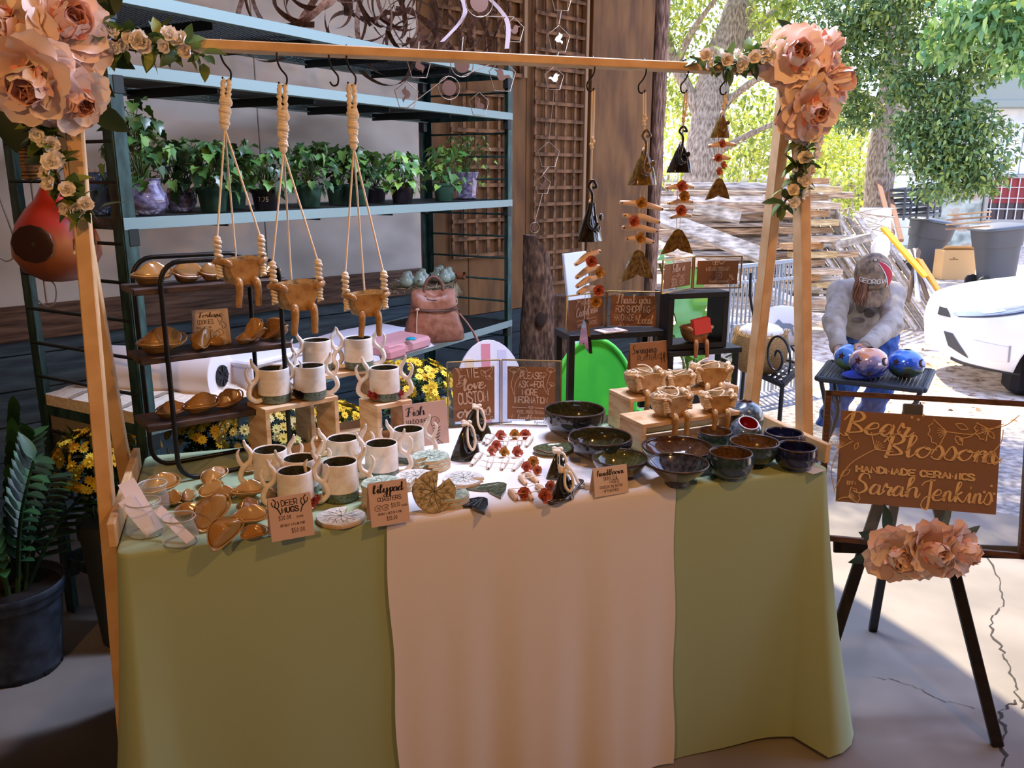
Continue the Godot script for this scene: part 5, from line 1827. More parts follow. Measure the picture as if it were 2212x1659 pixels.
func make_plants() -> void:
	var ivy := ivy_leaf_mesh(0.040)
	var small := ivy_leaf_mesh(0.020)
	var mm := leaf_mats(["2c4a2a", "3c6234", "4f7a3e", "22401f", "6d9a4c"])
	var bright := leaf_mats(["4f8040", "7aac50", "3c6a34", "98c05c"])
	var plastic := {"metallic_specular": 0.4}
	# [pixel x, n, kind, leaves, height, radius, label]
	for w in [[Vector3(-0.8278, 1.37, -0.9396), "urn", 80, 0.20, 0.115, "ivy in a large round purple-grey glazed pot, leftmost on the plant shelf"],
			[Vector3(-0.7273, 1.361, -1.154), "jug", 70, 0.17, 0.12, "ivy in a small glazed pot tucked beside the large glazed pot"],
			[Vector3(-0.6232, 1.363, -1.086), "green", 70, 0.15, 0.11, "ivy trailing from a dark green plastic pot, second pot from the glazed ones"],
			[Vector3(-0.5603, 1.352, -1.361), "green", 80, 0.17, 0.11, "ivy in a tall green plastic pot behind the leftmost rope planter"],
			[Vector3(-0.4495, 1.357, -1.191), "black", 80, 0.15, 0.11, "ivy in a short black plastic pot with a handwritten white price"],
			[Vector3(-0.2869, 1.347, -1.421), "green", 85, 0.16, 0.11, "bushy ivy in a green plastic pot between two rope planters"],
			[Vector3(-0.1466, 1.337, -1.658), "green", 80, 0.16, 0.10, "ivy in a green plastic pot just left of the rightmost rope planter"],
			[Vector3(-0.0832, 1.339, -1.58), "green", 80, 0.165, 0.10, "ivy in a green plastic pot directly behind the rightmost rope planter"],
			[Vector3(0.0492, 1.325, -1.945), "black", 60, 0.15, 0.10, "ivy in a black pot set back behind the rightmost rope planter"],
			[Vector3(0.135, 1.331, -1.753), "black", 80, 0.15, 0.10, "ivy in a narrow black plastic pot near the right end of the shelf"],
			[Vector3(0.3836, 1.319, -2.021), "green", 80, 0.17, 0.10, "bright ivy in a green plastic pot beside the tall glazed urn"],
			[Vector3(0.5789, 1.305, -2.348), "tall", 110, 0.19, 0.15, "fine-leaved trailing plant in a tall purple glazed urn, last on the shelf"]]:
		var at: Vector3 = w[0]
		var t := thing("potted_ivy", w[5], "potted plant", V(at.x, 1.352, at.z), rnd(0, 3))
		var s := Shape.new()
		var y := 0.085
		if w[1] == "urn":
			y = 0.10
			s.lathe([Vector2(0, 0), Vector2(0.058, 0), Vector2(0.078, 0.03), Vector2(0.074, 0.06), Vector2(0.058, 0.085), Vector2(0.060, 0.105), Vector2(0.066, 0.108), Vector2(0.054, 0.104), Vector2(0.05, 0.09), Vector2(0, 0.088)], 24)
		elif w[1] == "jug":
			y = 0.07
			s.lathe([Vector2(0, 0), Vector2(0.035, 0), Vector2(0.052, 0.03), Vector2(0.045, 0.06), Vector2(0.04, 0.075), Vector2(0.036, 0.07), Vector2(0, 0.065)], 20)
		elif w[1] == "tall":
			y = 0.125
			s.lathe([Vector2(0, 0), Vector2(0.052, 0), Vector2(0.05, 0.008), Vector2(0.053, 0.04), Vector2(0.056, 0.10), Vector2(0.064, 0.128), Vector2(0.066, 0.134), Vector2(0.057, 0.13), Vector2(0, 0.12)], 22)
		else:
			y = 0.082 if w[1] == "green" else 0.07
			s.lathe([Vector2(0, 0), Vector2(0.040, 0), Vector2(0.049, y - 0.014), Vector2(0.0525, y - 0.013), Vector2(0.054, y), Vector2(0.05, y), Vector2(0.048, y - 0.012), Vector2(0, y - 0.014)], 20)
		var pm: Material
		if w[1] in ["urn", "jug", "tall"]:
			pm = grain("8d84a0", ["4a3a4c", "6f6a8a", "a8a6c0"], V(8, 8, 8), 0.12, 0.02, 0.1, 0.25, {"clearcoat_enabled": true, "clearcoat": 0.8, "clearcoat_roughness": 0.05})
		else:
			pm = flat("2e5040" if w[1] == "green" else "221f26", 0.45, 0.0, plastic)
		obj("pot", s, pm, t)
		s = Shape.new()
		s.lathe([Vector2(0.048, y - 0.012), Vector2(0.02, y - 0.006), Vector2(0, y - 0.004)], 14)
		obj("soil", s, flat("2c2018", 0.95), t)
		if w[1] == "tall":
			leafy(t, V(0, y, 0), w[3], w[4], 170, small, bright, 0.35)
		else:
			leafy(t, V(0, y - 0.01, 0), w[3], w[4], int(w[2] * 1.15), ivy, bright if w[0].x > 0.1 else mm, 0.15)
		if w[1] == "urn":
			leafy(t, V(0.0, y + 0.1, 0), 0.14, 0.045, 14, ivy, mm)
		if w[5].contains("handwritten"):
			var ink := Shape.new()
			write(ink, "7.75", Vector2(-0.014, 0.03), 0.014, 0.0018, false)
			bend_round(ink, 0.0475)
			obj("lettering", ink, flat("f2f0ec", 0.8), t).rotation.y = -t.rotation.y - 0.35
	# yellow mums under and between the shelves
	var fl := Shape.new()
	for i in 11:
		var a := TAU * i / 11
		fl.x = Transform3D(Basis(V(0, 1, 0), a), Vector3.ZERO)
		fl.rows([[V(0.0015, 0.002, 0.001), V(-0.0015, 0.002, 0.001)], [V(0.0035, 0.005, 0.010), V(-0.0035, 0.005, 0.010)], [V(0.001, 0.004, 0.0165), V(-0.001, 0.004, 0.0165)]], false)
	fl.x = Transform3D.IDENTITY
	fl.blob(V(0, 0.004, 0), V(0.005, 0.004, 0.005), 8, 4)
	var fmesh := fl.mesh()
	var yl := leaf_mats(["e8c020", "f0d440", "d8a818"], 0.2, 0.7)
	var cr := leaf_mats(["e0cc78", "ead890", "d8b850"], 0.2, 0.7)
	for w in [[Vector3(0.0235, 0.727, -1.09), 0.17, 150, yl, "big mound of yellow mums under the rack's front rail by the bag"], [Vector3(-0.9834, 0.6368, -0.8186), 0.17, 130, yl, "yellow mums in the dark behind the left frame legs"], [Vector3(-0.507, 0.6709, -0.9223), 0.16, 130, cr, "pale cream-yellow mums behind the cookie rack's lower shelf"], [Vector3(-0.2827, 0.6324, -0.9479), 0.15, 130, yl, "yellow mums seen through the taller wooden riser box"], [Vector3(-0.7104, 0.6562, -1.038), 0.12, 70, yl, "yellow mums behind the left end of the cookie rack"]]:
		var c: Vector3 = w[0]
		var t := thing("potted_mum", w[4], "potted plant", V(c.x, 0.205 if w[1] < 0.165 else 0.0, c.z))
		var y: float = c.y - t.position.y - 0.05
		var s := Shape.new()
		var pr: float = w[1] * 0.65
		s.lathe([Vector2(0, 0), Vector2(pr * 0.75, 0), Vector2(pr, y * 0.62), Vector2(pr * 1.06, y * 0.63), Vector2(pr * 1.06, y * 0.72), Vector2(pr * 0.95, y * 0.72), Vector2(0, y * 0.66)], 22)
		obj("pot", s, flat("2e3430", 0.6), t)
		for i in w[2]:
			var a := rnd(0, TAU)
			var e := asin(rnd(-0.1, 1.0))
			var d := V(cos(a) * cos(e), sin(e), sin(a) * cos(e))
			var bs := facing(d) * Basis(V(1, 0, 0), PI / 2) * Basis.from_euler(V(rnd(-0.4, 0.4), rnd(0, 3), rnd(-0.4, 0.4)))
			obj("flower", fmesh, w[3][i % 3], t, Transform3D(bs.scaled(Vector3.ONE * rnd(0.8, 1.25)), V(0, y, 0) + V(d.x, d.y * 0.75, d.z) * w[1] * rnd(0.92, 1.04)))
		foliage(t, [[V(0, y, 0), w[1] * 0.95, 0], [V(0, y - 0.08, 0), w[1] * 0.75, 0]], 260, 0.035, ["2c4426", "3a5a30", "22381e"], 0.1)
	# dark glossy plant at the left edge
	var t := thing("zz_plant", "dark glossy-leaved plant in a black nursery pot at the left edge", "potted plant", Vector3(-1.285, 0, -0.7262))
	var s := Shape.new()
	s.lathe([Vector2(0, 0.0), Vector2(0.115, 0.0), Vector2(0.118, 0.02), Vector2(0.14, 0.235), Vector2(0.147, 0.237), Vector2(0.149, 0.262), Vector2(0.154, 0.264), Vector2(0.156, 0.285), Vector2(0.147, 0.285), Vector2(0.14, 0.26), Vector2(0, 0.25)], 36)
	obj("pot", s, grain("2a323e", ["1c222c", "303a48", "48546a"], V(3, 3, 3), 0.55), t)
	for i in 9:
		s = Shape.new()
		var a := TAU * i / 9
		s.box(V(0.02, 0.012, 0.004), V(cos(a) * 0.1165, 0.01, sin(a) * 0.1165), 0.0, Basis(V(0, 1, 0), -a + PI / 2))
		obj("drain_notch", s, flat("05070a", 0.9), t)
	s = Shape.new()
	s.lathe([Vector2(0.142, 0.262), Vector2(0.08, 0.268), Vector2(0, 0.27)], 20)
	obj("soil", s, flat("1c1612", 0.95), t)
	var zl := Shape.new()
	zl.leaf(0.085, 0.036, 0.12, 0.25, 6, 0.9)
	var zm := zl.mesh()
	var zmm := leaf_mats(["23472a", "2c5632", "356a3a", "1c3a22"], 0.06, 0.45)
	for i in 13:
		var a := TAU * i / 13 + 0.4
		var lean := 0.12 + 0.16 * ((i * 7) % 5) / 4.0
		var l := 0.36 + 0.10 * ((i * 3) % 4) / 3.0
		var p0 := V(cos(a) * 0.05, 0.26, sin(a) * 0.05)
		var p1 := p0 + V(cos(a) * lean * 0.4, l * 0.55, sin(a) * lean * 0.4)
		var p2 := p0 + V(cos(a) * lean, l, sin(a) * lean)
		s = Shape.new()
		var cv := curve([p0, p1, p2], 8)
		var rad := []
		for k in cv.size():
			rad.append(lerpf(0.008, 0.003, float(k) / cv.size()))
		s.tube(cv, rad, 6)
		var stem := obj("stem", s, flat("3a5a34", 0.4), t)
		for k in range(4, cv.size()):
			var d: Vector3 = (cv[k] - cv[k - 1]).normalized()
			var side := d.cross(V(sin(a), 0.3, -cos(a))).normalized()
			for e in [-1.0, 1.0]:
				obj("leaf", zm, zmm[(i + k) % 4], stem, Transform3D(facing((side * e + d * 0.75).normalized(), d), cv[k]))


const TX := 0.825
const ZF := 0.26
const ZB := -0.36
const TY := 0.755


func cloth_out(px: float, pz: float, k: float) -> float:   # how far the cloth stands off the table, k = 0 at the edge, 1 at the floor
	var o := 0.004 + 0.010 * k
	var cx := clampf((absf(px) - 0.66) / 0.165, 0, 1)
	if pz > 0.2:
		o += k * k * 0.035 * cx * cx
		o += k * (0.006 * sin(px * 9.0) + 0.003 * sin(px * 23.0 + 1.0))
	if px > 0.8:
		o += k * (0.085 + 0.02 * sin(pz * 17.0 + 1.2)) + 0.012 * k * k * sin(pz * 30.0)
	if px < -0.8:
		o += k * (0.055 + 0.012 * sin(pz * 19.0))
	return o


func make_table() -> void:
	var t := thing("folding_table", "narrow folding table hidden under the floor-length green cloth", "table", V(0, 0, -0.05))
	var s := Shape.new()
	s.box(V(TX * 2 - 0.004, 0.035, ZF - ZB - 0.004), V(0, 0.733, 0), 0.006)
	obj("tabletop", s, flat("d8d4cc", 0.6), t)
	for x in [-0.72, 0.72]:
		for z in [-0.24, 0.24]:
			s = Shape.new()
			s.tube([V(x, 0.716, z), V(x, 0.0, z)], 0.013, 8)
			obj("leg", s, flat("8a8a88", 0.4, 0.6), t)
	# green cloth: perimeter points with rounded corners
	var per := []
	var rc := 0.02
	for c in [[TX, ZF, 0], [TX, ZB, 1], [-TX, ZB, 2], [-TX, ZF, 3]]:
		var mid := V(c[0] - signf(c[0]) * rc, 0, c[1] - signf(c[1] + 0.05) * rc)
		for i in 6:
			var h: float = -PI / 2 + c[2] * PI / 2 + PI / 2 * i / 5.0
			var d := V(cos(h), 0, -sin(h))
			per.append([mid + d * rc, d])
		var nx: Array = [[TX, ZB], [-TX, ZB], [-TX, ZF], [TX, ZF]][c[2]]
		var n := 46 if c[2] % 2 == 1 else 26
		var b := V(nx[0] - signf(nx[0]) * rc, 0, nx[1] - signf(nx[1] + 0.05) * rc)
		var h2: float = c[2] * PI / 2
		var d2 := V(cos(h2), 0, -sin(h2))
		for i in range(1, n):
			per.append([(mid + d2 * rc).lerp(b + d2 * rc, float(i) / n), d2])
	var rows := []
	for i in 19:
		var k := 1.0 - i / 18.0
		var ring := []
		for q in per:
			var p: Vector3 = q[0]
			var o := cloth_out(p.x, p.z, k)
			ring.append(p + q[1] * o + V(0, lerpf(0.744, 0.006 + 0.004 * sin(p.x * 7 + p.z * 9), k), 0))
		rows.append(ring)
	for w in [[0.003, 0.752], [-0.001, TY - 0.0005], [-0.012, TY]]:
		var ring := []
		for q in per:
			ring.append(q[0] + q[1] * w[0] + V(0, w[1], 0))
		rows.append(ring)
	for f in [0.85, 0.6, 0.3, 0.02]:
		var ring := []
		for q in per:
			ring.append(V(q[0].x * f, TY + 0.0006 * sin(q[0].x * 20 * f), lerpf(-0.05, q[0].z, f)))
		rows.append(ring)
	s = Shape.new()
	s.rows(rows, true, false, true)
	var green := flat("a2b48c", 0.9, 0.0, {"rim_enabled": true, "rim": 0.15})
	tag(obj("tablecloth", s, green), "pale sage green floor-length cloth covering the long stall table", "tablecloth")
	# white runner across the middle
	s = Shape.new()
	rows = []
	var path := []
	for i in 5:
		path.append([ZB - 0.008, 0.62 + 0.03 * i, 0.0])
	path.append([ZB - 0.004, 0.752, 0.0])
	path.append([ZB + 0.006, TY + 0.0042, 0.0])
	for i in 12:
		path.append([lerpf(ZB + 0.03, ZF - 0.02, i / 11.0), TY + 0.0046, 0.0])
	path.append([ZF - 0.002, TY + 0.0042, 0.0])
	path.append([ZF + 0.004, 0.753, 0.0])
	for i in 21:
		path.append([ZF, lerpf(0.744, 0.006, i / 20.0), i / 20.0])
	for w in path:
		var row := []
		for j in 43:
			var x: float = lerpf(-0.302, 0.386, j / 42.0) + (0.028 * w[2] if j > 30 else 0.012 * w[2]) + 0.003 * sin(w[1] * 18)
			var z: float = w[0]
			var y: float = w[1]
			if w[2] > 0.0 or (y < 0.75 and z > 0):
				z += cloth_out(x, ZF, w[2]) + 0.006 + w[2] * 0.006 + w[2] * (0.004 * sin(x * 33) + 0.003 * sin(x * 57 + 2))
				y -= w[2] * 0.0
			elif z > ZB + 0.02 and z < ZF - 0.03:
				y += 0.0008 * sin(x * 25 + z * 13) + 0.0008
			row.append(V(x, y, z))
		rows.append(row)
	s.rows(rows, false)
	tag(obj("table_runner", s, flat("e6dfda", 0.9, 0.0, {"rim_enabled": true, "rim": 0.15})), "white cloth runner laid across the middle of the green tablecloth to the floor", "table runner")


func make_frame() -> void:
	var t := thing("display_frame", "plain pine frame of two leaning leg pairs and a crossbeam over the stall table", "frame", V(0, 0, 0))
	var wood := grain("d2ac7c", ["dcc8ac", "ecdcc4", "f8f0e0"], V(3, 3, 3), 0.6, 0.012, 0.0, 0.1)
	var L := V(-0.869, 1.735, -0.065)
	var R := V(0.862, 1.735, -0.065)
	var s := Shape.new()
	s.box(V(1.80, 0.020, 0.058), V(-0.003, 1.736, -0.065), 0.002)
	obj("beam", s, wood, t)
	for w in [[L + V(0.014, 0, 0.004), V(-0.860, 0.0, 0.244)], [L + V(-0.018, 0, -0.004), V(-0.855, 0.0, -0.446)], [R + V(0.016, 0, 0.004), V(0.885, 0.0, 0.20)], [R + V(-0.018, 0, -0.004), V(0.882, 0.0, -0.225)]]:
		s = Shape.new()
		s.bar(w[0] + V(0, -0.012, 0), w[1], 0.030, 0.040, 0.002, V(0, 0, 1))
		obj("leg", s, wood, t)
	for x in [-0.833, 0.848]:
		s = Shape.new()
		s.box(V(0.016, 0.052, 0.50), V(x - signf(x) * -0.004, 0.778, -0.03), 0.002)
		obj("crossbar", s, wood, t)


# ribbons lie in the plane z = 0; brush: downstrokes are thick
func ribbon(s: Shape, q: Array, w: float, brush: bool) -> void:
	if q.size() < 2:
		return
	var r := []
	for i in q.size():
		var a: Vector2 = q[maxi(0, i - 1)]
		var b: Vector2 = q[mini(q.size() - 1, i + 1)]
		var d := (b - a).normalized()
		var k := 1.0
		if brush:
			k = 0.55 + 0.95 * maxf(0.0, -d.y) ** 1.3
		var n := Vector2(-d.y, d.x) * w * 0.5 * k
		var e := Vector2.ZERO
		if i == 0:
			e = -d * w * 0.25
		elif i == q.size() - 1:
			e = d * w * 0.25
		r.append([V(q[i].x - n.x + e.x, q[i].y - n.y + e.y, 0), V(q[i].x + n.x + e.x, q[i].y + n.y + e.y, 0)])
	s.rows(r, false)


const CAPS := {
	"A": "265g86/3a7a", "B": "262g6g7e6b2b/6b896626", "C": "8e6g3f2b376688", "D": "262g5g8d895626", "E": "8g2g2686/2b7b", "F": "8g2g26/2b7b", "G": "8e6g3f2b376687 8a6a", "H": "262g/868g/2b8b", "I": "464g",
	"J": "7g78563628", "K": "262g/8g2b/4c86", "L": "2g2686", "M": "262g598g86", "N": "262g868g", "O": "5g2e2856888e5g", "P": "262g6g8d6a2a", "R": "262g6g8d6a2a/5a86", "S": "8e6g3g2d5b8976 3628", "T": "2g8g/5g56",
	"U": "2g284666888g", "V": "2g568g", "W": "2g365e768g", "X": "2g86/268g", "Y": "2g5b8g/5b56", "Z": "2g8g2686", "&": "863d5g6d2746668a", "$": "8e6g3g2d5b89763628/5h55", "@": "7a5c4a586788 8c5f2c285578",
	"0": "5g3d39567a7d5g", "1": "3e4g46", "2": "2e5g7e2686", "3": "2f5g7e4b785627", "4": "6g2989/6g66", "5": "7g3g2b5c795627", "6": "7f4e28567857 3b", "7": "2g7g46", ".": "4647", ",": "4745", "/": "268g", ":": "4b4c/4748", "!": "4g4a/4647", "'": "4g4e", "-": "3b7b",
}
const SCRIPT := {
	"a": "6a4b2836576b677698", "b": "285f4g3e3756786b4a", "c": "6a4b28366698", "d": "6a4b2836576b/6g677698", "e": "28696b4b28366698", "f": "285d5g4g3c31424679", "g": "6a4b2836576b/6b6241225798", "h": "285f4g3e36/364a6b7a778698",
	"i": "284b475678/4d4e", "k": "285f4g3e36/6b39/397698", "l": "285e4g3e374668", "m": "283b36/364a5b6a66/667a8b9a97a6c8", "n": "283b36/364a5b6a6776 98", "o": "5b3a2846677a5b6a9a", "p": "284b41/4a6b7a785647", "r": "283c4a6a576688",
	"s": "284c695636 27/5678", "t": "284e4g475678/2c6c", "u": "283b3746677b/7b7786a8", "v": "283b567b9b", "w": "283b465a667b9b", "y": "283b3746677b/7b72513298",
	"B": "4g36/1c3f6g8e7c4b/4b79873635", "S": "8e7g4g3d6b784617", "J": "2d4f9g/7g7251335798", "T": "1e4g9g/6g584627", "L": "3d6f5g4d38264686a7", "F": "1e3g9g/5g484617/3b7b", "C": "8e6g3e2a366698",
	"!": "5h4b/4748", ",": "4745", "'": "4g4e",
}
const WIDE := {"M": 8.5, "W": 9.0, "I": 3.6, "1": 4.6, ".": 3.6, ",": 3.2, ":": 3.4, "!": 3.4, "'": 3.0, "m": 9.0, "w": 7.0, "n": 6.6, "u": 7.2, "y": 7.0, "h": 6.6, "k": 6.6, "i": 4.0, "l": 4.0, "t": 4.4, "e": 5.6, "s": 4.8, "r": 5.2, "f": 4.8, "o": 5.6, "v": 6.6, "B": 7.6, "S": 7.2, "J": 7.2, "T": 7.6, "L": 8.4, "F": 6.8, "C": 6.8}


# lettering from single strokes; at = left end of the baseline, h = capital height
func write(s: Shape, text: String, at: Vector2, h: float, w: float, script: bool, slant := 0.0, turn := 0.0) -> float:
	var u := h / 10.0
	var x := 0.0
	var dir := Vector2(cos(turn), sin(turn))
	var up := Vector2(-dir.y, dir.x)
	for ch in text:
		var g: String = SCRIPT.get(ch, "") if script else CAPS.get(ch, SCRIPT.get(ch, ""))
		for st in g.split("/"):
			var p := st.replace(" ", "")
			var q := []
			for i in range(0, p.length() - 1, 2):
				var a := Vector2(("0x" + p[i]).hex_to_int() if p[i] <= "f" else p.unicode_at(i) - 87, p.unicode_at(i + 1) - 48 if p[i + 1] <= "9" else p.unicode_at(i + 1) - 87)
				a = Vector2(x + a.x - 2.0, a.y - 6.0)
				a.x += a.y * slant
				q.append(at + (dir * a.x + up * a.y) * u)
			if q.size() > 2 and (script or ch in "BCDGJOPRSU&@0235689"):
				q = curve(q, 4)
			ribbon(s, q, w, script)
		x += 4.0 if ch == " " else (WIDE.get(ch, 8.0) if not script else WIDE.get(ch, 6.0))
	return x * u


func wide(text: String, h: float, script: bool) -> float:
	var x := 0.0
	for ch in text:
		x += 4.0 if ch == " " else (WIDE.get(ch, 8.0) if not script else WIDE.get(ch, 6.0))
	return x * h / 10.0


# one line centred at c and fitted to width w
func line(s: Shape, text: String, c: Vector2, h: float, w: float, thick: float, script: bool, turn := 0.0) -> void:
	var k := w / wide(text, h, script)
	var b := Shape.new()
	write(b, text, Vector2(-w / k / 2, 0), h, thick, script, 0.12 if script else 0.0)
	var ix0 := s.v.size()
	for i in b.v.size():
		var q := Vector2(b.v[i].x * k, b.v[i].y).rotated(turn)
		s.p(V(c.x + q.x, c.y + q.y, b.v[i].z))
	for i in b.ix:
		s.ix.append(i + ix0)


# a drawn ginkgo-like blossom: fan outline with veins, stem from a to b
func blossom(s: Shape, a: Vector2, b: Vector2, r: float, w: float) -> void:
	var d := (b - a).normalized()
	var n := Vector2(-d.y, d.x)
	ribbon(s, curve([a, a.lerp(b, 0.5) + n * a.distance_to(b) * 0.12, b], 6), w, false)
	var q := [b]
	for i in 9:
		var h := (i - 4) / 4.0 * 0.95
		q.append(b + (d * cos(h) + n * sin(h)) * r * (1.0 + (0.07 if i % 2 == 0 else -0.06)))
	q.append(b)
	ribbon(s, q, w, false)
	for i in 5:
		var h := (i - 2) / 2.0 * 0.6
		ribbon(s, [b, b + (d * cos(h) + n * sin(h)) * r * 0.55], w * 0.6, false)


func leaf_line(s: Shape, a: Vector2, b: Vector2, w: float) -> void:
	var n := (b - a).orthogonal() * 0.22
	ribbon(s, curve([a, a.lerp(b, 0.5) + n, b], 5), w, false)
	ribbon(s, curve([a, a.lerp(b, 0.5) - n, b], 5), w, false)


func petal_mesh(l: float, w: float, cup: float, curl: float, seed_: float) -> ArrayMesh:   # grows along +z and opens toward +y
	var s := Shape.new()
	var r := []
	for i in 7:
		var k := i / 6.0
		var row := []
		for j in 7:
			var a := (j - 3) / 3.0
			var ww := w * 0.5 * (0.35 + 0.65 * sin(PI * minf(1.0, 0.12 + k * 0.62))) * (1.0 if k < 0.95 else 0.82)
			var z := l * k * (1.0 - 0.10 * a * a * k) + l * 0.04 * sin(a * 5.0 + seed_) * k * k
			var y := cup * l * k * k * 0.9 + cup * ww * a * a * 1.1 - curl * l * maxf(0, k - 0.65) * 1.2 + 0.03 * l * sin(a * 6.0 + seed_ * 2.0) * k
			row.append(V(a * ww, y, z))
		row.reverse()
		r.append(row)
	s.rows(r, false)
	return s.mesh()


var petals := []


func peony(parent: Node3D, at: Vector3, dir: Vector3, r: float) -> void:
	if petals.is_empty():
		for i in 3:
			petals.append(petal_mesh(1.0, 0.95, 0.35, 0.55, i * 1.7))
		for i in 3:
			petals.append(petal_mesh(0.85, 0.85, 0.75, 0.1, i * 2.3 + 1))
		for i in 2:
			petals.append(petal_mesh(0.62, 0.6, 1.15, -0.1, i * 1.1 + 2))
	var o := Node3D.new()
	o.name = numbered("peony", parent)
	parent.add_child(o)
	o.transform = Transform3D(facing(dir) * Basis(V(1, 0, 0), PI / 2) * Basis(V(0, 1, 0), rnd(0, 6)), at)   # +y is the face of the flower
	var ex := {"backlight_enabled": true, "backlight": Color(0.35, 0.18, 0.12)}
	var m := [flat("f6e3d8", 0.8, 0.0, ex), flat("f6dace", 0.8, 0.0, ex), flat("faeee8", 0.8, 0.0, ex), flat("f3cabb", 0.8, 0.0, ex), flat("e89c86", 0.8, 0.0, ex)]
	for w in [[9, 0.02, 0.10, 0, 1.0, 0], [8, 0.03, 0.45, 0, 0.92, 1], [7, 0.035, 0.80, 3, 0.85, 1], [6, 0.03, 1.05, 3, 0.72, 2], [6, 0.02, 1.25, 6, 0.72, 3]]:
		for i in w[0]:
			var a: float = TAU * (i + rnd(-0.2, 0.2)) / w[0] + w[2] * 2.0
			var tilt: float = w[2] + rnd(-0.12, 0.12)
			var b := Basis(V(0, 1, 0), a) * Basis(V(1, 0, 0), -tilt)
			var kind: int = w[3] + (rng.randi() % (3 if w[3] < 6 else 2))
			var mi: int = [rng.randi() % 3, rng.randi() % 3, 1 + rng.randi() % 3, 3, 3 + rng.randi() % 2][[0.10, 0.45, 0.80, 1.05, 1.25].find(w[2])]
			obj("petal", petals[kind], m[mi], o, Transform3D(b.scaled(Vector3.ONE * r * w[4] * rnd(0.9, 1.08)), b * V(0, 0, w[1] * 0.4) + V(0, 0.10 * r * w[2], 0)))


var rose_mesh: ArrayMesh
var fleaf: ArrayMesh


func make_rose_mesh() -> void:
	var s := Shape.new()
	for w in [[5, 0.25, 1.0], [5, 0.75, 0.8], [4, 1.15, 0.55], [3, 1.4, 0.4]]:
		for i in w[0]:
			var a: float = TAU * i / w[0] + w[1] * 3
			var bs := Basis(V(0, 1, 0), a) * Basis(V(1, 0, 0), -w[1])
			s.x = Transform3D(bs.scaled(Vector3.ONE * 0.019 * w[2]), V(0, 0.004, 0))
			var r := []
			for k in 4:
				var row := []
				for j in 5:
					var q := (j - 2) / 2.0
					row.append(V(-q * 0.55 * sin(PI * minf(1, 0.15 + k / 3.0 * 0.6)), 0.4 * q * q * k / 3.0 + 0.25 * pow(k / 3.0, 2) - 0.25 * maxf(0, k / 3.0 - 0.7), k / 3.0))
				r.append(row)
			s.rows(r, false)
	rose_mesh = s.mesh()
	s = Shape.new()
	s.leaf(0.042, 0.024, 0.25, 0.25, 4)
	fleaf = s.mesh()


# a floral corner: peonies, vines of leaves and small white roses
func swag(called: String, label: String, blooms: Array, vines: Array, per: int) -> void:
	var at: Vector3 = blooms[0][0]
	var t := thing(called, label, "flower garland", at)
	var lm := leaf_mats(["5d7434", "74883e", "8a9a4c", "47602c", "3a522a"], 0.15, 0.5)
	var dk := leaf_mats(["2c4224", "243a20"], 0.1, 0.4)
	var rm := [flat("fbf8f2", 0.8, 0.0, {"backlight_enabled": true, "backlight": Color(0.3, 0.27, 0.22)}), flat("f4ece0", 0.8)]
	for b in blooms:
		peony(t, b[0] - at, b[1], b[2])
	for i in 9:
		var b: Array = blooms[i % blooms.size()]
		var a := rnd(0, TAU)
		var d := V(cos(a), sin(a), 0.1).normalized()
		obj("leaf", fleaf, dk[i % 2], t, Transform3D((facing(d, V(0, 0, 1)) * Basis(V(0, 0, 1), rnd(-0.5, 0.5))).scaled(Vector3.ONE * 1.9), b[0] - at + d * b[2] * 0.62 - V(0, 0, 0.045)))
	for v in vines:
		var q := []
		for p in v:
			q.append(p - at)
		var cv := curve(q, 6)
		var s := Shape.new()
		s.tube(cv, 0.003, 5)
		s.tube(curve([cv[0] + V(0.01, 0.01, 0), cv[cv.size() / 2] + V(-0.008, -0.01, 0.01), cv[-1]], 8), 0.002, 5)
		obj("vine", s, flat("5a4a2c", 0.8), t)
		for i in per:
			var k := rnd(0, cv.size() - 1.01)
			var p: Vector3 = cv[int(k)].lerp(cv[int(k) + 1], k - int(k))
			var d := V(rnd(-1, 1), rnd(-1, 1), rnd(-0.5, 0.9)).normalized()
			obj("leaf", fleaf, lm[i % 5], t, Transform3D((facing(d) * Basis(V(0, 0, 1), rnd(-0.9, 0.9))).scaled(Vector3.ONE * rnd(0.6, 1.25)), p + d * rnd(0.0, 0.02)))
		for i in per / 6:
			var k := (i + 0.5) / (per / 6) * (cv.size() - 1.5)
			var p: Vector3 = cv[int(k)]
			var d := V(rnd(-0.8, 0.8), rnd(-0.7, 0.7), 1).normalized()
			obj("rose", rose_mesh, rm[i % 2], t, Transform3D((facing(d) * Basis(V(1, 0, 0), PI / 2)).scaled(Vector3.ONE * rnd(0.75, 1.05)), p + V(0, 0, 0.012) + d * 0.018))


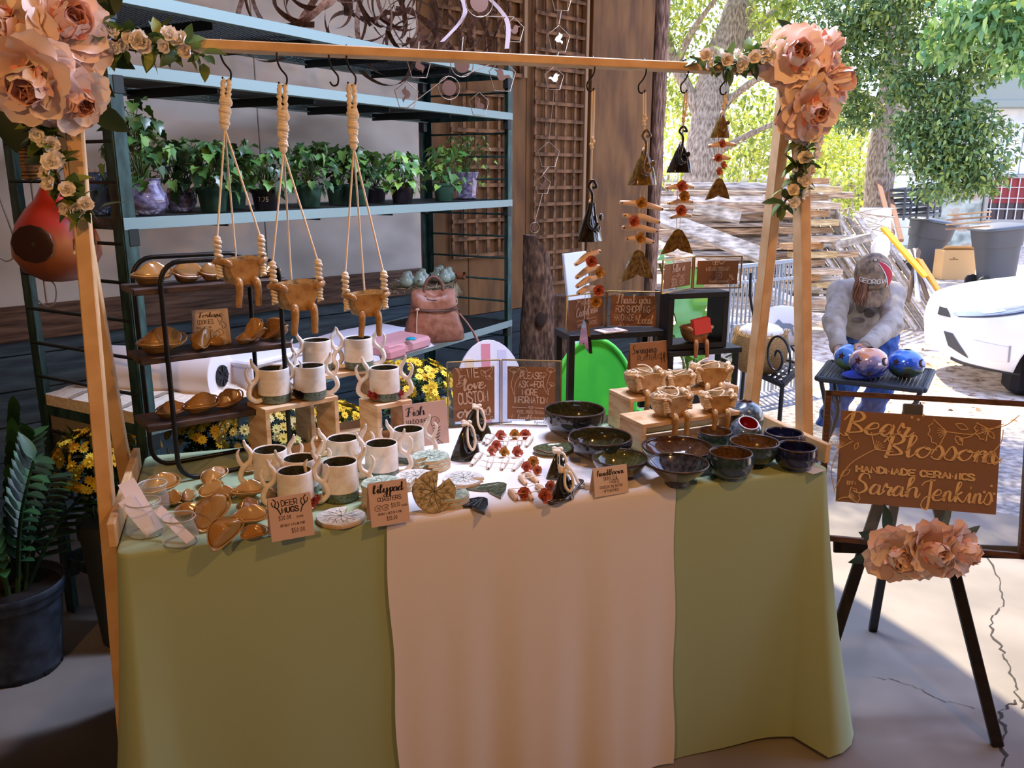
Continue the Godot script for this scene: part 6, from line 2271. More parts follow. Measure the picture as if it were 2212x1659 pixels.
func make_flowers() -> void:
	make_rose_mesh()
	swag("floral_swag", "peach peonies and white rose vines on the frame's left top corner above the gourd",
		[[Vector3(-0.9252, 1.729, -0.01), V(-0.3, 0.1, 1), 0.098], [Vector3(-0.8586, 1.735, -0), V(0.5, 0.3, 0.9), 0.090], [Vector3(-0.9005, 1.659, 0.03), V(-0.1, -0.4, 1), 0.092], [Vector3(-0.8552, 1.628, 0.01), V(0.5, -0.4, 0.8), 0.070], [Vector3(-0.9506, 1.703, -0.01), V(-0.7, 0, 0.7), 0.070]],
		[[Vector3(-0.8348, 1.743, -0.02), Vector3(-0.7774, 1.736, -0.02), Vector3(-0.7276, 1.724, -0.02), Vector3(-0.6662, 1.732, -0.02), Vector3(-0.5971, 1.711, -0.02)], [Vector3(-0.8837, 1.617, -0.03), Vector3(-0.9085, 1.571, -0.01), Vector3(-0.8986, 1.514, 0), Vector3(-0.8864, 1.46, 0.02), Vector3(-0.8591, 1.415, 0.03), Vector3(-0.8331, 1.399, 0.03)]], 96)
	var s := Shape.new()
	s.leaf(0.11, 0.085, 0.2, 0.2, 6)
	var big := s.mesh()
	var sw := get_node("floral_swag")
	for w in [[Vector3(-0.8225, 1.758, -0.06), V(0.2, 1, 0)], [Vector3(-0.8006, 1.778, -0.07), V(0.3, 0.9, 0)], [Vector3(-0.9606, 1.625, -0.05), V(-0.1, -1, 0.1)], [Vector3(-0.9384, 1.622, -0.06), V(0.1, -1, 0)]]:
		obj("big_leaf", big, flat("22391f", 0.5), sw, Transform3D(facing(w[1], V(0, 0, 1)), w[0] - sw.position))
	swag("floral_swag", "peach peonies and white rose vines on the frame's right top corner before the trees",
		[[Vector3(0.8224, 1.754, -0.02), V(-0.4, 0.2, 1), 0.082], [Vector3(0.9017, 1.706, -0.02), V(0.6, 0.1, 0.9), 0.082], [Vector3(0.8508, 1.644, 0), V(-0.1, -0.3, 1), 0.082], [Vector3(0.9017, 1.782, -0.04), V(0.5, 0.6, 0.7), 0.066]],
		[[Vector3(0.7667, 1.778, -0.03), Vector3(0.7034, 1.758, -0.03), Vector3(0.6244, 1.747, -0.03), Vector3(0.5328, 1.757, -0.03)], [Vector3(0.8884, 1.603, -0.02), Vector3(0.8696, 1.532, -0.01), Vector3(0.8502, 1.467, 0), Vector3(0.7973, 1.397, 0.02)]], 78)


# ceramic fortune cookie: a pointed dome lapping over a tucked-in lower shell, lips parted at one end
func cookie_mesh(gap: float, peak: float, skew: float, sd: float) -> ArrayMesh:
	var s := Shape.new()
	for up in [true, false]:
		var r := []
		for i in 10:
			var k := i / 9.0
			var row := []
			for j in 32:
				var th := TAU * j / 32
				var c := cos(th)
				var d := sin(th)
				var zz := 0.34 * d * pow(absf(d), 0.15)
				var open := gap * exp(-pow(angle_difference(th, 0.35) / 0.65, 2))
				var seam := 0.30 + 0.07 * c * c + 0.035 * sin(th * 2 + sd) + 0.06 * c * skew
				if up:
					var q := (1.08 if i > 0 else 0.97) * pow(1.0 - k, 1.12)
					var y := seam + open + peak * pow(k, 0.92) - (0.03 if i == 0 else 0.0)
					row.append(V(c * q * 0.5 + skew * 0.10 * k, lerpf(y, peak + 0.33, k * k), -zz * q * (1.0 + 0.12 * k)))
				else:
					var q := lerpf(0.40, 0.95, pow(k, 0.6))
					row.append(V(c * q * 0.5 - skew * 0.08 * (1 - k), (seam - open * 0.8) * pow(k, 1.15), -zz * q))
			r.append(row)
		s.rows(r, true, not up)
	for e in [1.0, -1.0]:   # rolled lips either side of the seam
		var lip := []
		for j in 33:
			var th := TAU * j / 32
			var c := cos(th)
			var open := gap * exp(-pow(angle_difference(th, 0.35) / 0.65, 2))
			var seam := 0.30 + 0.07 * c * c + 0.035 * sin(th * 2 + sd) + 0.06 * c * skew
			var q := 1.10 if e > 0 else 1.0
			lip.append(V(c * q * 0.5, seam + (open + 0.012 if e > 0 else -open * 0.8 - 0.045), -0.34 * sin(th) * pow(absf(sin(th)), 0.15) * q))
		s.tube(lip, 0.026, 6, false)
	for i in s.v.size():   # bend the length so that both tips swing forward
		var q := s.v[i]
		s.v[i] = V(q.x, q.y - 0.10 * absf(q.x), q.z + 0.62 * q.x * q.x - 0.05)
	return s.mesh()


var cookies := []


func cookie(at: Vector3, w: float, kind: int, turn: Vector3, label: String, group: String) -> void:
	var t := thing("fortune_cookie", label, "figurine", at, 0, group)
	t.rotation = turn
	var m := grain(["a87c44", "9a7040", "b0864c"][kind % 3], ["b08048", "d8a868", "e0b880"], V(9, 9, 9), 0.16, 0.02, 0.0, 0.05, {"clearcoat_enabled": true, "clearcoat": 0.8, "clearcoat_roughness": 0.08})
	var o := obj("shell", cookies[kind], m, t)
	o.scale = Vector3.ONE * w * 0.86
	# lift it so that its lowest point touches what carries it
	var lo := 1e9
	var bs := Basis.from_euler(turn) 
	for q in (cookies[kind] as ArrayMesh).surface_get_arrays(0)[Mesh.ARRAY_VERTEX]:
		lo = minf(lo, (bs * (q * w * 0.86)).y)
	t.position.y = at.y - lo


func rack_at(u: float, h: float, n: float) -> Vector3:
	var a := Vector3(-0.7307, 0.76, -0.1237)
	var b := Vector3(-0.4665, 0.76, -0.2118)
	var c := Vector3(-0.8004, 0.76, -0.2494)
	return a + (b - a) * u + (c - a) * n + V(0, h, 0)


func make_cookies() -> void:
	for w in [[0.06, 0.27, 0.3, 0.3], [0.14, 0.33, -0.5, 1.4], [0.26, 0.38, 0.8, 2.6], [0.16, 0.27, -0.2, 4.0]]:
		cookies.append(cookie_mesh(w[0], w[1], w[2], w[3]))
	# black tube rack with three dark boards
	var p := rack_at(0, 0, 0)
	var t := thing("tiered_rack", "black tube rack with three dark wooden tiers of fortune cookies", "rack", p)
	var m := flat("17181b", 0.4, 0.3)
	for n in [0.0, 1.0]:
		var s := Shape.new()
		var pts := []
		for q in [[0.0, 0.05, 0.0], [0.0, 0.49, 0.0], [1.0, 0.49, 1.0], [1.0, 0.05, 1.0]]:
			pts.append(q)
		var path := []
		for w in [[0, 0.05], [0, 0.47]]:
			path.append(rack_at(w[0], w[1], n) - p)
		for i in 6:
			var a := PI / 2 * i / 5.0
			path.append(rack_at(0.17 * (1 - cos(a)), 0.47 + 0.05 * sin(a), n) - p)
		for i in 6:
			var a := PI / 2 * i / 5.0
			path.append(rack_at(1 - 0.17 + 0.17 * sin(a), 0.52 - 0.05 * (1 - cos(a)), n) - p)
		path.append(rack_at(1, 0.05, n) - p)
		for i in 6:
			var a := PI / 2 * i / 5.0
			path.append(rack_at(1 - 0.17 * (1 - cos(a)), 0.05 - 0.05 * sin(a), n) - p)
		for i in 6:
			var a := PI / 2 * i / 5.0
			path.append(rack_at(0.17 - 0.17 * sin(a), 0.0 + 0.05 * (1 - cos(a)), n) - p)
		s.tube(path, 0.0058, 8)
		obj("loop", s, m, t)
	var wood := grain("4a3830", ["2a1e1a", "4a3a32", "5e4c42"], V(2, 12, 2), 0.6, 0.02)
	for h in [0.135, 0.295, 0.455]:
		var s := Shape.new()
		var a := rack_at(-0.16, h, 0.5) - p
		var b := rack_at(1.14, h, 0.5) - p
		s.bar(a, b, 0.125, 0.015, 0.002)
		obj("tier_board", s, wood, t)
	var yaw := -(Vector3(-0.4665, 0.76, -0.2118) - Vector3(-0.7307, 0.76, -0.1237)).signed_angle_to(V(1, 0, 0), V(0, 1, 0))
	var tier := func(u: float, h: float, n: float, w: float, kind: int, turn: Vector3, what: String) -> void:
		cookie(rack_at(u, h + 0.0085, n), w, kind, V(turn.x, turn.y + yaw, turn.z), what, "")
	# [along, size, kind, turn, words]
	for w in [[0.02, 0.098, 0, V(0.2, 0.1, 0), "big amber ceramic fortune cookie at the left end of the rack's top tier"], [0.30, 0.088, 1, V(0.3, 0.3, 0), "amber ceramic fortune cookie second along the rack's top tier"], [0.52, 0.075, 1, V(0.2, 0.2, 0), "amber ceramic fortune cookie in the middle of the rack's top tier"], [0.72, 0.070, 3, V(0.2, 0.4, 0), "amber ceramic fortune cookie behind the leftmost rope planter on the top tier"], [0.90, 0.05, 2, V(0.1, 0, 0), "small amber ceramic fortune cookie just right of the leftmost rope planter"], [1.04, 0.055, 0, V(0.1, 0.2, 0), "small amber ceramic fortune cookie at the right end of the rack's top tier"]]:
		tier.call(w[0], 0.455, 0.45, w[1], w[2], w[3], w[4])
	for w in [[0.02, 0.118, 0, V(0.2, 0.05, 0), "largest amber fortune cookie at the left end of the rack's middle tier"], [0.33, 0.075, 2, V(0.5, 1.1, 0.1), "gaping fortune cookie left of the price card on the middle tier"], [0.50, 0.045, 1, V(0.3, -0.5, 0), "tiniest fortune cookie in front of the price card on the middle tier"], [0.74, 0.055, 0, V(0.2, 0.2, 0), "small fortune cookie just right of the price card on the middle tier"], [0.87, 0.075, 2, V(0.2, -0.4, 0.5), "tilted fortune cookie before the rack's right upright on the middle tier"], [1.08, 0.088, 1, V(0.3, -0.6, 0.6), "upended fortune cookie at the right end of the rack's middle tier"]]:
		tier.call(w[0], 0.295, 0.35, w[1], w[2], w[3], w[4])
	for w in [[0.05, 0.078, 0, V(0.2, 0.2, 0), "amber fortune cookie at the left end of the rack's bottom tier"], [0.32, 0.092, 0, V(0.2, 0.0, 0.05), "broad domed fortune cookie second along the rack's bottom tier"], [0.58, 0.08, 1, V(0.2, 0.1, 0.3), "amber fortune cookie in the middle of the rack's bottom tier"], [0.84, 0.075, 2, V(0.3, 0.9, 0.5), "gaping fortune cookie on the bottom tier behind the rack's right upright"], [1.08, 0.07, 1, V(0.3, 0.7, 0.4), "amber fortune cookie at the right end of the bottom tier by the wooden riser"]]:
		tier.call(w[0], 0.135, 0.4, w[1], w[2], w[3], w[4])
	for w in [[Vector3(-0.771, 0.755, -0.061), 0.092, 0, V(0.3, 0.5, 0.1), "fortune cookie at the table's back left corner under the rack"], [Vector3(-0.7388, 0.755, 0.026), 0.06, 2, V(0.3, -0.3, 0), "small fortune cookie behind the larger glass jar"], [Vector3(-0.7101, 0.755, 0.0178), 0.052, 1, V(0.2, 1.2, 0), "small fortune cookie with a dark open mouth left of the tabletop group"], [Vector3(-0.6528, 0.755, -0.0869), 0.075, 3, V(0.2, 0.8, 0.2), "long fortune cookie lying by the rack's front foot"], [Vector3(-0.6614, 0.755, -0.0082), 0.060, 2, V(0.3, 0.5, 0), "wavy fortune cookie in front of the rack's front foot"], [Vector3(-0.6279, 0.755, 0.0202), 0.055, 1, V(0.2, 0.1, 0), "half hidden fortune cookie behind the largest tilted one"], [Vector3(-0.5765, 0.755, 0.0245), 0.078, 0, V(0.15, 0.1, 0), "smooth domed fortune cookie behind the antler mugs' left end"], [Vector3(-0.6549, 0.755, 0.1603), 0.092, 2, V(0.5, 0.9, 0.5), "largest tilted fortune cookie in the tabletop group, its mouth open"], [Vector3(-0.7036, 0.755, 0.0978), 0.058, 3, V(0.3, 0.2, 0), "fortune cookie directly behind the smaller glass jar"], [Vector3(-0.582, 0.755, 0.1145), 0.055, 1, V(0.2, 0.5, 0), "small fortune cookie tucked behind the broad one near the price card"], [Vector3(-0.5775, 0.755, 0.1847), 0.082, 0, V(0.25, 0.1, 0), "broad fortune cookie left of the antler mug price card"], [Vector3(-0.6342, 0.755, 0.2684), 0.080, 2, V(0.9, 1.2, 0.7), "upright curled fortune cookie nearest the table's front edge"], [Vector3(-0.57, 0.755, 0.2631), 0.058, 3, V(0.3, 0.2, 0), "lumpy small fortune cookie at the front edge beside the price card"], [Vector3(-0.5273, 0.755, 0.0696), 0.052, 1, V(0.2, 0.7, 0), "fortune cookie half hidden behind the nearest antler mug's left handle"], [Vector3(-0.5692, 0.755, -0.1415), 0.045, 0, V(0.2, 0.4, 0), "fortune cookie half hidden behind the leftmost antler mug"]]:
		cookie(w[0], w[1], w[2], w[3], w[4], "")
	jars()


func jars() -> void:
	for w in [[Vector3(-0.779, 0.755, 0.1708), 0.038, 0.07, 0.0, "larger clear glass jar of white paper strips at the table's front left corner"], [Vector3(-0.7095, 0.755, 0.2401), 0.036, 0.055, 0.4, "smaller clear glass jar with one bundle of white paper strips"], [Vector3(-0.7734, 0.755, 0.0376), 0.034, 0.06, 0.0, "clear glass jar behind the larger jar of paper strips"]]:
		var t := thing("glass_jar", w[4], "jar", w[0])
		var s := Shape.new()
		var R: float = w[1]
		var h: float = w[2]
		s.lathe([Vector2(0, 0.001), Vector2(R * 0.8, 0.001), Vector2(R * 0.98, 0.006), Vector2(R, h * 0.2), Vector2(R * 0.94, h * 0.45), Vector2(R * 0.80, h * 0.78), Vector2(R * 0.84, h * 0.95), Vector2(R * 0.88, h)], 28)
		obj("body", s, glass(0.16), t)
		s = Shape.new()
		var pts := []
		for i in 25:
			pts.append(V(cos(TAU * i / 24) * R * 0.88, h, sin(TAU * i / 24) * R * 0.88))
		s.tube(pts, 0.0016, 6, false)
		obj("rim", s, flat("c8ccc8", 0.08, 0.2), t)
		s = Shape.new()
		pts = []
		for i in 25:
			pts.append(V(cos(TAU * i / 24) * R * 0.86, 0.002, sin(TAU * i / 24) * R * 0.86))
		s.tube(pts, 0.0014, 6, false)
		obj("base_ring", s, flat("9aa09a", 0.1, 0.2), t)
	var paper := flat("eeeaf4", 0.8)
	for w in [[Vector3(-0.7607, 0.765, 0.1906), Vector3(-0.8127, 0.8575, 0.13), 0.034, "wide white paper strip leaning out of the larger jar, hindmost"], [Vector3(-0.7653, 0.763, 0.1892), Vector3(-0.8142, 0.8342, 0.17), 0.028, "white paper strip leaning out of the larger jar, in front"], [Vector3(-0.69, 0.762, 0.2531), Vector3(-0.7529, 0.8105, 0.18), 0.020, "bundle of white paper strips leaning out of the smaller jar"]]:
		var t := thing("paper_strips", w[3], "paper", w[0])
		var d: Vector3 = w[1] - w[0]
		for i in 3:
			var s := Shape.new()
			var o := V(0, 0, -0.0022 * i)
			s.box(V(w[2] - 0.004 * i, 0.0014, d.length() - 0.005 * i), d / 2 + o + V(0, 0.001 * i, 0), 0.0, facing(d, V(0.35, 0.3, 1)))
			obj("strip", s, paper if i != 1 else flat("e0a070", 0.8), t)


func mug_mesh(s: Shape, h: float, r: float) -> void:
	s.lathe([Vector2(r * 1.0, h * 0.24), Vector2(r * 0.99, h * 0.6), Vector2(r * 0.96, h * 0.96), Vector2(r * 0.94, h), Vector2(r * 0.90, h), Vector2(r * 0.885, h * 0.97)], 30, Vector3.ZERO, 0.008)


func make_mugs() -> void:
	var h := 0.088
	var r := 0.0405
	var t := thing("deer_mug", "", "mug", Vector3.ZERO)
	var white := grain("efe6da", ["e2d6c8", "efe7dc", "f6f0e8"], V(8, 8, 8), 0.35, 0.02, 0.0, 0.1)
	var s := Shape.new()
	mug_mesh(s, h, r)
	obj("body", s, white, t)
	s = Shape.new()
	s.lathe([Vector2(0, 0), Vector2(r * 0.95, 0), Vector2(r * 1.0, 0.004), Vector2(r * 1.005, h * 0.26)], 30, Vector3.ZERO, 0.008)
	obj("glazed_base", s, grain("5c6a5a", ["39443a", "5c6a58", "7d8874"], V(20, 20, 20), 0.12, 0.03, 0.0, 0.1, {"clearcoat_enabled": true, "clearcoat": 0.8}), t)
	s = Shape.new()
	s.lathe([Vector2(r * 0.885, h * 0.97), Vector2(r * 0.87, h * 0.5), Vector2(r * 0.8, 0.012), Vector2(0, 0.010)], 30, Vector3.ZERO, 0.008)
	obj("inside", s, grain("3c3f2c", ["241f18", "3c4030", "55604a"], V(20, 20, 20), 0.1, 0.03, 0.0, 0.0, {"clearcoat_enabled": true, "clearcoat": 0.8}), t)
	for e in [-1.0, 1.0]:
		s = Shape.new()
		var main := curve([V(e * r * 0.98, 0.010, 0.004), V(e * (r + 0.014), 0.010, 0.006), V(e * (r + 0.030), 0.026, 0.006), V(e * (r + 0.024), 0.050, 0.004), V(e * (r + 0.006), 0.066, 0.002), V(e * (r + 0.003), 0.085, 0.0), V(e * (r + 0.014), 0.104, 0.0), V(e * (r + 0.017), 0.118, 0.002)], 5)
		var rad := []
		for i in main.size():
			var k := float(i) / (main.size() - 1)
			rad.append(lerpf(0.0068, 0.0056, k) * (1.0 if k < 0.8 else 1.0 - (k - 0.8) * 3.0))
		s.tube(main, rad, 9)
		s.tube(curve([V(e * (r + 0.021), 0.053, 0.004), V(e * (r + 0.030), 0.068, 0.004), V(e * (r + 0.034), 0.086, 0.004), V(e * (r + 0.028), 0.098, 0.004)], 5), [0.0055, 0.0055, 0.0055, 0.0052, 0.005, 0.005, 0.0048, 0.0045, 0.004, 0.004, 0.0036, 0.0034, 0.003, 0.0025, 0.002, 0.0015], 8)
		obj("antler_handle", s, white, t)
	# small ceramic roses at the foot of some mugs
	var red := flat("b0483c", 0.25, 0.0, {"clearcoat_enabled": true, "clearcoat": 0.6})
	var dark := flat("2c2426", 0.25, 0.0, {"clearcoat_enabled": true, "clearcoat": 0.6})
	# wooden display boxes, open at the front
	var box1 := open_box(Vector3(-0.4498, 0.757, -0.2352), 0.205, 0.10, 0.155, 0.42, "taller pale wooden riser box open at the front, carrying two antler mugs")
	var box2 := open_box(Vector3(-0.2018, 0.757, -0.3014), 0.11, 0.10, 0.118, 0.36, "smaller pale wooden riser box carrying one antler mug with a pink rose")
	var box3 := open_box(Vector3(-0.3169, 0.757, -0.4124), 0.22, 0.10, 0.185, 0.36, "pale wooden riser box at the back carrying the two topmost antler mugs")
	var spec := [
		[box3 + V(-0.052, 0.185, 0.0), 0.5, "antler mug on the back riser, left of the two topmost", 0],
		[box3 + V(0.062, 0.185, 0.0), 0.2, "antler mug on the back riser, right of the two topmost", 0],
		[box1 + V(-0.045, 0.155, 0.01), 0.6, "antler mug at the left end of the taller wooden riser box", 0],
		[box1 + V(0.045, 0.155, 0.0), 0.35, "antler mug with black roses at the right end of the taller wooden riser box", 3],
		[box2 + V(0.0, 0.118, 0.0), 0.1, "antler mug with pink roses alone on the smaller wooden riser box", 1],
		[Vector3(-0.5203, 0.755, -0.0452), 0.3, "antler mug farthest left on the cloth, behind another mug", 0],
		[Vector3(-0.4576, 0.755, 0.0377), 0.55, "antler mug with a blue-black inside just behind the nearest one", 0],
		[Vector3(-0.3448, 0.755, -0.0851), 0.2, "antler mug on the cloth directly before the taller riser box's opening", 0],
		[Vector3(-0.4745, 0.755, 0.1149), 0.15, "nearest antler mug with pink roses standing behind its price card", 2],
		[Vector3(-0.3741, 0.755, 0.0942), 0.1, "antler mug with a broad green base beside the nearest mug's roses", 0],
		[Vector3(-0.2611, 0.755, -0.017), 0.2, "antler mug behind the tall stack of green lily pad coasters", 0],
		[Vector3(-0.1757, 0.755, -0.1128), 0.3, "antler mug farthest right, beside the fish price card", 0]]
	for i in spec.size():
		var w: Array = spec[i]
		var m: Node3D = t if i == 0 else copy(t, "deer_mug", w[0], w[1], w[2])
		m.position = w[0]
		m.rotation.y = w[1] - 0.2
		m.scale = Vector3.ONE * [1.0, 1.0, 1.0, 0.98, 1.02][i % 5]
		m.set_meta("label", w[2])
	for w in [[3, -0.6, dark], [3, -0.9, dark], [3, -0.75, dark], [4, -0.7, red], [4, -1.0, red], [4, 0.75, red], [8, 0.75, red], [8, 1.0, red], [8, -0.95, red], [8, 0.6, red]]:
		var m: Node3D = get_node("deer_mug" if w[0] == 0 else "deer_mug_%03d" % w[0])
		var a: float = w[1]
		var d := V(sin(a), 0, cos(a)).rotated(Vector3.UP, -m.rotation.y)
		obj("rose", rose_mesh, w[2], m, Transform3D((facing(d) * Basis(V(1, 0, 0), PI / 2)).scaled(Vector3.ONE * 0.66), d * 0.043 + V(0, 0.014 + 0.009 * absf(a), 0)))


func open_box(at: Vector3, w: float, d: float, h: float, turn: float, label: String) -> Vector3:
	var t := thing("riser_box", label, "display box", at, turn)
	var m := grain("d8b48a", ["c49c70", "dcba92", "e6cba8"], V(2, 8, 2), 0.6, 0.015)
	var k := 0.012
	for q in [[V(w, k, d), V(0, h - k / 2, 0), "top_board"], [V(w - 2 * k, k, d), V(0, k / 2, 0), "bottom_board"], [V(k, h - k, d), V(-w / 2 + k / 2, (h - k) / 2, 0), "side_board"], [V(k, h - k, d), V(w / 2 - k / 2, (h - k) / 2, 0), "side_board"]]:
		var s := Shape.new()
		s.box(q[0], q[1], 0.0012)
		obj(q[2], s, m, t)
	return at


func bowl(at: Vector3, r: float, h: float, foot: float, shape: String, outer: Material, inner: Material, label: String, called := "bowl") -> Node3D:
	var t := thing(called, label, "bowl" if called == "bowl" else "vase", at)
	var prof := []
	var k := 0.0045
	if shape == "round":
		prof = [[foot, 0.0], [foot * 1.02, 0.006], [r * 0.78, h * 0.28], [r * 0.97, h * 0.62], [r, h * 0.86], [r * 0.985, h]]
	elif shape == "deep":
		prof = [[foot, 0.0], [foot * 1.05, 0.005], [r * 0.90, h * 0.25], [r * 1.02, h * 0.55], [r * 1.01, h * 0.8], [r * 0.965, h]]
	elif shape == "flare":
		prof = [[foot, 0.0], [foot, 0.008], [foot * 1.1, h * 0.25], [r * 0.80, h * 0.68], [r * 0.95, h * 0.9], [r, h]]
	else:
		prof = [[foot, 0.0], [foot * 1.1, 0.005], [r * 0.75, h * 0.38], [r * 0.95, h * 0.75], [r, h]]
	var pts := []
	for q in prof:
		pts.append(Vector2(q[0], q[1]))
	pts = curve(pts, 4)
	var s := Shape.new()
	var o := [Vector2(0, 0.0005)]
	o.append_array(pts)
	s.lathe(o, 40, Vector3.ZERO, 0.006)
	obj("body", s, outer, t)
	s = Shape.new()
	var q2 := [Vector2(r * 0.985 if shape != "deep" else r * 0.965, h)]
	for i in range(pts.size() - 1, 2, -1):
		q2.append(Vector2(pts[i].x - k, maxf(pts[i].y - (0.001 if i == pts.size() - 1 else 0.002), 0.007)))
	q2.append(Vector2(foot * 0.7, 0.0075))
	q2.append(Vector2(0, 0.007))
	s.lathe(q2, 40, Vector3.ZERO, 0.006)
	obj("inside", s, inner, t)
	s = Shape.new()
	var rr: float = pts[-1].x - k * 0.5
	var ring := []
	for i in 41:
		var a := TAU * i / 40
		var wq := rr * (1.0 + 0.006 * sin(2.0 * a + 0.7))
		ring.append(V(cos(a) * wq, h - 0.0005, -sin(a) * wq))
	s.tube(ring, 0.0028, 6, false)
	obj("rim", s, flat("3f3028", 0.3), t)
	return t


func glaze(hexes: Array, rough := 0.1) -> Material:
	return grain("ffffff", hexes, V(14, 14, 14), rough, 0.02, 0.0, 0.05, {"clearcoat_enabled": true, "clearcoat": 0.9, "clearcoat_roughness": 0.04})


func make_bowls() -> void:
	var black := glaze(["15161a", "20242a", "2e343c"])
	var olive := glaze(["2c2c1c", "3a3a26", "4e5038"])
	var brown := glaze(["38261a", "4c3424", "5a4230"])
	var teal := glaze(["1e2e34", "2a4048", "3c545a"])
	var bronze := glaze(["4a3620", "6a4c2c", "7a5a38"], 0.22)
	var navy := glaze(["10122a", "1a1e44", "2a3060"])
	var speck := glaze(["1c1c1e", "303034", "5a5a5c"])
	bowl(Vector3(0.3028, 0.757, -0.1632), 0.086, 0.084, 0.036, "round", black, olive, "largest black bowl at the back, olive inside")
	bowl(Vector3(0.3004, 0.757, 0.0196), 0.084, 0.060, 0.040, "round", black, olive, "wide black bowl with an olive inside just in front of the largest bowl")
	bowl(Vector3(0.2909, 0.757, 0.1622), 0.069, 0.050, 0.030, "dish", glaze(["2e3028", "454a3c", "5c6250"]), glaze(["3c4028", "555c3c", "6c7450"]), "olive green bowl standing right behind the small bowl price card")
	bowl(Vector3(0.4753, 0.757, 0.1127), 0.092, 0.044, 0.045, "dish", black, brown, "widest shallow bowl with a plain brown inside")
	bowl(Vector3(0.4003, 0.757, 0.2499), 0.074, 0.054, 0.030, "flare", speck, speck, "flaring speckled charcoal bowl nearest the table's front edge")
	bowl(Vector3(0.6271, 0.757, 0.042), 0.047, 0.050, 0.026, "deep", teal, bronze, "small teal bowl with a bronze inside behind the other teal bowls")
	bowl(Vector3(0.5477, 0.757, 0.2429), 0.055, 0.062, 0.032, "deep", teal, bronze, "teal bowl with a bronze inside at the front of the right bowl group")
	bowl(Vector3(0.6576, 0.757, 0.1774), 0.064, 0.060, 0.030, "round", teal, bronze, "larger teal bowl with a bronze inside between the navy bowls and front teal bowl")
	bowl(Vector3(0.7934, 0.757, 0.1106), 0.052, 0.052, 0.032, "deep", navy, navy, "navy blue bowl standing at the back right corner of the table")
	bowl(Vector3(0.7424, 0.757, 0.2335), 0.052, 0.056, 0.034, "deep", navy, navy, "navy blue bowl nearest the table's front right corner")
	# round vases
	var t := thing("vase", "tall round speckled steel-blue vase with a tiny mouth beside the rear teal bowl", "vase", Vector3(0.7727, 0.757, -0.0434))
	var sp_ := glaze(["28323a", "46545e", "8292a0"], 0.2)
	var s := Shape.new()
	s.lathe(curve([Vector2(0, 0), Vector2(0.03, 0.0), Vector2(0.048, 0.025), Vector2(0.0525, 0.050), Vector2(0.043, 0.082), Vector2(0.024, 0.097), Vector2(0.018, 0.099)], 4), 36)
	obj("body", s, sp_, t)
	s = Shape.new()
	s.lathe([Vector2(0.019, 0.0985), Vector2(0.017, 0.101), Vector2(0.014, 0.098), Vector2(0.012, 0.08), Vector2(0, 0.06)], 24)
	obj("mouth", s, flat("3a1c18", 0.3), t)
	t = thing("vase", "small squat blue-grey vase with a red inside tipped toward the front", "vase", Vector3(0.7272, 0.757, 0.0226))
	t.rotation = V(0.45, 0, 0.05)
	t.position.y += 0.012
	s = Shape.new()
	s.lathe(curve([Vector2(0, 0), Vector2(0.028, 0.0), Vector2(0.044, 0.018), Vector2(0.046, 0.032), Vector2(0.036, 0.052), Vector2(0.027, 0.060)], 4), 36)
	obj("body", s, sp_, t)
	s = Shape.new()
	s.lathe([Vector2(0.0285, 0.059), Vector2(0.0265, 0.0625), Vector2(0.0235, 0.060), Vector2(0.03, 0.045), Vector2(0.03, 0.02), Vector2(0, 0.012)], 28)
	obj("red_inside", s, flat("a01c22", 0.15), t)
	s = Shape.new()
	var ring := []
	for i in 31:
		ring.append(V(cos(TAU * i / 30) * 0.0265, 0.0612, sin(TAU * i / 30) * 0.0265))
	s.tube(ring, 0.002, 6, false)
	obj("rim", s, flat("b8c0c8", 0.3), t)
	# paper discs under two bowls
	for w in [[Vector3(0.777, 0.756, 0.2631), "small white price slip under the front navy bowl's right side"], [Vector3(0.3438, 0.756, 0.2163), "brown paper slip under the flaring charcoal bowl's left side"]]:
		s = Shape.new()
		s.box(V(0.05, 0.0008, 0.035), Vector3.ZERO, 0.0, Basis(V(0, 1, 0), 0.3))
		var o := obj("price_slip", s, flat("d8d0c4" if w[0].x > 0.6 else "7a5a40", 0.9))
		o.position = w[0]
		tag(o, w[1], "paper")


# folded kraft card standing as a tent; text lines: [string, x, y, height, width, stroke, script]
func tent_card(label: String, at: Vector3, w: float, h: float, turn: float, lines: Array, hex := "c8a488", lean := 0.22) -> Node3D:
	var t := thing("price_card", label, "sign", at, turn)
	var m := flat(hex, 0.9)
	var ft := Transform3D(Basis(V(1, 0, 0), -lean), V(0, 0, 0))
	var s := Shape.new()
	s.box(V(w, h, 0.0012), V(0, h / 2, 0))
	obj("front_panel", s, m, t, ft)
	var top := ft * V(0, h, 0)
	s = Shape.new()
	s.box(V(w, h, 0.0012), V(0, -h / 2, 0))
	obj("back_panel", s, m, t, Transform3D(Basis(V(1, 0, 0), lean), top + V(0, 0, -0.0012)))
	var ink := Shape.new()
	for l in lines:
		if l[0] is Callable:
			l[0].call(ink)
		else:
			line(ink, l[0], Vector2(l[1], l[2]), l[3], l[4], l[5], l[6], 0.0)
	obj("lettering", ink, flat("1c1614", 0.8), t, ft * Transform3D(Basis(), V(0, 0, 0.0009)))
	return t


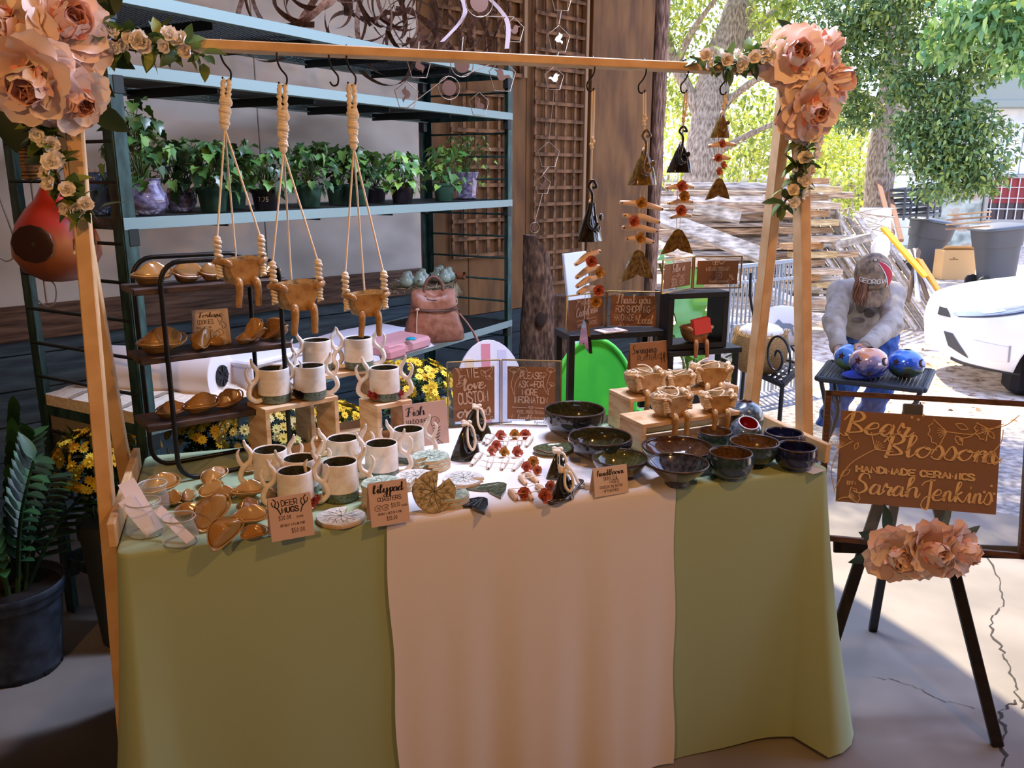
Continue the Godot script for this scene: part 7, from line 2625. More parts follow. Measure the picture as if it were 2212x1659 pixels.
func make_cards() -> void:
	var antler := func(s: Shape) -> void:
		for e in [-1.0, 1.0]:
			var q := [Vector2(e * 0.020, 0.052), Vector2(e * 0.024, 0.062), Vector2(e * 0.030, 0.070), Vector2(e * 0.028, 0.079), Vector2(e * 0.033, 0.085)]
			ribbon(s, curve(q, 4), 0.0022, false)
			ribbon(s, curve([Vector2(e * 0.0255, 0.064), Vector2(e * 0.022, 0.072), Vector2(e * 0.024, 0.080)], 4), 0.002, false)
			ribbon(s, curve([Vector2(e * 0.029, 0.068), Vector2(e * 0.035, 0.072), Vector2(e * 0.036, 0.079)], 4), 0.0018, false)
	tent_card("brown tent card lettered DEER MUGS before the nearest antler mug", Vector3(-0.4931, 0.757, 0.2921), 0.086, 0.088, 0.15, [["DEER", 0, 0.069, 0.011, 0.034, 0.0017, false], ["MUGS", 0, 0.055, 0.010, 0.034, 0.0022, false], [antler], ["$30.00", -0.012, 0.041, 0.008, 0.026, 0.001, false], ["EACH", 0.018, 0.041, 0.004, 0.013, 0.0007, false], ["OR BUY A PAIR FOR", 0.002, 0.027, 0.0045, 0.05, 0.0007, false], ["$50.00", 0.012, 0.012, 0.0085, 0.028, 0.001, false]], "cbaa94")
	var pads := func(s: Shape) -> void:
		for x in [-0.024, -0.008]:
			var q := []
			for i in 15:
				var a := 0.5 + i * 0.36
				q.append(Vector2(x + cos(a) * 0.008, 0.038 + sin(a) * 0.006))
			q.append(Vector2(x, 0.038))
			q.append(q[0])
			ribbon(s, q, 0.0009, false)
			for i in 4:
				ribbon(s, [Vector2(x, 0.038), Vector2(x + cos(i * 1.4 + 1) * 0.005, 0.038 + sin(i * 1.4 + 1) * 0.0035)], 0.0006, false)
	tent_card("brown tent card lettered Lilypad COASTERS before the coaster stacks", Vector3(-0.2922, 0.757, 0.2822), 0.084, 0.092, 0.12, [["lilypad", 0, 0.070, 0.017, 0.066, 0.0026, true], ["COASTERS", 0.002, 0.052, 0.008, 0.052, 0.0012, false], [pads], ["$10.00", 0.014, 0.036, 0.009, 0.020, 0.001, false], ["EACH", 0.033, 0.035, 0.004, 0.012, 0.0007, false], ["OR BUY A SET OF 4 FOR", 0.0, 0.023, 0.0042, 0.052, 0.0007, false], ["$35.00", 0.004, 0.010, 0.008, 0.024, 0.001, false]], "cfae98")
	var doodle := func(s: Shape) -> void:
		for k in 3:
			var c := Vector2(0.018 + 0.008 * (k % 2), 0.062 - k * 0.017)
			ribbon(s, curve([c + Vector2(-0.008, 0.006), c + Vector2(0.002, 0.010), c + Vector2(0.009, 0.0), c + Vector2(0.0, -0.006), c + Vector2(-0.002, 0.003), c + Vector2(-0.008, 0.006)], 4), 0.001, false)
	var fc := tent_card("brown tent card lettered Fortune COOKIES on the rack's middle tier", rack_at(0.52, 0.3035, 0.55), 0.085, 0.088, 0.18, [["Fortune", 0.0, 0.069, 0.012, 0.056, 0.0015, true], ["COOKIES", -0.013, 0.053, 0.010, 0.038, 0.0012, false], [doodle], ["SMALL $15.00", -0.018, 0.042, 0.0045, 0.036, 0.0007, false], ["MEDIUM $20.00", -0.017, 0.034, 0.0045, 0.038, 0.0007, false], ["LARGE $25.00", -0.018, 0.026, 0.0045, 0.036, 0.0007, false], ["EXTRA LARGE $35.00", -0.008, 0.018, 0.0045, 0.05, 0.0007, false], ["5 IN STORE", 0.01, 0.009, 0.004, 0.028, 0.0006, false]], "d8c2aa")
	fc.position.y += 0.0
	var fishbone := func(s: Shape) -> void:
		var c := Vector2(0.026, 0.066)
		ribbon(s, curve([c + Vector2(-0.012, 0.004), c + Vector2(-0.008, 0.014), c + Vector2(0.006, 0.012), c + Vector2(0.012, 0.0), c + Vector2(-0.010, -0.010), c + Vector2(-0.012, 0.004)], 4), 0.0014, false)
		ribbon(s, curve([c + Vector2(0.0, 0.004), c + Vector2(0.003, 0.007), c + Vector2(0.006, 0.004), c + Vector2(0.003, 0.001), c + Vector2(0.0, 0.004)], 3), 0.001, false)
		for k in 4:
			ribbon(s, curve([c + Vector2(-0.010 + k * 0.001, -0.015 - k * 0.008), c + Vector2(0.002, -0.019 - k * 0.008), c + Vector2(0.014 - k * 0.001, -0.014 - k * 0.008)], 4), 0.0018, false)
		ribbon(s, curve([c + Vector2(0.002, -0.012), c + Vector2(0.005, -0.03), c + Vector2(0.004, -0.05)], 4), 0.001, false)
		ribbon(s, [c + Vector2(0.004, -0.048), c + Vector2(-0.012, -0.064), c + Vector2(0.004, -0.058), c + Vector2(0.018, -0.062), c + Vector2(0.004, -0.048)], 0.0016, false)
	tent_card("brown tent card lettered Fish WINDCHIMES behind the farthest antler mug", Vector3(-0.1055, 0.757, -0.2043), 0.125, 0.122, 0.16, [["Fish", -0.028, 0.090, 0.022, 0.052, 0.0028, true], ["WINDCHIMES", -0.022, 0.068, 0.011, 0.066, 0.0016, false], [fishbone]], "c09c8a", 0.18)
	tent_card("small tan tent card lettered Handthrown BOWLS & VASES before the olive bowl", Vector3(0.2235, 0.757, 0.2667), 0.088, 0.066, 0.08, [["handthrown", 0.0, 0.047, 0.013, 0.07, 0.0019, true], ["BOWLS &", 0.0, 0.036, 0.008, 0.036, 0.001, false], ["VASES", 0.008, 0.027, 0.0075, 0.026, 0.001, false], ["PRICES ON THE BOTTOM", 0.0, 0.017, 0.006, 0.06, 0.0009, false], ["- OF EACH PIECE -", 0.0, 0.008, 0.006, 0.05, 0.0009, false]], "d8bea8")
	var arrow := func(s: Shape) -> void:
		ribbon(s, [Vector2(0.036, 0.066), Vector2(0.036, 0.036)], 0.0026, false)
		ribbon(s, [Vector2(0.046, 0.066), Vector2(0.046, 0.036)], 0.0026, false)
	tent_card("brown card lettered Swinging PLANTER/CUP behind the rope-handled planter cups", Vector3(0.5901, 0.8921, -0.2674) + V(0, 0.002, 0), 0.142, 0.10, 0.1, [["Swinging", -0.022, 0.068, 0.024, 0.085, 0.0026, true], ["PLANTER/CUP", 0.004, 0.046, 0.015, 0.10, 0.0018, false], [arrow]], "9a6c44", 0.12)
	# hinged brass and glass frames with kraft paper lettered in white
	var b := func(s: Shape, a: float, c: float, d: float, e: float, r: float) -> void:
		blossom(s, Vector2(a, c), Vector2(d, e), r, 0.0014)
	var we := func(s: Shape, w: float, h: float) -> void:
		line(s, "WE", Vector2(0.0, h * 0.76), 0.026, 0.036, 0.0042, false, 0.08)
		line(s, "love", Vector2(0.0, h * 0.58), 0.034, 0.062, 0.0052, true, 0.10)
		line(s, "CUSTOM", Vector2(0.0, h * 0.38), 0.032, 0.092, 0.0048, false, 0.07)
		line(s, "orders", Vector2(0.0, h * 0.17), 0.038, 0.098, 0.0052, true, 0.06)
		b.call(s, -0.055, h * 0.92, -0.040, h * 0.80, 0.016)
		b.call(s, -0.055, h * 0.92, -0.044, h * 0.70, 0.014)
		b.call(s, 0.056, h * 0.93, 0.034, h * 0.84, 0.014)
		b.call(s, 0.056, h * 0.93, 0.046, h * 0.78, 0.013)
		leaf_line(s, Vector2(-0.05, h * 0.90), Vector2(-0.035, h * 0.89), 0.0012)
		b.call(s, 0.02, h * 0.06, 0.045, h * 0.10, 0.012)
	var ask := func(s: Shape, w: float, h: float) -> void:
		line(s, "PLEASE", Vector2(0.0, h * 0.73), 0.018, 0.064, 0.0032, false)
		line(s, "ASK", Vector2(-0.021, h * 0.60), 0.018, 0.030, 0.0032, false)
		line(s, "us", Vector2(0.002, h * 0.62), 0.012, 0.013, 0.002, true)
		line(s, "FOR", Vector2(0.024, h * 0.60), 0.018, 0.028, 0.0032, false)
		line(s, "MORE", Vector2(-0.002, h * 0.48), 0.018, 0.046, 0.0032, false)
		line(s, "INFORMATION", Vector2(0.0, h * 0.36), 0.018, 0.100, 0.0032, false)
		ribbon(s, [Vector2(-0.055, h * 0.29), Vector2(-0.012, h * 0.285)], 0.0018, false)
		ribbon(s, [Vector2(0.012, h * 0.285), Vector2(0.055, h * 0.28)], 0.0018, false)
		ribbon(s, curve([Vector2(0, h * 0.26), Vector2(-0.007, h * 0.295), Vector2(-0.003, h * 0.305), Vector2(0, h * 0.29), Vector2(0.003, h * 0.305), Vector2(0.007, h * 0.295), Vector2(0, h * 0.26)], 4), 0.0016, false)
		line(s, "FEEL FREE TO EMAIL", Vector2(0.006, h * 0.195), 0.009, 0.092, 0.0014, false)
		line(s, "AT:", Vector2(-0.052, h * 0.13), 0.008, 0.012, 0.0012, false, 0.4)
		line(s, "bearblossomart", Vector2(0.010, h * 0.105), 0.014, 0.098, 0.0017, true)
		line(s, "@gmail.com", Vector2(0.035, h * 0.05), 0.008, 0.05, 0.0011, false)
		b.call(s, -0.05, h * 0.48, -0.050, h * 0.80, 0.018)
		b.call(s, -0.048, h * 0.46, -0.026, h * 0.82, 0.016)
		b.call(s, 0.052, h * 0.48, 0.036, h * 0.74, 0.016)
		b.call(s, 0.052, h * 0.48, 0.056, h * 0.82, 0.016)
		b.call(s, 0.05, h * 0.50, 0.058, h * 0.62, 0.012)
	book_frame("hinged brass and glass frame reading WE love CUSTOM orders and PLEASE ASK us", Vector3(-0.016, 0.757, -0.356), Vector3(0.144, 0.757, -0.3451), Vector3(0.3068, 0.757, -0.2745), 0.197, 0.016, we, ask)
	var cash := func(s: Shape, w: float, h: float) -> void:
		line(s, "WE ACCEPT", Vector2(0.0, h * 0.74), 0.010, 0.05, 0.0014, false, 0.05)
		line(s, "Cash", Vector2(-0.022, h * 0.46), 0.025, 0.042, 0.0034, true, 0.06)
		line(s, "&", Vector2(0.004, h * 0.50), 0.014, 0.010, 0.002, false)
		line(s, "Credit", Vector2(0.027, h * 0.50), 0.024, 0.042, 0.0034, true, 0.06)
		ribbon(s, [Vector2(-0.042, h * 0.34), Vector2(0.044, h * 0.38)], 0.0014, false)
		line(s, "sorry,", Vector2(-0.024, h * 0.18), 0.018, 0.034, 0.0022, true, 0.06)
		line(s, "NO CHECKS", Vector2(0.022, h * 0.2), 0.012, 0.048, 0.0016, false, 0.04)
		b.call(s, -0.046, h * 0.68, -0.038, h * 0.82, 0.010)
		b.call(s, 0.046, h * 0.78, 0.038, h * 0.9, 0.009)
	var thanks := func(s: Shape, w: float, h: float) -> void:
		line(s, "Thank you", Vector2(0.0, h * 0.70), 0.027, 0.104, 0.0036, true)
		line(s, "FOR SHOPPING", Vector2(0.0, h * 0.47), 0.019, 0.104, 0.0030, false)
		line(s, "HANDMADE", Vector2(-0.026, h * 0.25), 0.019, 0.062, 0.0026, false)
		line(s, "&", Vector2(0.012, h * 0.27), 0.012, 0.009, 0.0016, false)
		line(s, "Local", Vector2(0.038, h * 0.18), 0.026, 0.046, 0.0036, true)
		b.call(s, -0.056, h * 0.06, -0.02, h * 0.09, 0.010)
		b.call(s, -0.05, h * 0.05, -0.038, h * 0.13, 0.010)
	book_frame("hinged brass and glass frame reading Cash & Credit and Thank you FOR SHOPPING", Vector3(0.3351, 1.021, -0.33), Vector3(0.4963, 1.014, -0.4), Vector3(0.6481, 1.011, -0.34), 0.118, 0.010, cash, thanks)
	var follow := func(s: Shape, w: float, h: float) -> void:
		line(s, "Follow us", Vector2(0.0, h * 0.62), 0.022, 0.066, 0.0030, true, 0.04)
		line(s, "ON", Vector2(0.0, h * 0.46), 0.009, 0.014, 0.0014, false)
		ribbon(s, curve([Vector2(-0.034, h * 0.46), Vector2(-0.02, h * 0.50), Vector2(-0.010, h * 0.47)], 4), 0.0014, false)
		ribbon(s, curve([Vector2(0.010, h * 0.49), Vector2(0.02, h * 0.47), Vector2(0.034, h * 0.51)], 4), 0.0014, false)
		line(s, "SOCIAL MEDIA", Vector2(0.0, h * 0.20), 0.022, 0.072, 0.0024, false, 0.03)
	var social := func(s: Shape, w: float, h: float) -> void:
		var box := func(c: Vector2, r: float) -> void:
			ribbon(s, curve([c + Vector2(-r, -r * 0.7), c + Vector2(-r, r * 0.7), c + Vector2(-r * 0.7, r), c + Vector2(r * 0.7, r), c + Vector2(r, r * 0.7), c + Vector2(r, -r * 0.7), c + Vector2(r * 0.7, -r), c + Vector2(-r * 0.7, -r), c + Vector2(-r, -r * 0.7)], 3), 0.0016, false)
		box.call(Vector2(-0.010, h * 0.82), 0.0075)
		ribbon(s, curve([Vector2(-0.005, h * 0.86), Vector2(-0.009, h * 0.865), Vector2(-0.0095, h * 0.82), Vector2(-0.0095, h * 0.76)], 4), 0.0026, false)
		ribbon(s, [Vector2(-0.013, h * 0.825), Vector2(-0.005, h * 0.825)], 0.002, false)
		ribbon(s, curve([Vector2(0.010, h * 0.76), Vector2(0.001, h * 0.85), Vector2(0.006, h * 0.885), Vector2(0.010, h * 0.86), Vector2(0.014, h * 0.885), Vector2(0.019, h * 0.85), Vector2(0.010, h * 0.76)], 4), 0.0024, false)
		line(s, "@ BEARBLOSSOMART", Vector2(0.0, h * 0.56), 0.011, 0.076, 0.0016, false)
		box.call(Vector2(0.003, h * 0.42), 0.0085)
		ribbon(s, curve([Vector2(0.003, h * 0.46), Vector2(-0.001, h * 0.42), Vector2(0.003, h * 0.38), Vector2(0.007, h * 0.42), Vector2(0.003, h * 0.46)], 4), 0.0014, false)
		line(s, "@ bearblossomart", Vector2(0.0, h * 0.20), 0.010, 0.066, 0.0013, true)
		b.call(s, 0.034, h * 0.16, 0.040, h * 0.36, 0.008)
		b.call(s, 0.036, h * 0.14, 0.046, h * 0.28, 0.007)
	book_frame("hinged brass and glass frame reading Follow us on SOCIAL MEDIA above the black box stand", Vector3(0.6059, 1.142, -0.26), Vector3(0.7533, 1.137, -0.34), Vector3(0.9054, 1.127, -0.31), 0.098, 0.010, follow, social)


func book_frame(label: String, a: Vector3, b: Vector3, c: Vector3, h: float, inset: float, left: Callable, right: Callable) -> void:
	var lo := minf(a.y, minf(b.y, c.y))
	a.y = b.y
	c.y = b.y
	var t := thing("hinged_sign_holder", label, "picture frame", b)
	var brass := flat("b08c54", 0.3, 0.8)
	for k in 2:
		var p0 := (a if k == 0 else b) - b
		var p1 := (b if k == 0 else c) - b
		var w := p0.distance_to(p1) - 0.006
		var x := (p1 - p0).normalized()
		var bs := Basis(x, V(0, 1, 0), x.cross(V(0, 1, 0)))
		var m := Transform3D(bs, (p0 + p1) / 2)
		var s := Shape.new()
		for q in [[V(-w / 2, 0.002, 0), V(w / 2, 0.002, 0)], [V(-w / 2, h, 0), V(w / 2, h, 0)], [V(-w / 2, 0.002, 0), V(-w / 2, h, 0)], [V(w / 2, 0.002, 0), V(w / 2, h, 0)]]:
			s.bar(q[0], q[1], 0.0035, 0.005, 0.0005, V(0, 0, 1))
		obj("brass_edge", s, brass, t, m)
		s = Shape.new()
		s.box(V(w - 0.004, h - 0.006, 0.0012), V(0, h / 2, -0.0028))
		obj("pane", s, glass(0.05), t, m)
		var cw := w - inset * 2.0
		var ch := h - inset * 2.0 - 0.006
		s = Shape.new()
		s.box(V(cw, ch, 0.0008), V(0, h / 2, -0.0005))
		obj("kraft_card", s, flat("8f6445", 0.9), t, m)
		var ink := Shape.new()
		(left if k == 0 else right).call(ink, cw, h)
		# painted on the outer face of the glass
		obj("lettering", ink, flat("d8bca4", 0.8), t, m * Transform3D(Basis(), V(0, 0, 0.0032)))


# ---- fish windchimes: bell head, bone rods with ceramic roses, tail

func fish_head(t: Node3D, at: Transform3D, h: float, m: Material) -> void:
	var s := Shape.new()
	var r := []
	for w in [[0.0, 0.46, 1.0], [0.02, 0.48, 1.0], [0.25, 0.42, 0.95], [0.5, 0.33, 0.9], [0.75, 0.22, 0.85], [0.9, 0.13, 0.9], [0.95, 0.10, 1.0], [1.0, 0.11, 1.0], [1.04, 0.05, 1.0]]:
		var ring := []
		for k in 24:
			var a := TAU * k / 24
			var q: float = w[1] * h * (1.0 + 0.06 * sin(a * 3.0 + w[0] * 4.0) + 0.04 * sin(a * 5.0))
			ring.append(V(cos(a) * q, w[0] * h - h, -sin(a) * q * 0.62 * w[2]))
		r.append(ring)
	s.rows(r, true, true, true)
	s.blob(V(h * 0.18, -h * 0.35, h * 0.24), V(h * 0.10, h * 0.10, h * 0.05), 12, 8)
	obj("head", s, m, t, at)
	s = Shape.new()
	s.tube(curve([V(-h * 0.05, h * 0.02, h * 0.12), V(-h * 0.22, -h * 0.25, h * 0.24), V(-h * 0.20, -h * 0.62, h * 0.30), V(-h * 0.08, -h * 0.72, h * 0.30), V(0.0, -h * 0.60, h * 0.28)], 5), h * 0.032, 7)
	obj("fin", s, m, t, at)


func fish_tail(t: Node3D, at: Transform3D, h: float, m: Material) -> void:
	var q := []
	for p in [Vector2(0.0, 1.0), Vector2(0.16, 0.94), Vector2(0.42, 0.55), Vector2(0.62, 0.05), Vector2(0.64, 0.0), Vector2(0.40, 0.06), Vector2(0.16, 0.12), Vector2(0.0, 0.22), Vector2(-0.16, 0.10), Vector2(-0.42, 0.02), Vector2(-0.66, -0.02), Vector2(-0.62, 0.06), Vector2(-0.42, 0.5), Vector2(-0.16, 0.92)]:
		q.append(p * h - Vector2(0, h))
	var s := Shape.new()
	s.prism(PackedVector2Array(q), -h * 0.055, h * 0.055)
	for e in [-0.3, -0.12, 0.08, 0.27]:
		s.tube([V(0, -h * 0.12, h * 0.055), V(e * h, -h * 0.78, h * 0.056)], h * 0.012, 5)
	obj("tail", s, m, t, at)


func bone(t: Node3D, a: Vector3, b: Vector3, r: float, m: Material) -> void:
	var s := Shape.new()
	var c := (a + b) / 2 + V(0, r * 0.6, 0)
	var q := curve([a, a.lerp(c, 0.5), c, c.lerp(b, 0.5), b], 3)
	var rad := []
	for i in q.size():
		var k := float(i) / (q.size() - 1)
		rad.append(r * (0.55 + 0.45 * sin(PI * clampf(k * 1.0, 0.12, 0.88))) * (0.7 if i == 0 or i == q.size() - 1 else 1.0))
	s.tube(q, rad, 9)
	var o := obj("bone_rod", s, m, t)
	s = Shape.new()
	s.blob(a.lerp(b, 0.04) + V(0, 0, r * 0.8), V(r * 0.25, r * 0.25, r * 0.25), 6, 4)
	s.blob(b.lerp(a, 0.04) + V(0, 0, r * 0.8), V(r * 0.25, r * 0.25, r * 0.25), 6, 4)
	obj("hole", s, flat("3a2418", 0.9), o)


func hook(t: Node3D, top: Vector3, drop: float, e := 1.0) -> void:   # black S hook over the beam
	var s := Shape.new()
	s.tube(curve([top + V(0, 0.026, -0.03), top + V(0, 0.028, 0.0), top + V(-0.002 * e, 0.0, 0.006), top + V(0.004 * e, -drop * 0.35, 0.004), top + V(0.016 * e, -drop * 0.65, 0.004), top + V(0.014 * e, -drop * 0.95, 0.004), top + V(0.004 * e, -drop, 0.004), top + V(-0.002 * e, -drop * 0.86, 0.004)], 5), 0.0021, 6)
	obj("hook", s, flat("121214", 0.4, 0.4), t)


func make_chimes() -> void:
	var clay := flat("dfbf9c", 0.6)
	var pale := flat("e6dccc", 0.6)
	var dark := glaze(["17150f", "2c2818", "46401f"], 0.08)
	var amber := glaze(["4a3818", "6a5224", "86703a"], 0.12)
	var black := glaze(["0f0f12", "1c1a18", "2c2822"], 0.06)
	var fmats := [flat("c8745e", 0.3, 0.0, {"clearcoat_enabled": true, "clearcoat": 0.6}), flat("c89a54", 0.3, 0.0, {"clearcoat_enabled": true, "clearcoat": 0.6}), flat("d08a74", 0.3)]
	var cord := flat("ece0cc", 0.9)
	# hanging: [beam pixel, head top, head height, tint, bones, flowers, tail, label]
	for w in [
		[Vector3(0.2848, 1.72, -0.05), Vector3(0.2874, 1.404, -0.05), 0.092, black, [[Vector3(0.2445, 1.255, -0.04), Vector3(0.3205, 1.286, -0.06)], [Vector3(0.2477, 1.222, -0.04), Vector3(0.3191, 1.248, -0.06)], [Vector3(0.2495, 1.199, -0.04), Vector3(0.3173, 1.22, -0.06)], [Vector3(0.2524, 1.182, -0.04), Vector3(0.313, 1.192, -0.06)]], [[Vector3(0.2785, 1.263, -0.02), 0], [Vector3(0.2957, 1.235, -0.02), 1], [Vector3(0.3008, 1.19, -0.02), 0], [Vector3(0.294, 1.162, -0.02), 1]], [Vector3(0.2825, 1.113, -0.05), 0.078, 1.45], "leftmost hanging fish windchime with a black head, its tail edge-on before the brass frame"],
		[Vector3(0.4212, 1.72, -0.05), Vector3(0.4298, 1.531, -0.05), 0.082, amber, [[Vector3(0.3657, 1.407, -0.05), Vector3(0.4887, 1.389, -0.05)], [Vector3(0.3758, 1.375, -0.05), Vector3(0.4811, 1.356, -0.05)], [Vector3(0.3744, 1.344, -0.05), Vector3(0.4757, 1.333, -0.05)], [Vector3(0.3859, 1.316, -0.05), Vector3(0.4651, 1.305, -0.05)]], [[Vector3(0.4126, 1.404, -0.03), 1], [Vector3(0.394, 1.359, -0.03), 0], [Vector3(0.4112, 1.317, -0.03), 1]], [Vector3(0.4223, 1.287, -0.05), 0.078, 0.15], "hanging fish windchime with an amber head and tail before the wall's rough post"],
		[Vector3(0.5426, 1.725, -0.06), Vector3(0.5384, 1.55, -0.06), 0.070, black, [[Vector3(0.4992, 1.442, -0.06), Vector3(0.5795, 1.444, -0.06)], [Vector3(0.5066, 1.403, -0.06), Vector3(0.5791, 1.407, -0.06)], [Vector3(0.5152, 1.367, -0.06), Vector3(0.5758, 1.371, -0.06)]], [[Vector3(0.5294, 1.445, -0.04), 0], [Vector3(0.5375, 1.419, -0.04), 1], [Vector3(0.5315, 1.384, -0.04), 0]], [Vector3(0.5411, 1.338, -0.06), 0.065, -0.3], "hanging fish windchime with a black head and brown tail before the lumber heap"],
		[Vector3(0.6613, 1.725, -0.07), Vector3(0.6576, 1.626, -0.07), 0.058, amber, [[Vector3(0.6208, 1.547, -0.07), Vector3(0.7017, 1.552, -0.07)], [Vector3(0.6381, 1.514, -0.07), Vector3(0.6876, 1.517, -0.07)]], [[Vector3(0.6453, 1.551, -0.05), 0], [Vector3(0.6396, 1.516, -0.05), 0], [Vector3(0.6518, 1.498, -0.05), 2], [Vector3(0.6406, 1.482, -0.05), 2]], [Vector3(0.6593, 1.467, -0.07), 0.055, 0.0], "hanging fish windchime nearest the right peonies, highest of the four"]]:
		var top: Vector3 = w[0]
		var t := thing("fish_windchime", w[7], "windchime", top)
		var hd: Vector3 = w[1] - top
		hook(t, Vector3.ZERO, 0.05, -1.0)
		var s := Shape.new()
		var k := V(0, -0.05, 0.004)
		var mid := k.lerp(hd, 0.45)
		s.tube([k + V(-0.003, 0.002, 0), mid + V(-0.003, 0, 0)], 0.0022, 6)
		s.tube([k + V(0.003, 0.002, 0), mid + V(0.003, 0, 0)], 0.0022, 6)
		s.tube([mid, hd], 0.0024, 6)
		for i in 4:
			s.blob(mid + V(0.003 * sin(i * 2.0), 0.010 - i * 0.007, 0.001), V(0.0055, 0.005, 0.0055), 8, 6)
		s.blob(hd + V(0, 0.004, 0), V(0.006, 0.008, 0.006), 8, 6)
		obj("rope", s, cord, t)
		fish_head(t, Transform3D(Basis(V(0, 1, 0), w[6][2] * 0.5), hd), w[2], w[3])
		if w[2] > 0.06:
			s = Shape.new()
			var lp: Vector3 = hd + V(-0.006, 0.0, w[2] * 0.25)
			s.tube(curve([lp + V(0.0, 0.012 + w[2] * 0.3, 0), lp + V(0.011, w[2] * 0.45, 0), lp + V(0.0, w[2] * 0.62, 0), lp + V(-0.011, w[2] * 0.45, 0), lp + V(0, w[2] * 0.25, 0), lp + V(-0.004, -w[2] * 0.15, 0.004), lp + V(-0.012, -w[2] * 0.5, 0.012), lp + V(0.0, -w[2] * 0.66, 0.014), lp + V(0.012, -w[2] * 0.5, 0.012)], 4), w[2] * 0.04, 7)
			obj("jaw_hook", s, w[3], t)
		s = Shape.new()
		var prev := hd + V(0, -w[2] * 0.8, 0)
		for e in [-1.0, 1.0]:
			s.tube([prev + V(e * 0.006, 0, 0), (w[6][0] - top) + V(e * 0.005, 0, 0)], 0.0009, 4)
		obj("thread", s, flat("e8dcc8", 0.8), t)
		for b in w[4]:
			bone(t, b[0] - top, b[1] - top, 0.0085 if w[2] > 0.075 else 0.0068, clay)
		for b in w[5]:
			obj("rose", rose_mesh, fmats[b[1]], t, Transform3D((facing(V(rnd(-0.3, 0.3), 0.2, 1)) * Basis(V(1, 0, 0), PI / 2)).scaled(Vector3.ONE * (0.85 if w[2] > 0.06 else 0.62)), b[0] - top))
		fish_tail(t, Transform3D(Basis(V(0, 1, 0), w[6][2]), w[6][0] - top), w[6][1], w[3] if w[3] != black or w[2] > 0.08 else amber)
	# lying on the runner
	var lay := func(head: Array, bones: Array, flowers: Array, tail: Array, label: String, pale_bones: bool) -> void:
		var o: Vector3 = head[0]
		var t := thing("fish_windchime", label, "windchime", o)
		var H: float = head[1]
		fish_head(t, Transform3D(Basis(V(0, 1, 0), head[2]), V(0, H * 1.005, 0)), H, head[3])
		var s := Shape.new()
		var tip := V(0, H * 1.02, 0)
		for i in 5:
			s.blob(tip + V(sin(i * 1.3) * 0.008, 0.002 + 0.004 * (i % 2), cos(i * 1.3) * 0.008), V(0.007, 0.006, 0.007), 8, 6)
		s.tube(curve([tip, tip + V(head[4] * 0.012, -0.004, 0.014), tip + V(head[4] * 0.016, -H * 0.4, H * 0.33), tip + V(head[4] * 0.006, -H * 0.62, H * 0.42), tip + V(-head[4] * 0.004, -H * 0.4, H * 0.34), tip + V(0, 0, 0.010)], 5), 0.0034, 7)
		obj("rope", s, cord if not pale_bones else flat("e0cdb4", 0.9), t)
		for b in bones:
			bone(t, b[0] - o + V(0, 0.008, 0), b[1] - o + V(0, 0.008, 0), 0.0075, pale if pale_bones else clay)
		if bones.size() > 1:
			s = Shape.new()
			var q := []
			var q2 := []
			for b in bones:
				q.append(b[0].lerp(b[1], 0.25) - o + V(0, 0.017, 0))
				q2.append(b[0].lerp(b[1], 0.75) - o + V(0, 0.017, 0))
			s.tube(curve(q, 3), 0.0012, 4)
			s.tube(curve(q2, 3), 0.0012, 4)
			obj("thread", s, flat("e8dcc8", 0.8), t)
		for b in flowers:
			obj("rose", rose_mesh, fmats[b[1]], t, Transform3D((facing(V(rnd(-0.4, 0.4), 0.7, 1)) * Basis(V(1, 0, 0), PI / 2)).scaled(Vector3.ONE * b[2]), b[0] - o + V(0, 0.010, 0)))
		if tail.size():
			fish_tail(t, Transform3D(facing(V(0, 1, 0), V(sin(tail[2]), 0, cos(tail[2]))), tail[0] - o + V(0, 0.0055, 0)), tail[1], tail[3])
	lay.call([Vector3(-0.0319, 0.757, -0.0769), 0.092, 0.3, black, 1.0], [[Vector3(-0.0373, 0.757, -0.0114), Vector3(0.0173, 0.757, -0.1005)], [Vector3(-0.0049, 0.757, 0.0275), Vector3(0.0302, 0.757, -0.0497)], [Vector3(0.025, 0.757, 0.0439), Vector3(0.069, 0.757, -0.0376)], [Vector3(0.0503, 0.757, 0.0589), Vector3(0.1033, 0.757, -0.0192)]], [[Vector3(0.0338, 0.757, -0.0874), 2, 0.8], [Vector3(0.0607, 0.757, -0.0633), 1, 0.85], [Vector3(0.0919, 0.757, -0.0535), 0, 0.95], [Vector3(0.0611, 0.757, -0.1272), 0, 0.8]], [], "blue-black fish windchime head with a cotton rope loop and its laid-out white bones", true)
	lay.call([Vector3(0.04, 0.757, -0.2365), 0.088, -0.5, dark, 1.0], [[Vector3(0.0413, 0.757, -0.1752), Vector3(0.0894, 0.757, -0.2572)], [Vector3(0.044, 0.757, -0.1574), Vector3(0.0919, 0.757, -0.2382)], [Vector3(0.0871, 0.757, -0.1273), Vector3(0.1164, 0.757, -0.1949)], [Vector3(0.1265, 0.757, -0.1232), Vector3(0.1532, 0.757, -0.1833)], [Vector3(0.1418, 0.757, -0.1101), Vector3(0.1854, 0.757, -0.1821)]], [[Vector3(0.0943, 0.757, -0.2018), 0, 0.95], [Vector3(0.1337, 0.757, -0.1983), 1, 0.95], [Vector3(0.1633, 0.757, -0.189), 0, 0.95]], [], "olive brown fish windchime head standing behind the blue-black one with its bones and roses", true)
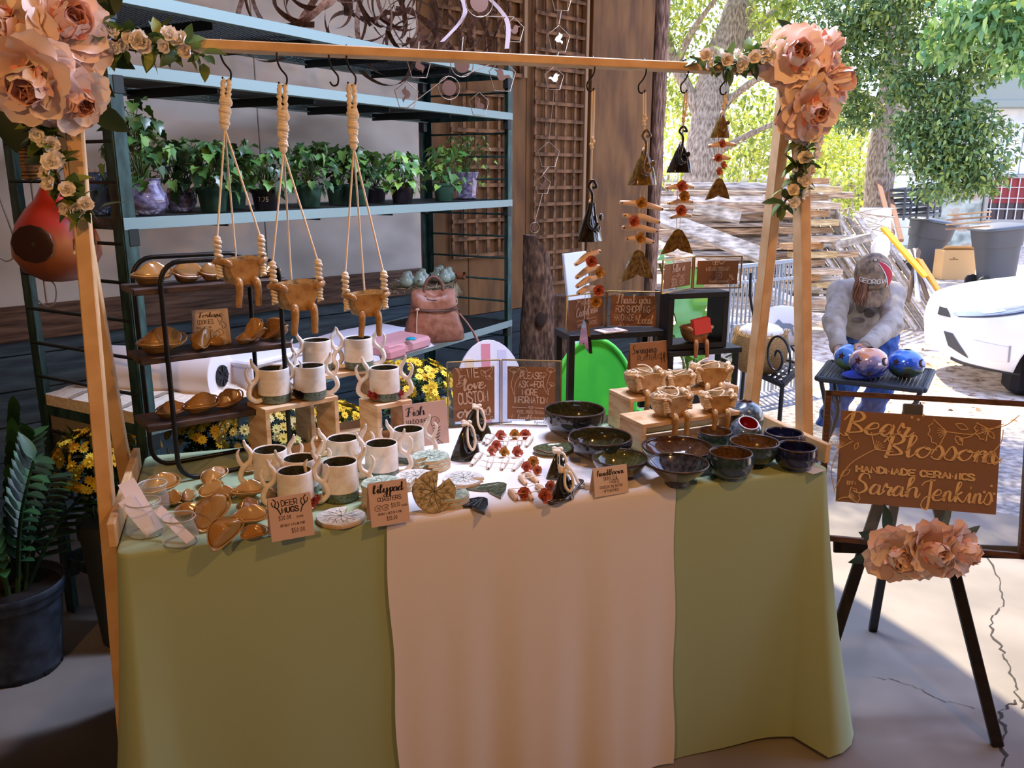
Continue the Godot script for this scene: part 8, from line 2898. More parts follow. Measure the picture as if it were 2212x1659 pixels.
	lay.call([Vector3(0.1425, 0.757, 0.1223), 0.066, 0.5, dark, 1.0], [[Vector3(0.0501, 0.757, 0.1591), Vector3(0.0512, 0.757, 0.1071)], [Vector3(0.0814, 0.757, 0.1561), Vector3(0.0725, 0.757, 0.0935)]], [[Vector3(0.0809, 0.757, 0.0615), 0, 0.85], [Vector3(0.112, 0.757, 0.0283), 1, 0.85], [Vector3(0.1028, 0.757, 0.0893), 2, 0.7]], [Vector3(0.0018, 0.757, 0.1375), 0.078, 2.2, glaze(["2e3224", "4a5038", "5e6448"])], "olive fish windchime with its green tail laid flat, behind the smallest black head", false)
	lay.call([Vector3(0.1081, 0.757, 0.2514), 0.064, 0.1, black, 1.0], [[Vector3(-0.0016, 0.757, 0.2462), Vector3(-0.0002, 0.757, 0.1871)], [Vector3(0.0322, 0.757, 0.2569), Vector3(0.0322, 0.757, 0.1849)], [Vector3(0.0697, 0.757, 0.2393), Vector3(0.0711, 0.757, 0.1721)]], [[Vector3(0.0194, 0.757, 0.2294), 0, 0.9], [Vector3(0.054, 0.757, 0.2579), 0, 1.05], [Vector3(0.0919, 0.757, 0.2037), 2, 0.8]], [Vector3(-0.0681, 0.757, 0.2136), 0.074, 2.3, glaze(["14151a", "24262c", "3a3e44"])], "smallest glossy black fish windchime head near the runner's front edge", false)
	# little extras around them
	var s := Shape.new()
	var o := Vector3(0.075, 0.757, 0.2761)
	s.tube(curve([Vector3.ZERO + V(0.0, 0.006, 0), Vector3(0.1099, 0.757, 0.2726) - o + V(0, 0.008, 0), Vector3(0.1624, 0.757, 0.2134) - o + V(0, 0.01, 0), Vector3(0.18, 0.757, 0.1936) - o + V(0, 0.012, 0), Vector3(0.1763, 0.757, 0.1795) - o + V(0, 0.01, 0)], 5), 0.0042, 7)
	s.tube(curve([V(0, 0.006, 0), V(-0.012, 0.006, 0.006), V(-0.010, 0.006, 0.014), V(0.004, 0.006, 0.010)], 4), 0.004, 7)
	var h := obj("ceramic_hook", s, glaze(["2a2420", "4a4038"]))
	h.position = o
	tag(h, "brown glazed ceramic hook lying in front of the smallest black fish head", "hook")
	s = Shape.new()
	o = Vector3(0.1748, 0.757, 0.2174)
	s.tube(curve([Vector3(0.1536, 0.757, 0.1527) - o + V(0, 0.045, 0), Vector3(0.1637, 0.757, 0.1755) - o + V(0, 0.03, 0), Vector3(0.1668, 0.757, 0.2085) - o + V(0, 0.01, 0), V(0, 0.007, 0), V(0.022, 0.007, 0.002)], 5), 0.0038, 7)
	s.tube([V(0.0, 0.008, 0), V(0.024, 0.008, 0.004)], [0.010, 0.008], 10)
	h = obj("cotton_cord", s, flat("e0cdb4", 0.9))
	h.position = o
	tag(h, "knotted cream cotton cord trailing from the smallest black fish head", "cord")
	var t := thing("olive_dish", "shallow olive glazed dish under the largest black bowl's edge", "dish", Vector3(0.1996, 0.757, -0.0513))
	s = Shape.new()
	s.lathe([Vector2(0, 0.0), Vector2(0.04, 0.0), Vector2(0.054, 0.010), Vector2(0.056, 0.016), Vector2(0.052, 0.014), Vector2(0.04, 0.008), Vector2(0, 0.007)], 28, Vector3.ZERO, 0.03, 0.8)
	obj("body", s, glaze(["3c3c28", "54583c", "6a7050"]), t)
	s = Shape.new()
	s.tube([V(-0.048, 0.0165, 0.0), V(-0.03, 0.0165, 0.034), V(0.02, 0.0165, 0.042)], 0.0022, 6)
	obj("rim_glaze", s, flat("7a5a44", 0.3), t)
	coasters()


func pad_mesh(r: float, k: float) -> Shape:
	var q := PackedVector2Array()
	for i in 31:
		var a := 0.30 + (TAU - 0.60) * i / 30.0
		q.append(Vector2(cos(a), sin(a)) * r * (1.0 + 0.02 * sin(a * 4) + 0.015 * sin(a * 7 + 1)))
	q.append(Vector2(r * 0.22, 0))
	var s := Shape.new()
	s.x = Transform3D(Basis(V(1, 0, 0), -PI / 2), Vector3.ZERO)
	s.prism(q, 0.0, k)
	return s


func coasters() -> void:
	var pad := pad_mesh(0.046, 0.0085).mesh()
	var edge := pad_mesh(0.0468, 0.005).mesh()
	var ve := Shape.new()
	for i in 9:
		var a := 0.55 + i * 0.64
		var d := Vector2(cos(a), sin(a))
		ribbon(ve, curve([Vector2.ZERO, d * 0.018, d.rotated(0.12) * 0.036], 4), 0.0012, false)
		ribbon(ve, [d * 0.020, d.rotated(0.35) * 0.034], 0.0009, false)
		ribbon(ve, [d * 0.018, d.rotated(-0.35) * 0.030], 0.0008, false)
	var veins := ve.mesh()
	var clay := flat("cfae86", 0.6)
	var green := grain("b4c2ac", ["93a690", "b8c4b0", "d4dacb"], V(16, 16, 16), 0.2, 0.02, 0.0, 0.05, {"clearcoat_enabled": true, "clearcoat": 0.5})
	var cream := grain("dcd6c8", ["c4c4b4", "e0dace", "ece6da"], V(16, 16, 16), 0.25, 0.02, 0.0, 0.05, {"clearcoat_enabled": true, "clearcoat": 0.4})
	var tan := grain("a08c60", ["7d6c44", "a8956a", "c0ae84"], V(14, 14, 14), 0.2, 0.02, 0.0, 0.05, {"clearcoat_enabled": true, "clearcoat": 0.5})
	var one := func(at: Transform3D, top: Material, label: String, group: String, r := 1.0) -> void:
		var t := thing("lily_pad_coaster", label, "coaster", at.origin, 0, group)
		t.basis = at.basis.scaled(V(r, 1, r))
		obj("edge", edge, clay, t)
		obj("glazed_top", pad, top, t)
		obj("veins", veins, flat("3f5a50" if top != tan else "2e3020", 0.5), t, Transform3D(Basis(V(1, 0, 0), -PI / 2), V(0, 0.0088, 0)))
	# stacks: [place, how many, material, turn, words]
	for w in [[Vector3(-0.1345, 0.757, -0.0347), 4, green, -2.4, "the four-high stack behind the others"], [Vector3(-0.195, 0.757, 0.0756), 3, cream, -1.75, "the three-high pale stack in the middle"], [Vector3(-0.2896, 0.757, 0.167), 6, green, -2.2, "the six-high stack behind the coaster price card"], [Vector3(-0.0873, 0.757, 0.0966), 2, cream, -0.5, "the two-high stack nearest the fish heads"], [Vector3(-0.15, 0.757, 0.2052), 3, green, 0.6, "the low stack behind the leaning brown coaster"]]:
		for i in w[1]:
			var words := "green lily pad coaster in " if w[2] == green else "cream lily pad coaster in "
			if i == w[1] - 1:
				words = "topmost notched lily pad coaster of "
			elif i == 0:
				words = "bottom lily pad coaster of "
			if i > 0 and i < w[1] - 1 and w[1] > 3:
				words = NTH[i] + " from bottom, " + words
			one.call(Transform3D(Basis(V(0, 1, 0), w[3] + rnd(-0.5, 0.5) * (0.0 if i == w[1] - 1 else 1.0)), w[0] + V(rnd(-0.002, 0.002), i * 0.0088, rnd(-0.002, 0.002))), w[2], words + w[4], "", 1.0 if w[2] == green else 1.04)
	one.call(Transform3D(Basis(V(0, 1, 0), 0.9), Vector3(-0.3894, 0.757, 0.2231)), cream, "single cream lily pad coaster lying between the two front price cards", "", 1.1)
	one.call(Transform3D(Basis(V(1, 0, 0), 1.02) * Basis(V(0, 1, 0), 0.95), Vector3(-0.187, 0.757, 0.2275) + V(0, 0.040, 0.0)), tan, "olive brown lily pad coaster leaning upright with its veined face forward", "", 1.02)


# clay cup with folded arms and two dangling legs; origin at the middle of its underside
func cup_parts(t: Node3D, r: float, m: Material, rough: Material, leg_bend: float) -> void:
	var h := r * 1.05
	var s := Shape.new()
	var rows := []
	for w in [[0.0, 0.0], [0.42, 0.0], [0.62, 0.06], [0.84, 0.38], [0.96, 0.72], [1.0, 1.0], [0.93, 1.01], [0.88, 0.72], [0.74, 0.36], [0.4, 0.12], [0.0, 0.10]]:
		var ring := []
		for k in 30:
			var a := TAU * k / 30
			var q: float = w[0] * r * (1.0 + 0.03 * sin(a * 3.0))
			var z := -sin(a) * q * 0.92
			ring.append(V(cos(a) * q, w[1] * h + 0.05 * h * w[1] * sin(a * 2.0), minf(z, r * 0.62 * (0.6 + 0.4 * w[0]))))
		rows.append(ring)
	s.rows(rows)
	obj("cup", s, rough, t)
	# flat front wall with a rounded foot
	s = Shape.new()
	var q2 := PackedVector2Array([Vector2(-0.30, 0.02), Vector2(0.30, 0.02), Vector2(0.50, 0.28), Vector2(0.66, 0.66), Vector2(0.70, 0.98), Vector2(0.3, 1.03), Vector2(-0.3, 1.03), Vector2(-0.70, 0.98), Vector2(-0.66, 0.66), Vector2(-0.50, 0.28)])
	for i in q2.size():
		q2[i] = q2[i] * r * Vector2(1.0, 1.04)
	s.prism(q2, r * 0.56, r * 0.68)
	obj("front_wall", s, m, t)
	for e in [-1.0, 1.0]:
		s = Shape.new()
		s.tube(curve([V(e * r * 0.60, h * 0.80, r * 0.70), V(e * r * 0.80, h * 0.96, r * 0.66), V(e * r * 1.02, h * 0.96, r * 0.30), V(e * r * 1.04, h * 0.92, -r * 0.1)], 4), [r * 0.10, r * 0.13, r * 0.15, r * 0.16, r * 0.16, r * 0.16, r * 0.16, r * 0.15, r * 0.14, r * 0.12, r * 0.11, r * 0.10, r * 0.08], 9, true, 0.9)
		obj("arm", s, m, t)
		s = Shape.new()
		s.tube(curve([V(e * r * 0.34, h * 0.20, r * 0.56), V(e * r * 0.38, h * 0.16, r * 0.84), V(e * r * 0.40, -h * 0.20, r * 0.92 + leg_bend * 0.3 * r), V(e * r * 0.42 + leg_bend * r * 0.2, -h * 0.62, r * 0.88 + leg_bend * r * 0.5), V(e * r * 0.44 + leg_bend * r * 0.3, -h * 0.86, r * 0.92 + leg_bend * r * 0.7)], 4), [r * 0.15, r * 0.155, r * 0.16, r * 0.16, r * 0.16, r * 0.16, r * 0.16, r * 0.155, r * 0.15, r * 0.15, r * 0.145, r * 0.14, r * 0.14, r * 0.135, r * 0.13, r * 0.125, r * 0.10], 9)
		obj("leg", s, m, t)


func wind(s: Shape, a: Vector3, b: Vector3, r: float, turns: int) -> void:   # cord wound round the line a-b
	var q := []
	var d := (b - a).normalized()
	var u := d.cross(V(0, 0, 1)).normalized()
	var w := u.cross(d)
	for i in turns * 8 + 1:
		var k := float(i) / (turns * 8)
		q.append(a.lerp(b, k) + (u * cos(i * TAU / 8) + w * sin(i * TAU / 8)) * r * (0.85 + 0.2 * sin(k * 9)))
	s.tube(q, r * 0.62, 6)


func make_planters() -> void:
	var m := grain("b48c5c", ["a87440", "c29058", "d4a470"], V(7, 7, 7), 0.3, 0.015, 0.0, 0.05, {"clearcoat_enabled": true, "clearcoat": 0.4, "clearcoat_roughness": 0.2})
	var rough := grain("b49a76", ["94794e", "b09870", "cdb896"], V(10, 10, 10), 0.45, 0.03, 0.0, 0.35)
	var rope := flat("efe2cc", 0.95)
	for w in [[Vector3(-0.5623, 1.72, -0.05), Vector3(-0.5578, 1.238, -0.03), 0.052, 0.35, "leftmost hanging clay planter cup on knotted cotton rope over the cookie rack", Vector3(-0.5668, 1.573, -0.04)], [Vector3(-0.4479, 1.714, -0.05), Vector3(-0.4432, 1.18, 0), 0.056, 0.30, "middle hanging clay planter cup on knotted cotton rope, lower than the leftmost", Vector3(-0.4482, 1.527, -0.04)], [Vector3(-0.3002, 1.719, -0.05), Vector3(-0.2858, 1.156, -0.02), 0.049, 0.10, "rightmost hanging clay planter cup on knotted cotton rope above the topmost mugs", Vector3(-0.2951, 1.536, -0.04)]]:
		var top: Vector3 = w[0]
		var t := thing("hanging_planter", w[4], "planter", top)
		hook(t, Vector3.ZERO, 0.055)
		var c: Vector3 = w[1] - top
		var knot: Vector3 = w[5] - top
		var k0 := V(0.006, -0.052, 0.004)
		var r: float = w[2]
		var g := Node3D.new()
		g.name = "clay_cup"
		t.add_child(g)
		g.position = c
		g.rotation.y = w[3]
		cup_parts(g, r, m, rough, -0.1)
		var s := Shape.new()
		# looped, twisted head of the rope
		for e in [-1.0, 1.0]:
			var q := []
			for i in 12:
				var k := i / 11.0
				q.append(k0.lerp(k0.lerp(knot, 0.42), k) + V(e * 0.006 + 0.002 * sin(i * 2.4 + e), 0, 0.002 * cos(i * 2.4 + e)))
			s.tube(q, [0.0048, 0.0055, 0.0046, 0.0056, 0.0046, 0.0056, 0.0046, 0.0055, 0.0046, 0.0056, 0.0046, 0.005], 7)
		wind(s, k0.lerp(knot, 0.42), k0.lerp(knot, 0.72), 0.0085, 6)
		s.blob(k0.lerp(knot, 0.50) + V(0.006, 0, 0.004), V(0.009, 0.010, 0.008), 9, 6)
		s.blob(k0.lerp(knot, 0.78) + V(-0.004, 0, 0.003), V(0.009, 0.010, 0.008), 9, 6)
		wind(s, k0.lerp(knot, 0.74), k0.lerp(knot, 0.96), 0.0072, 5)
		s.blob(knot, V(0.009, 0.010, 0.008), 9, 6)
		obj("rope_knots", s, rope, t)
		var arm_l: Vector3 = c + g.basis * V(-r * 0.98, r * 1.1, r * 0.35)
		var arm_r: Vector3 = c + g.basis * V(r * 0.80, r * 1.1, r * 0.55)
		var rear: Vector3 = c + g.basis * V(r * 0.2, r * 1.05, -r * 0.88)
		for a in [arm_l, arm_r, rear]:
			s = Shape.new()
			s.tube([knot + V(0, -0.006, 0), a + (V(0, 0.042, 0) if a != rear else Vector3.ZERO)], 0.0024, 6)
			obj("cord", s, rope, t)
		for a in [arm_l, arm_r]:
			s = Shape.new()
			wind(s, a + V(0, 0.042, 0), a + V(0, 0.002, 0), 0.0062, 4)
			s.blob(a + V(0, 0.044, 0), V(0.008, 0.007, 0.007), 8, 6)
			wind(s, a + V(0, -r * 0.25, 0.004), a + V(-a.x * 0.0, -r * 0.75, 0.006), 0.005, 4)
			obj("arm_wrap", s, rope, t)
	# a bare hook between the ropes
	var t0 := thing("beam_hook", "empty black hook on the beam left of the rightmost planter rope", "hook", Vector3(-0.3383, 1.718, -0.05))
	hook(t0, Vector3.ZERO, 0.055)
	# cups sitting on the right-hand riser boxes and on the black stand
	var back := open_box(Vector3(0.64, 0.757, -0.215), 0.375, 0.12, 0.108, 0.10, "wider pale wooden riser box at the back carrying three rope-handled planter cups")
	var front := open_box(Vector3(0.585, 0.757, -0.055), 0.345, 0.115, 0.082, 0.12, "lower pale wooden riser box in front carrying two rope-handled planter cups")
	for w in [[back + V(-0.115, 0.108, 0.02), 0.056, 0.25, "rope-handled clay planter cup at the left end of the rear riser box"], [back + V(0.0, 0.108, 0.015), 0.044, 0.0, "rope-handled clay planter cup in the middle of the rear riser box, its cords looped up"], [back + V(0.11, 0.108, 0.01), 0.058, -0.2, "rope-handled clay planter cup at the right end of the rear riser box"], [front + V(-0.06, 0.082, 0.02), 0.055, 0.3, "rope-handled clay planter cup at the left of the lower riser box"], [front + V(0.085, 0.082, 0.02), 0.047, -0.1, "rope-handled clay planter cup at the right of the lower riser box"]]:
		var t := thing("planter_cup", w[3], "planter", w[0], w[2])
		var r: float = w[1]
		t.position += V(0, 0.001, 0)
		cup_parts(t, r, m, rough, 0.0)
		var s := Shape.new()
		for e in [-1.0, 1.0]:
			wind(s, V(e * r * 0.86, r * 1.05, r * 0.62), V(e * r * 0.74, r * 0.35, r * 0.66), 0.006, 6)
			wind(s, V(e * r * 0.7, r * 1.14, r * 0.5), V(e * r * 1.0, r * 1.12, -r * 0.1), 0.0055, 4)
		for k in 2:
			var q := []
			for i in 9:
				var a: float = i * 0.5 + k * 2.6 + w[2] * 9
				q.append(V(cos(a) * r * (0.5 + 0.1 * k), r * (1.05 + 0.12 * k + 0.14 * sin(i * 0.8 + k)), sin(a) * r * 0.45 - r * 0.1))
			s.tube(curve(q, 3), 0.0022, 6)
		obj("rope", s, flat("e0c8a8", 0.95), t)
	# black square-bar stands
	var bl := flat("141416", 0.5)
	var bars := func(t: Node3D, list: Array, w: float) -> void:
		for q in list:
			var s := Shape.new()
			s.bar(q[0], q[1], w, w, 0.0012, V(0, 0, 1) if absf((q[1] - q[0]).normalized().z) < 0.9 else V(0, 1, 0))
			obj(q[2], s, bl, t)
	var t := thing("black_stand", "black square-legged stand carrying the thank-you glass frame behind the bowls", "stand", V(0.345, 0.757, -0.355))
	var x1 := 0.285
	var hh := 0.258
	var s := Shape.new()
	s.box(V(x1 + 0.02, 0.018, 0.125), V(x1 / 2, hh, 0), 0.0015)
	obj("top_board", s, bl, t)
	bars.call(t, [[V(0, 0, 0.05), V(0, hh, 0.05), "leg"], [V(x1, 0, 0.05), V(x1, hh, 0.05), "leg"], [V(0, 0, -0.05), V(0, hh, -0.05), "leg"], [V(x1, 0, -0.05), V(x1, hh, -0.05), "leg"]], 0.019)
	t = thing("black_stand", "lower black square-legged stand carrying the black box frame and the card-holding cup", "stand", V(0.655, 0.757, -0.325))
	s = Shape.new()
	s.box(V(0.25, 0.016, 0.125), V(0.115, 0.197, 0), 0.0015)
	obj("top_board", s, bl, t)
	bars.call(t, [[V(0, 0, 0.05), V(0, 0.19, 0.05), "leg"], [V(0.225, 0, 0.05), V(0.225, 0.19, 0.05), "leg"], [V(0, 0, -0.05), V(0, 0.19, -0.05), "leg"], [V(0.225, 0, -0.05), V(0.225, 0.19, -0.05), "leg"]], 0.015)
	t = thing("black_box_frame", "open black box frame standing on the lower black stand under the social media frame", "stand", V(0.745, 0.9635, -0.325), -0.02)
	for q in [[V(0.20, 0.017, 0.10), V(0, 0.1625, 0), "top_board"], [V(0.20, 0.017, 0.10), V(0, 0.0085, 0), "bottom_board"], [V(0.017, 0.137, 0.10), V(-0.0915, 0.0855, 0), "side_board"], [V(0.017, 0.137, 0.10), V(0.0915, 0.0855, 0), "side_board"]]:
		s = Shape.new()
		s.box(q[0], q[1], 0.0012)
		obj(q[2], s, bl, t)
	t = thing("card_holder_cup", "brown clay cup with arms hugging red cards, legs dangling in the black box frame", "planter", V(0.748, 0.982, -0.300))
	cup_parts(t, 0.046, grain("a8744a", ["8a5a34", "ac784c"], V(8, 8, 8), 0.35), grain("8a6a44", ["6a5030", "92724c"], V(8, 8, 8), 0.4), 0.1)
	t = thing("red_cards", "stack of red calling cards with small pink hearts in the brown clay cup", "cards", V(0.748, 1.022, -0.262))
	for i in 3:
		s = Shape.new()
		s.box(V(0.056, 0.044, 0.0012), V(0.003 - 0.003 * i, 0.012 + 0.002 * i, -0.003 * i), 0.0, Basis(V(0, 0, 1), 0.12 + 0.03 * i) * Basis(V(1, 0, 0), -0.15))
		obj("card", s, flat("c83c30" if i == 0 else "b8322a", 0.7), t)
	s = Shape.new()
	for i in 3:
		var c := Vector2(-0.006 + i * 0.006, 0.012)
		ribbon(s, curve([c + Vector2(0, -0.006), c + Vector2(-0.0025, 0.001), c + Vector2(-0.001, 0.004), c + Vector2(0, 0.002), c + Vector2(0.001, 0.004), c + Vector2(0.0025, 0.001), c + Vector2(0, -0.006)], 3), 0.0007, false)
	obj("heart_print", s, flat("f0b8b0", 0.8), t, Transform3D(Basis(V(0, 0, 1), 0.12) * Basis(V(1, 0, 0), -0.15), V(0, 0.0, 0.0012)))
	t = thing("loose_cards", "small stack of printed cards lying on the taller black stand", "cards", V(0.475, 1.0250, -0.315), 0.2)
	s = Shape.new()
	s.box(V(0.085, 0.004, 0.055), V(0, 0.002, 0), 0.0005)
	obj("stack", s, flat("c8b4ac", 0.7), t)
	s = Shape.new()
	for i in 5:
		s.box(V(0.05 - 0.006 * (i % 3), 0.0004, 0.004), V(0, 0.0043, -0.018 + i * 0.009))
	obj("print", s, flat("6a5a54", 0.8), t)


func make_easel() -> void:
	var EU := Vector3(0.8559, 0, 0.5172)
	var EV := Vector3(0.1251, 0.9703, -0.2071)
	var EN := Vector3(-0.5018, 0.2419, 0.8305)
	var bm := grain("1e1612", ["120d0a", "2c211a"], V(3, 12, 3), 0.4)
	var t := thing("easel", "black wooden tripod easel holding the framed sign right of the table", "easel", Vector3(0.8618, 0, 0.2319))
	var o := t.position
	var apex := Vector3(1.186, 0.8675, 0.133) - o
	for q in [[Vector3(0.8618, 0, 0.2319), 0], [Vector3(1.274, 0, 0.4807), 1], [Vector3(1.369, 0, -0.1058), 2]]:
		var s := Shape.new()
		var a: Vector3 = q[0] - o
		s.bar(a, a.lerp(apex, 0.98), 0.030 if q[1] < 2 else 0.026, 0.018, 0.002, EN)
		obj("leg", s, bm, t)
	var s := Shape.new()
	s.bar(Vector3(0.9567, 0.4752, 0.1508) - o, Vector3(1.414, 0.5091, 0.4172) - o, 0.034, 0.014, 0.002, EN)
	obj("tray_ledge", s, bm, t)
	s = Shape.new()
	s.box(V(0.05, 0.03, 0.02), Vector3(1.183, 0.8491, 0.1426) - o, 0.003, Basis(EU, EV, EN))
	obj("top_clamp", s, bm, t)
	# framed sign
	t = thing("framed_sign", "large brown-framed floating glass sign reading Bear Blossom HANDMADE CERAMICS on the easel", "sign", Vector3(0.9602, 0.5043, 0.1806))
	o = t.position
	t.basis = Basis(EU, EV, EN)
	var inv := t.basis.inverse()
	var c := [inv * (Vector3(0.9538, 0.8798, 0.0673) - o), inv * (Vector3(1.361, 0.9081, 0.3053) - o), inv * (Vector3(1.347, 0.5426, 0.4032) - o), inv * (Vector3(0.9563, 0.5196, 0.1737) - o)]
	var xl := minf(c[0].x, c[3].x) + 0.004
	var xr := maxf(c[1].x, c[2].x) - 0.004
	var yt: float = (c[0].y + c[1].y) / 2
	var yb := 0.004
	var fm := grain("5c3a28", ["40261a", "6a4632"], V(4, 20, 4), 0.5)
	for q in [[V(xl, yt, 0), V(xr, yt, 0)], [V(xl, yb, 0), V(xr, yb, 0)], [V(xl, yb, 0), V(xl, yt, 0)], [V(xr, yb, 0), V(xr, yt, 0)]]:
		s = Shape.new()
		var d: Vector3 = (q[1] - q[0]).normalized()
		s.bar(q[0] - d * 0.007, q[1] + d * 0.007, 0.015, 0.022, 0.001, V(0, 0, 1))
		obj("frame_rail", s, fm, t)
	s = Shape.new()
	s.box(V(xr - xl - 0.01, yt - yb - 0.01, 0.002), V((xl + xr) / 2, (yt + yb) / 2, 0.002))
	obj("pane", s, glass(0.04), t)
	var p0: Vector3 = inv * (Vector3(0.9844, 0.8501, 0.0944) - o)
	var p1: Vector3 = inv * (Vector3(1.295, 0.607, 0.3527) - o)
	var cx := (p0.x + p1.x) / 2
	var cy := (p0.y + p1.y) / 2
	var w := p1.x - p0.x
	var h := p0.y - p1.y
	s = Shape.new()
	s.box(V(w, h, 0.0015), V(cx, cy, -0.001))
	obj("kraft_panel", s, flat("80502c", 0.85), t)
	var ink := Shape.new()
	line(ink, "Bear", Vector2(-w * 0.26, h * 0.26), h * 0.235, w * 0.42, 0.0055, true, 0.0)
	line(ink, "Blossom", Vector2(w * 0.14, h * 0.045), h * 0.235, w * 0.70, 0.0055, true, 0.0)
	line(ink, "HANDMADE CERAMICS", Vector2(-w * 0.01, -h * 0.155), h * 0.062, w * 0.74, 0.0042, false, 0.0)
	line(ink, "BY:", Vector2(-w * 0.405, -h * 0.30), h * 0.036, w * 0.055, 0.0022, false, 0.1)
	line(ink, "Sarah", Vector2(-w * 0.18, -h * 0.385), h * 0.21, w * 0.40, 0.0055, true, 0.0)
	line(ink, "Jenkins", Vector2(w * 0.25, -h * 0.395), h * 0.21, w * 0.44, 0.0055, true, 0.0)
	for q in [[-0.51, -0.36, -0.27, 0.10, 0.11], [-0.51, -0.40, -0.50, 0.08, 0.10], [-0.50, -0.5, -0.42, -0.44, 0.07], [0.51, 0.46, 0.17, 0.34, 0.11], [0.51, 0.40, 0.46, 0.16, 0.08], [0.60, 0.56, 0.42, 0.40, 0.08], [0.36, 0.38, 0.27, 0.28, 0.045]]:
		blossom(ink, Vector2(q[0] * w, q[1] * h), Vector2(q[2] * w, q[3] * h), q[4] * w, 0.0022)
	for q in [[-0.48, -0.22, -0.42, -0.14], [-0.40, 0.08, -0.38, 0.16], [0.30, 0.38, 0.22, 0.43], [0.42, 0.38, 0.46, 0.30]]:
		leaf_line(ink, Vector2(q[0] * w, q[1] * h), Vector2(q[2] * w, q[3] * h), 0.0016)
	for q in [[-0.05, 0.47], [-0.01, 0.45], [0.02, 0.5], [0.46, -0.20], [0.42, -0.27], [0.48, -0.28]]:
		var ring := []
		for i in 9:
			ring.append(Vector2(q[0] * w, q[1] * h) + Vector2(cos(TAU * i / 8), sin(TAU * i / 8)) * 0.0022)
		ribbon(ink, ring, 0.003, false)
	for i in ink.v.size():
		ink.v[i] += V(cx, cy, 0)
	obj("lettering", ink, flat("e0be8c", 0.7), t, Transform3D(Basis(), V(0, 0, 0.0036)))
	# peonies at the foot of the sign
	var at := Vector3(1.105, 0.5142, 0.3014)
	t = thing("peony_bunch", "three peach peonies with dark leaves at the foot of the framed sign", "flower bunch", at)
	peony(t, Vector3(1.052, 0.4975, 0.262) - at, V(-0.4, 0.1, 1), 0.078)
	peony(t, Vector3(1.099, 0.5241, 0.3067) - at, V(0.0, 0.1, 1), 0.080)
	peony(t, Vector3(1.171, 0.5205, 0.3273) - at, V(0.4, 0.1, 1), 0.074)
	var lf := Shape.new()
	lf.leaf(0.085, 0.036, 0.15, 0.3, 6)
	var lm := lf.mesh()
	for q in [[Vector3(1.042, 0.517, 0.2265), V(-0.8, 0.35, 0.2)], [Vector3(1.059, 0.5369, 0.2307), V(-0.2, 1, 0.1)], [Vector3(1.164, 0.5482, 0.2907), V(0.5, 0.8, 0.1)], [Vector3(1.202, 0.5346, 0.3176), V(0.9, 0.35, 0.2)], [Vector3(1.036, 0.4814, 0.2211), V(-1, -0.3, 0.1)]]:
		obj("leaf", lm, flat("24402a", 0.45), t, Transform3D(facing(q[1], V(0, 0, 1)), q[0] - at))
	s = Shape.new()
	s.tube(curve([Vector3(1.091, 0.4675, 0.2825) - at, Vector3(1.084, 0.4368, 0.2869) - at, Vector3(1.053, 0.4236, 0.2722) - at], 5), 0.0014, 5)
	obj("twine", s, flat("c8b478", 0.9), t)


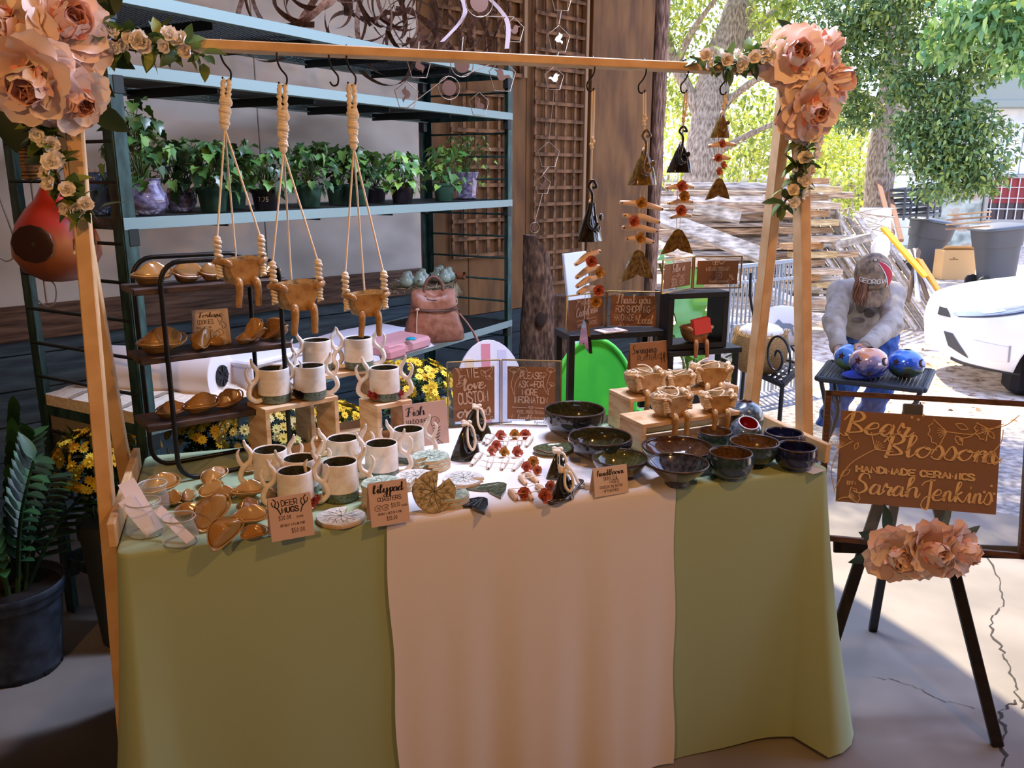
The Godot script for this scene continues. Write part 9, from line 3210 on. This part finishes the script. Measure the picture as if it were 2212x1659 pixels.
func make_misc() -> void:
	# folding chair with a striped towel and a green plastic chair behind the table
	var t := thing("towel_chair", "round-backed chair draped with a pink and white striped towel behind the table", "chair", V(0.33, 0.0, -0.95))
	t.basis = facing(V(-0.15, 0, 1))
	var pc := Vector3(0.3177, 0.7535, -1.056)
	var back := func(t2: Node3D, mid: Vector3, w: float, h: float, m: Material, thick: float, called: String) -> void:
		var q := PackedVector2Array()
		for i in 21:
			var a := PI * i / 20
			q.append(Vector2(cos(a) * w / 2, -h * 0.2 + sin(a) * h * 0.75))
		q.append(Vector2(-w * 0.5, -h * 0.5))
		q.append(Vector2(w * 0.5, -h * 0.5))
		var s := Shape.new()
		s.prism(q, -thick, thick)
		obj(called, s, m, t2, Transform3D(Basis(V(1, 0, 0), -0.12), mid))
	t.position = V(pc.x, 0, pc.z)
	back.call(t, V(0, pc.y - 0.05, 0), 0.27, 0.30, flat("e8e4f0", 0.9), 0.012, "towel")
	for i in 3:
		var s := Shape.new()
		var sx := -0.075 + i * 0.062
		var sy := -0.065 + 0.222 * sqrt(1.0 - pow((absf(sx) + 0.018) / 0.135, 2))
		s.box(V(0.034, sy + 0.15, 0.0015), V(sx, (sy - 0.15) / 2, 0.0128), 0.0)
		obj("towel_stripe", s, flat(["e8d0b8", "d98a9c", "d4cce8"][i], 0.9), t, Transform3D(Basis(V(1, 0, 0), -0.12), V(0, pc.y - 0.05, 0)))
	var legs := func(t2: Node3D, hex: String) -> void:
		for x in [-0.19, 0.19]:
			for z in [0.0, 0.4]:
				var s := Shape.new()
				s.tube([V(x * 0.9, pc.y - 0.1 if z == 0.0 else 0.44, 0.0 + z * 0.0 if z == 0.0 else 0.36), V(x, 0, -0.06 if z == 0.0 else 0.40)], 0.012, 8)
				obj("leg", s, flat(hex, 0.5), t2)
		var s := Shape.new()
		s.box(V(0.40, 0.025, 0.40), V(0, 0.445, 0.18), 0.01)
		obj("seat", s, flat(hex, 0.5), t2)
	legs.call(t, "d8d4dc")
	var gc := Vector3(0.6154, 0.7837, -0.7507)
	t = thing("green_chair", "bright green plastic chair with a rounded back behind the bowls", "chair", V(gc.x, 0, gc.z))
	t.basis = facing(V(-0.25, 0, 1))
	var gm := flat("4ecb46", 0.35)
	back.call(t, V(0, gc.y - 0.06, 0), 0.30, 0.34, gm, 0.012, "back")
	var ss := Shape.new()
	var rim := []
	for i in 21:
		var a := PI * i / 20
		rim.append(V(cos(a) * 0.15, -0.068 + sin(a) * 0.255, 0.012))
	ss.tube(rim, 0.009, 8)
	obj("back_rim", ss, flat("5cd452", 0.35), t, Transform3D(Basis(V(1, 0, 0), -0.12), V(0, gc.y - 0.06, 0)))
	legs.call(t, "46b840")
	# driftwood log standing by the brown wall
	t = thing("driftwood_log", "tall rough driftwood log standing by the brown wall behind the rack's right post", "log", Vector3(1.007, 0, -2.369))
	var s := Shape.new()
	var r := []
	var ly: float = Vector3(0.9786, 1.161, -2.465).y
	for i in 36:
		var k := i / 35.0
		var ring := []
		for j in 22:
			var a := TAU * j / 22
			var q := lerpf(0.105, 0.078, k) * (1.0 + 0.13 * sin(a * 2 + k * 5) + 0.07 * sin(a * 5 + k * 14) + rnd(-0.02, 0.02))
			ring.append(V(cos(a) * q - 0.035 * k, k * ly * (1.0 if j < 16 else 1.0 - 0.03 * k) - (0.10 * k if cos(a) > 0.2 else 0.0) * k * k, -sin(a) * q))
		r.append(ring)
	s.rows(r, true, true, true)
	var lg := grain("6a5240", ["35271d", "6a5240", "9a8068"], V(6, 1.6, 6), 0.95, 0.03, 0.0, 0.8)
	obj("trunk", s, lg, t)
	s = Shape.new()
	r = []
	for i in 24:
		var k := i / 23.0
		var ring := []
		for j in 14:
			var a := TAU * j / 14
			var q := lerpf(0.05, 0.06, k) * (1.0 + 0.15 * sin(a * 3 + k * 6) + rnd(-0.03, 0.03))
			ring.append(V(cos(a) * q + 0.11, k * ly * 0.72, -sin(a) * q + 0.02))
		r.append(ring)
	s.rows(r, true, true, true)
	obj("side_limb", s, lg, t)
	s = Shape.new()
	s.blob(V(-0.045, ly * 0.62, 0.095), V(0.028, 0.04, 0.012), 12, 8)
	obj("knot", s, flat("2a1c12", 0.95), t)
	# pale board leaning beside it
	var pb := Vector3(0.8073, 1.153, -1.435)
	s = Shape.new()
	s.bar(V(pb.x + 0.10, 0.01, pb.z + 0.12), pb, 0.115, 0.02, 0.003, V(0.2, 0, 1))
	tag(obj("white_board", s, flat("d4dee8", 0.6)), "tall narrow white board leaning up behind the leftmost fish chime", "board")
	# rusty metal ribbons coiled on top of the rack
	t = thing("rusty_ribbons", "tangle of rusty flat metal ribbons lying on the top shelf of the rack", "metal scrap", sp(-0.8, 1.955, 0.25))
	var tc := t.position
	for i in 95:
		s = Shape.new()
		var c := sp(rnd(-1.35, 0.10), 2.08 + rnd(-0.05, 0.18), rnd(0.0, 0.45)) - tc
		var q := []
		var ax := V(rnd(-1, 1), rnd(-1, 1), rnd(-0.6, 0.6)).normalized()
		var ay := ax.cross(V(rnd(-0.5, 0.5), rnd(-0.5, 0.5), 1)).normalized()
		var rr := rnd(0.10, 0.26)
		var a0 := rnd(0, TAU)
		for k in 14:
			var a := a0 + k * 0.17
			q.append(c + ax * cos(a) * rr + ay * sin(a) * rr * 0.8)
		var nn := ax.cross(ay)
		var rows := []
		for k in q.size():
			var d: Vector3 = nn * 0.013
			rows.append([q[k] + d, q[k] - d])
		s.rows(rows, false)
		obj("ribbon", s, grain("7a5a4c" if i % 3 else "b09a94", ["5a3c30", "8a6a5a", "a88c80"], V(8, 8, 8), 0.55, 0.03, 0.4), t)
	# bird mobiles
	var rust := flat("5c4034", 0.6, 0.3)
	var wire := flat("8a7a6c", 0.4, 0.7)
	var bird := PackedVector2Array([Vector2(-0.9, 0.15), Vector2(-0.5, 0.05), Vector2(-0.2, -0.35), Vector2(0.2, -0.45), Vector2(0.5, -0.2), Vector2(0.6, 0.2), Vector2(0.95, 0.35), Vector2(0.62, 0.45), Vector2(0.4, 0.62), Vector2(0.1, 0.5), Vector2(-0.1, 0.15), Vector2(-0.6, 0.35)])
	var pent := [V(0, 1, 0), V(0.9, 0.3, 0), V(0.55, -0.9, 0), V(-0.55, -0.9, 0), V(-0.9, 0.3, 0), V(0, 1, 0)]
	var mobile := func(label: String, top: Vector3, list: Array) -> void:
		var t2 := thing("bird_mobile", label, "mobile", top)
		var prev := Vector3.ZERO
		for w in list:
			var c: Vector3 = w[0] - top
			var k: float = w[1]
			var s2 := Shape.new()
			s2.tube([prev, c + V(0, k * 1.6, 0)], 0.0016, 5)
			obj("wire", s2, wire, t2)
			prev = c + V(0, -k * 1.4, 0)
			s2 = Shape.new()
			var pts := []
			if w[2] == "disc":
				for i in 19:
					pts.append(c + V(cos(TAU * i / 18) * k * 1.5, sin(TAU * i / 18) * k * 1.5, 0))
			else:
				for q in pent:
					pts.append(c + q * k * 1.5)
			s2.tube(pts, 0.0016, 5, false)
			obj("hoop", s2, wire, t2)
			s2 = Shape.new()
			if w[2] == "disc":
				s2.tube([c + V(0, 0, -0.0015), c + V(0, 0, 0.0015)], k, 22)
			elif w[2] != "none":
				var q := PackedVector2Array()
				for p in bird:
					q.append(Vector2(p.x * k * w[3], p.y * k).rotated(w[4]))
				s2.prism(q, -0.0015, 0.0015)
				for i in s2.v.size():
					s2.v[i] += c
			if s2.v.size():
				obj("bird" if w[2] != "disc" else "disc", s2, flat("d8d4cc", 0.5) if w[2] == "white" else rust, t2)
	mobile.call("metal bird mobile with two pale birds in wire pentagons before the lattice panel", Vector3(0.5722, 2.149, -1.013), [[Vector3(0.5629, 2.064, -0.9939), 0.03, "none", 1.0, 0.0], [Vector3(0.5436, 1.925, -0.9638), 0.030, "white", -0.7, -1.1], [Vector3(0.5188, 1.794, -0.9376), 0.026, "white", 0.9, 0.2], [Vector3(0.5178, 1.542, -0.9803), 0.030, "none", 1.0, 0.0], [Vector3(0.4899, 1.438, -0.9622), 0.022, "rust", 1.0, -0.2], [Vector3(0.4524, 1.291, -0.936), 0.012, "disc", 1.0, 0.0]])
	mobile.call("rusty metal mobile of birds and discs hanging across the rack's right end", Vector3(0.019, 1.871, -0.7945), [[Vector3(0.0139, 1.802, -0.7781), 0.028, "rust", 1.0, -1.5], [Vector3(-0.0089, 1.72, -0.8726), 0.028, "rust", 1.0, 1.3], [Vector3(0.135, 1.747, -0.8872), 0.024, "disc", 1.0, 0.0]])
	mobile.call("rusty metal mobile with a disc and a leaf-shaped bird under the beam", Vector3(0.149, 1.885, -0.7561), [[Vector3(0.1401, 1.802, -0.7373), 0.024, "disc", 1.0, 0.0], [Vector3(0.3184, 1.79, -0.8931), 0.034, "rust", -1.0, -0.3], [Vector3(0.2674, 1.708, -0.9967), 0.026, "rust", 1.0, -1.2]])
	mobile.call("dark metal mobile with a round medal and a bird above the beam", Vector3(0.2333, 2.102, -0.8938), [[Vector3(0.2335, 2.009, -0.8694), 0.030, "disc", 1.0, 0.0], [Vector3(0.3658, 1.938, -0.9163), 0.026, "rust", 1.0, 0.2]])
	for w in [[Vector3(0.1937, 2.08, -1.009), Vector3(0.1118, 1.886, -0.8768), 0.16, "left"], [Vector3(0.273, 2.066, -0.9798), Vector3(0.3236, 1.872, -0.8588), 0.12, "right"]]:
		s = Shape.new()
		var q := curve([w[0], w[0].lerp(w[1], 0.5) + V(w[2] * 0.3, 0, 0.02), w[1]], 6)
		var rows := []
		for p in q:
			rows.append([p + V(0.006, 0, 0.006), p - V(0.006, 0, 0.006)])
		s.rows(rows, false)
		var ob := obj("metal_band", s, flat("b8a4a4", 0.4, 0.4))
		tag(ob, "curved pale metal band hanging above the beam, %s of the dark round medal" % w[3], "band", "curved metal bands above the beam")
	# dark coat over a chair, mostly unseen at lower left, sized to shade cloth
	s = Shape.new()
	var rows2 := []
	var cc := V(-1.30, 0, 0.66)
	for i in 19:
		var k := i / 18.0
		var ring := []
		for j in 36:
			var a := TAU * j / 36
			var q := lerpf(0.26, 0.07, pow(k, 1.1)) * (1.0 + (0.07 * sin(a * 7) + 0.04 * sin(a * 12 + 1)) * (1 - k))
			ring.append(V(cc.x - 0.06 * k + cos(a) * q * 1.1, 0.004 + k * 0.92, cc.z - sin(a) * q))
		rows2.append(ring)
	s.rows(rows2, true, false, true)
	tag(obj("dark_coat", s, grain("1c1c26", ["101018", "24242e"], V(4, 4, 4), 0.95)), "dark coat draped over a narrow chair back at the lower left corner", "coat")
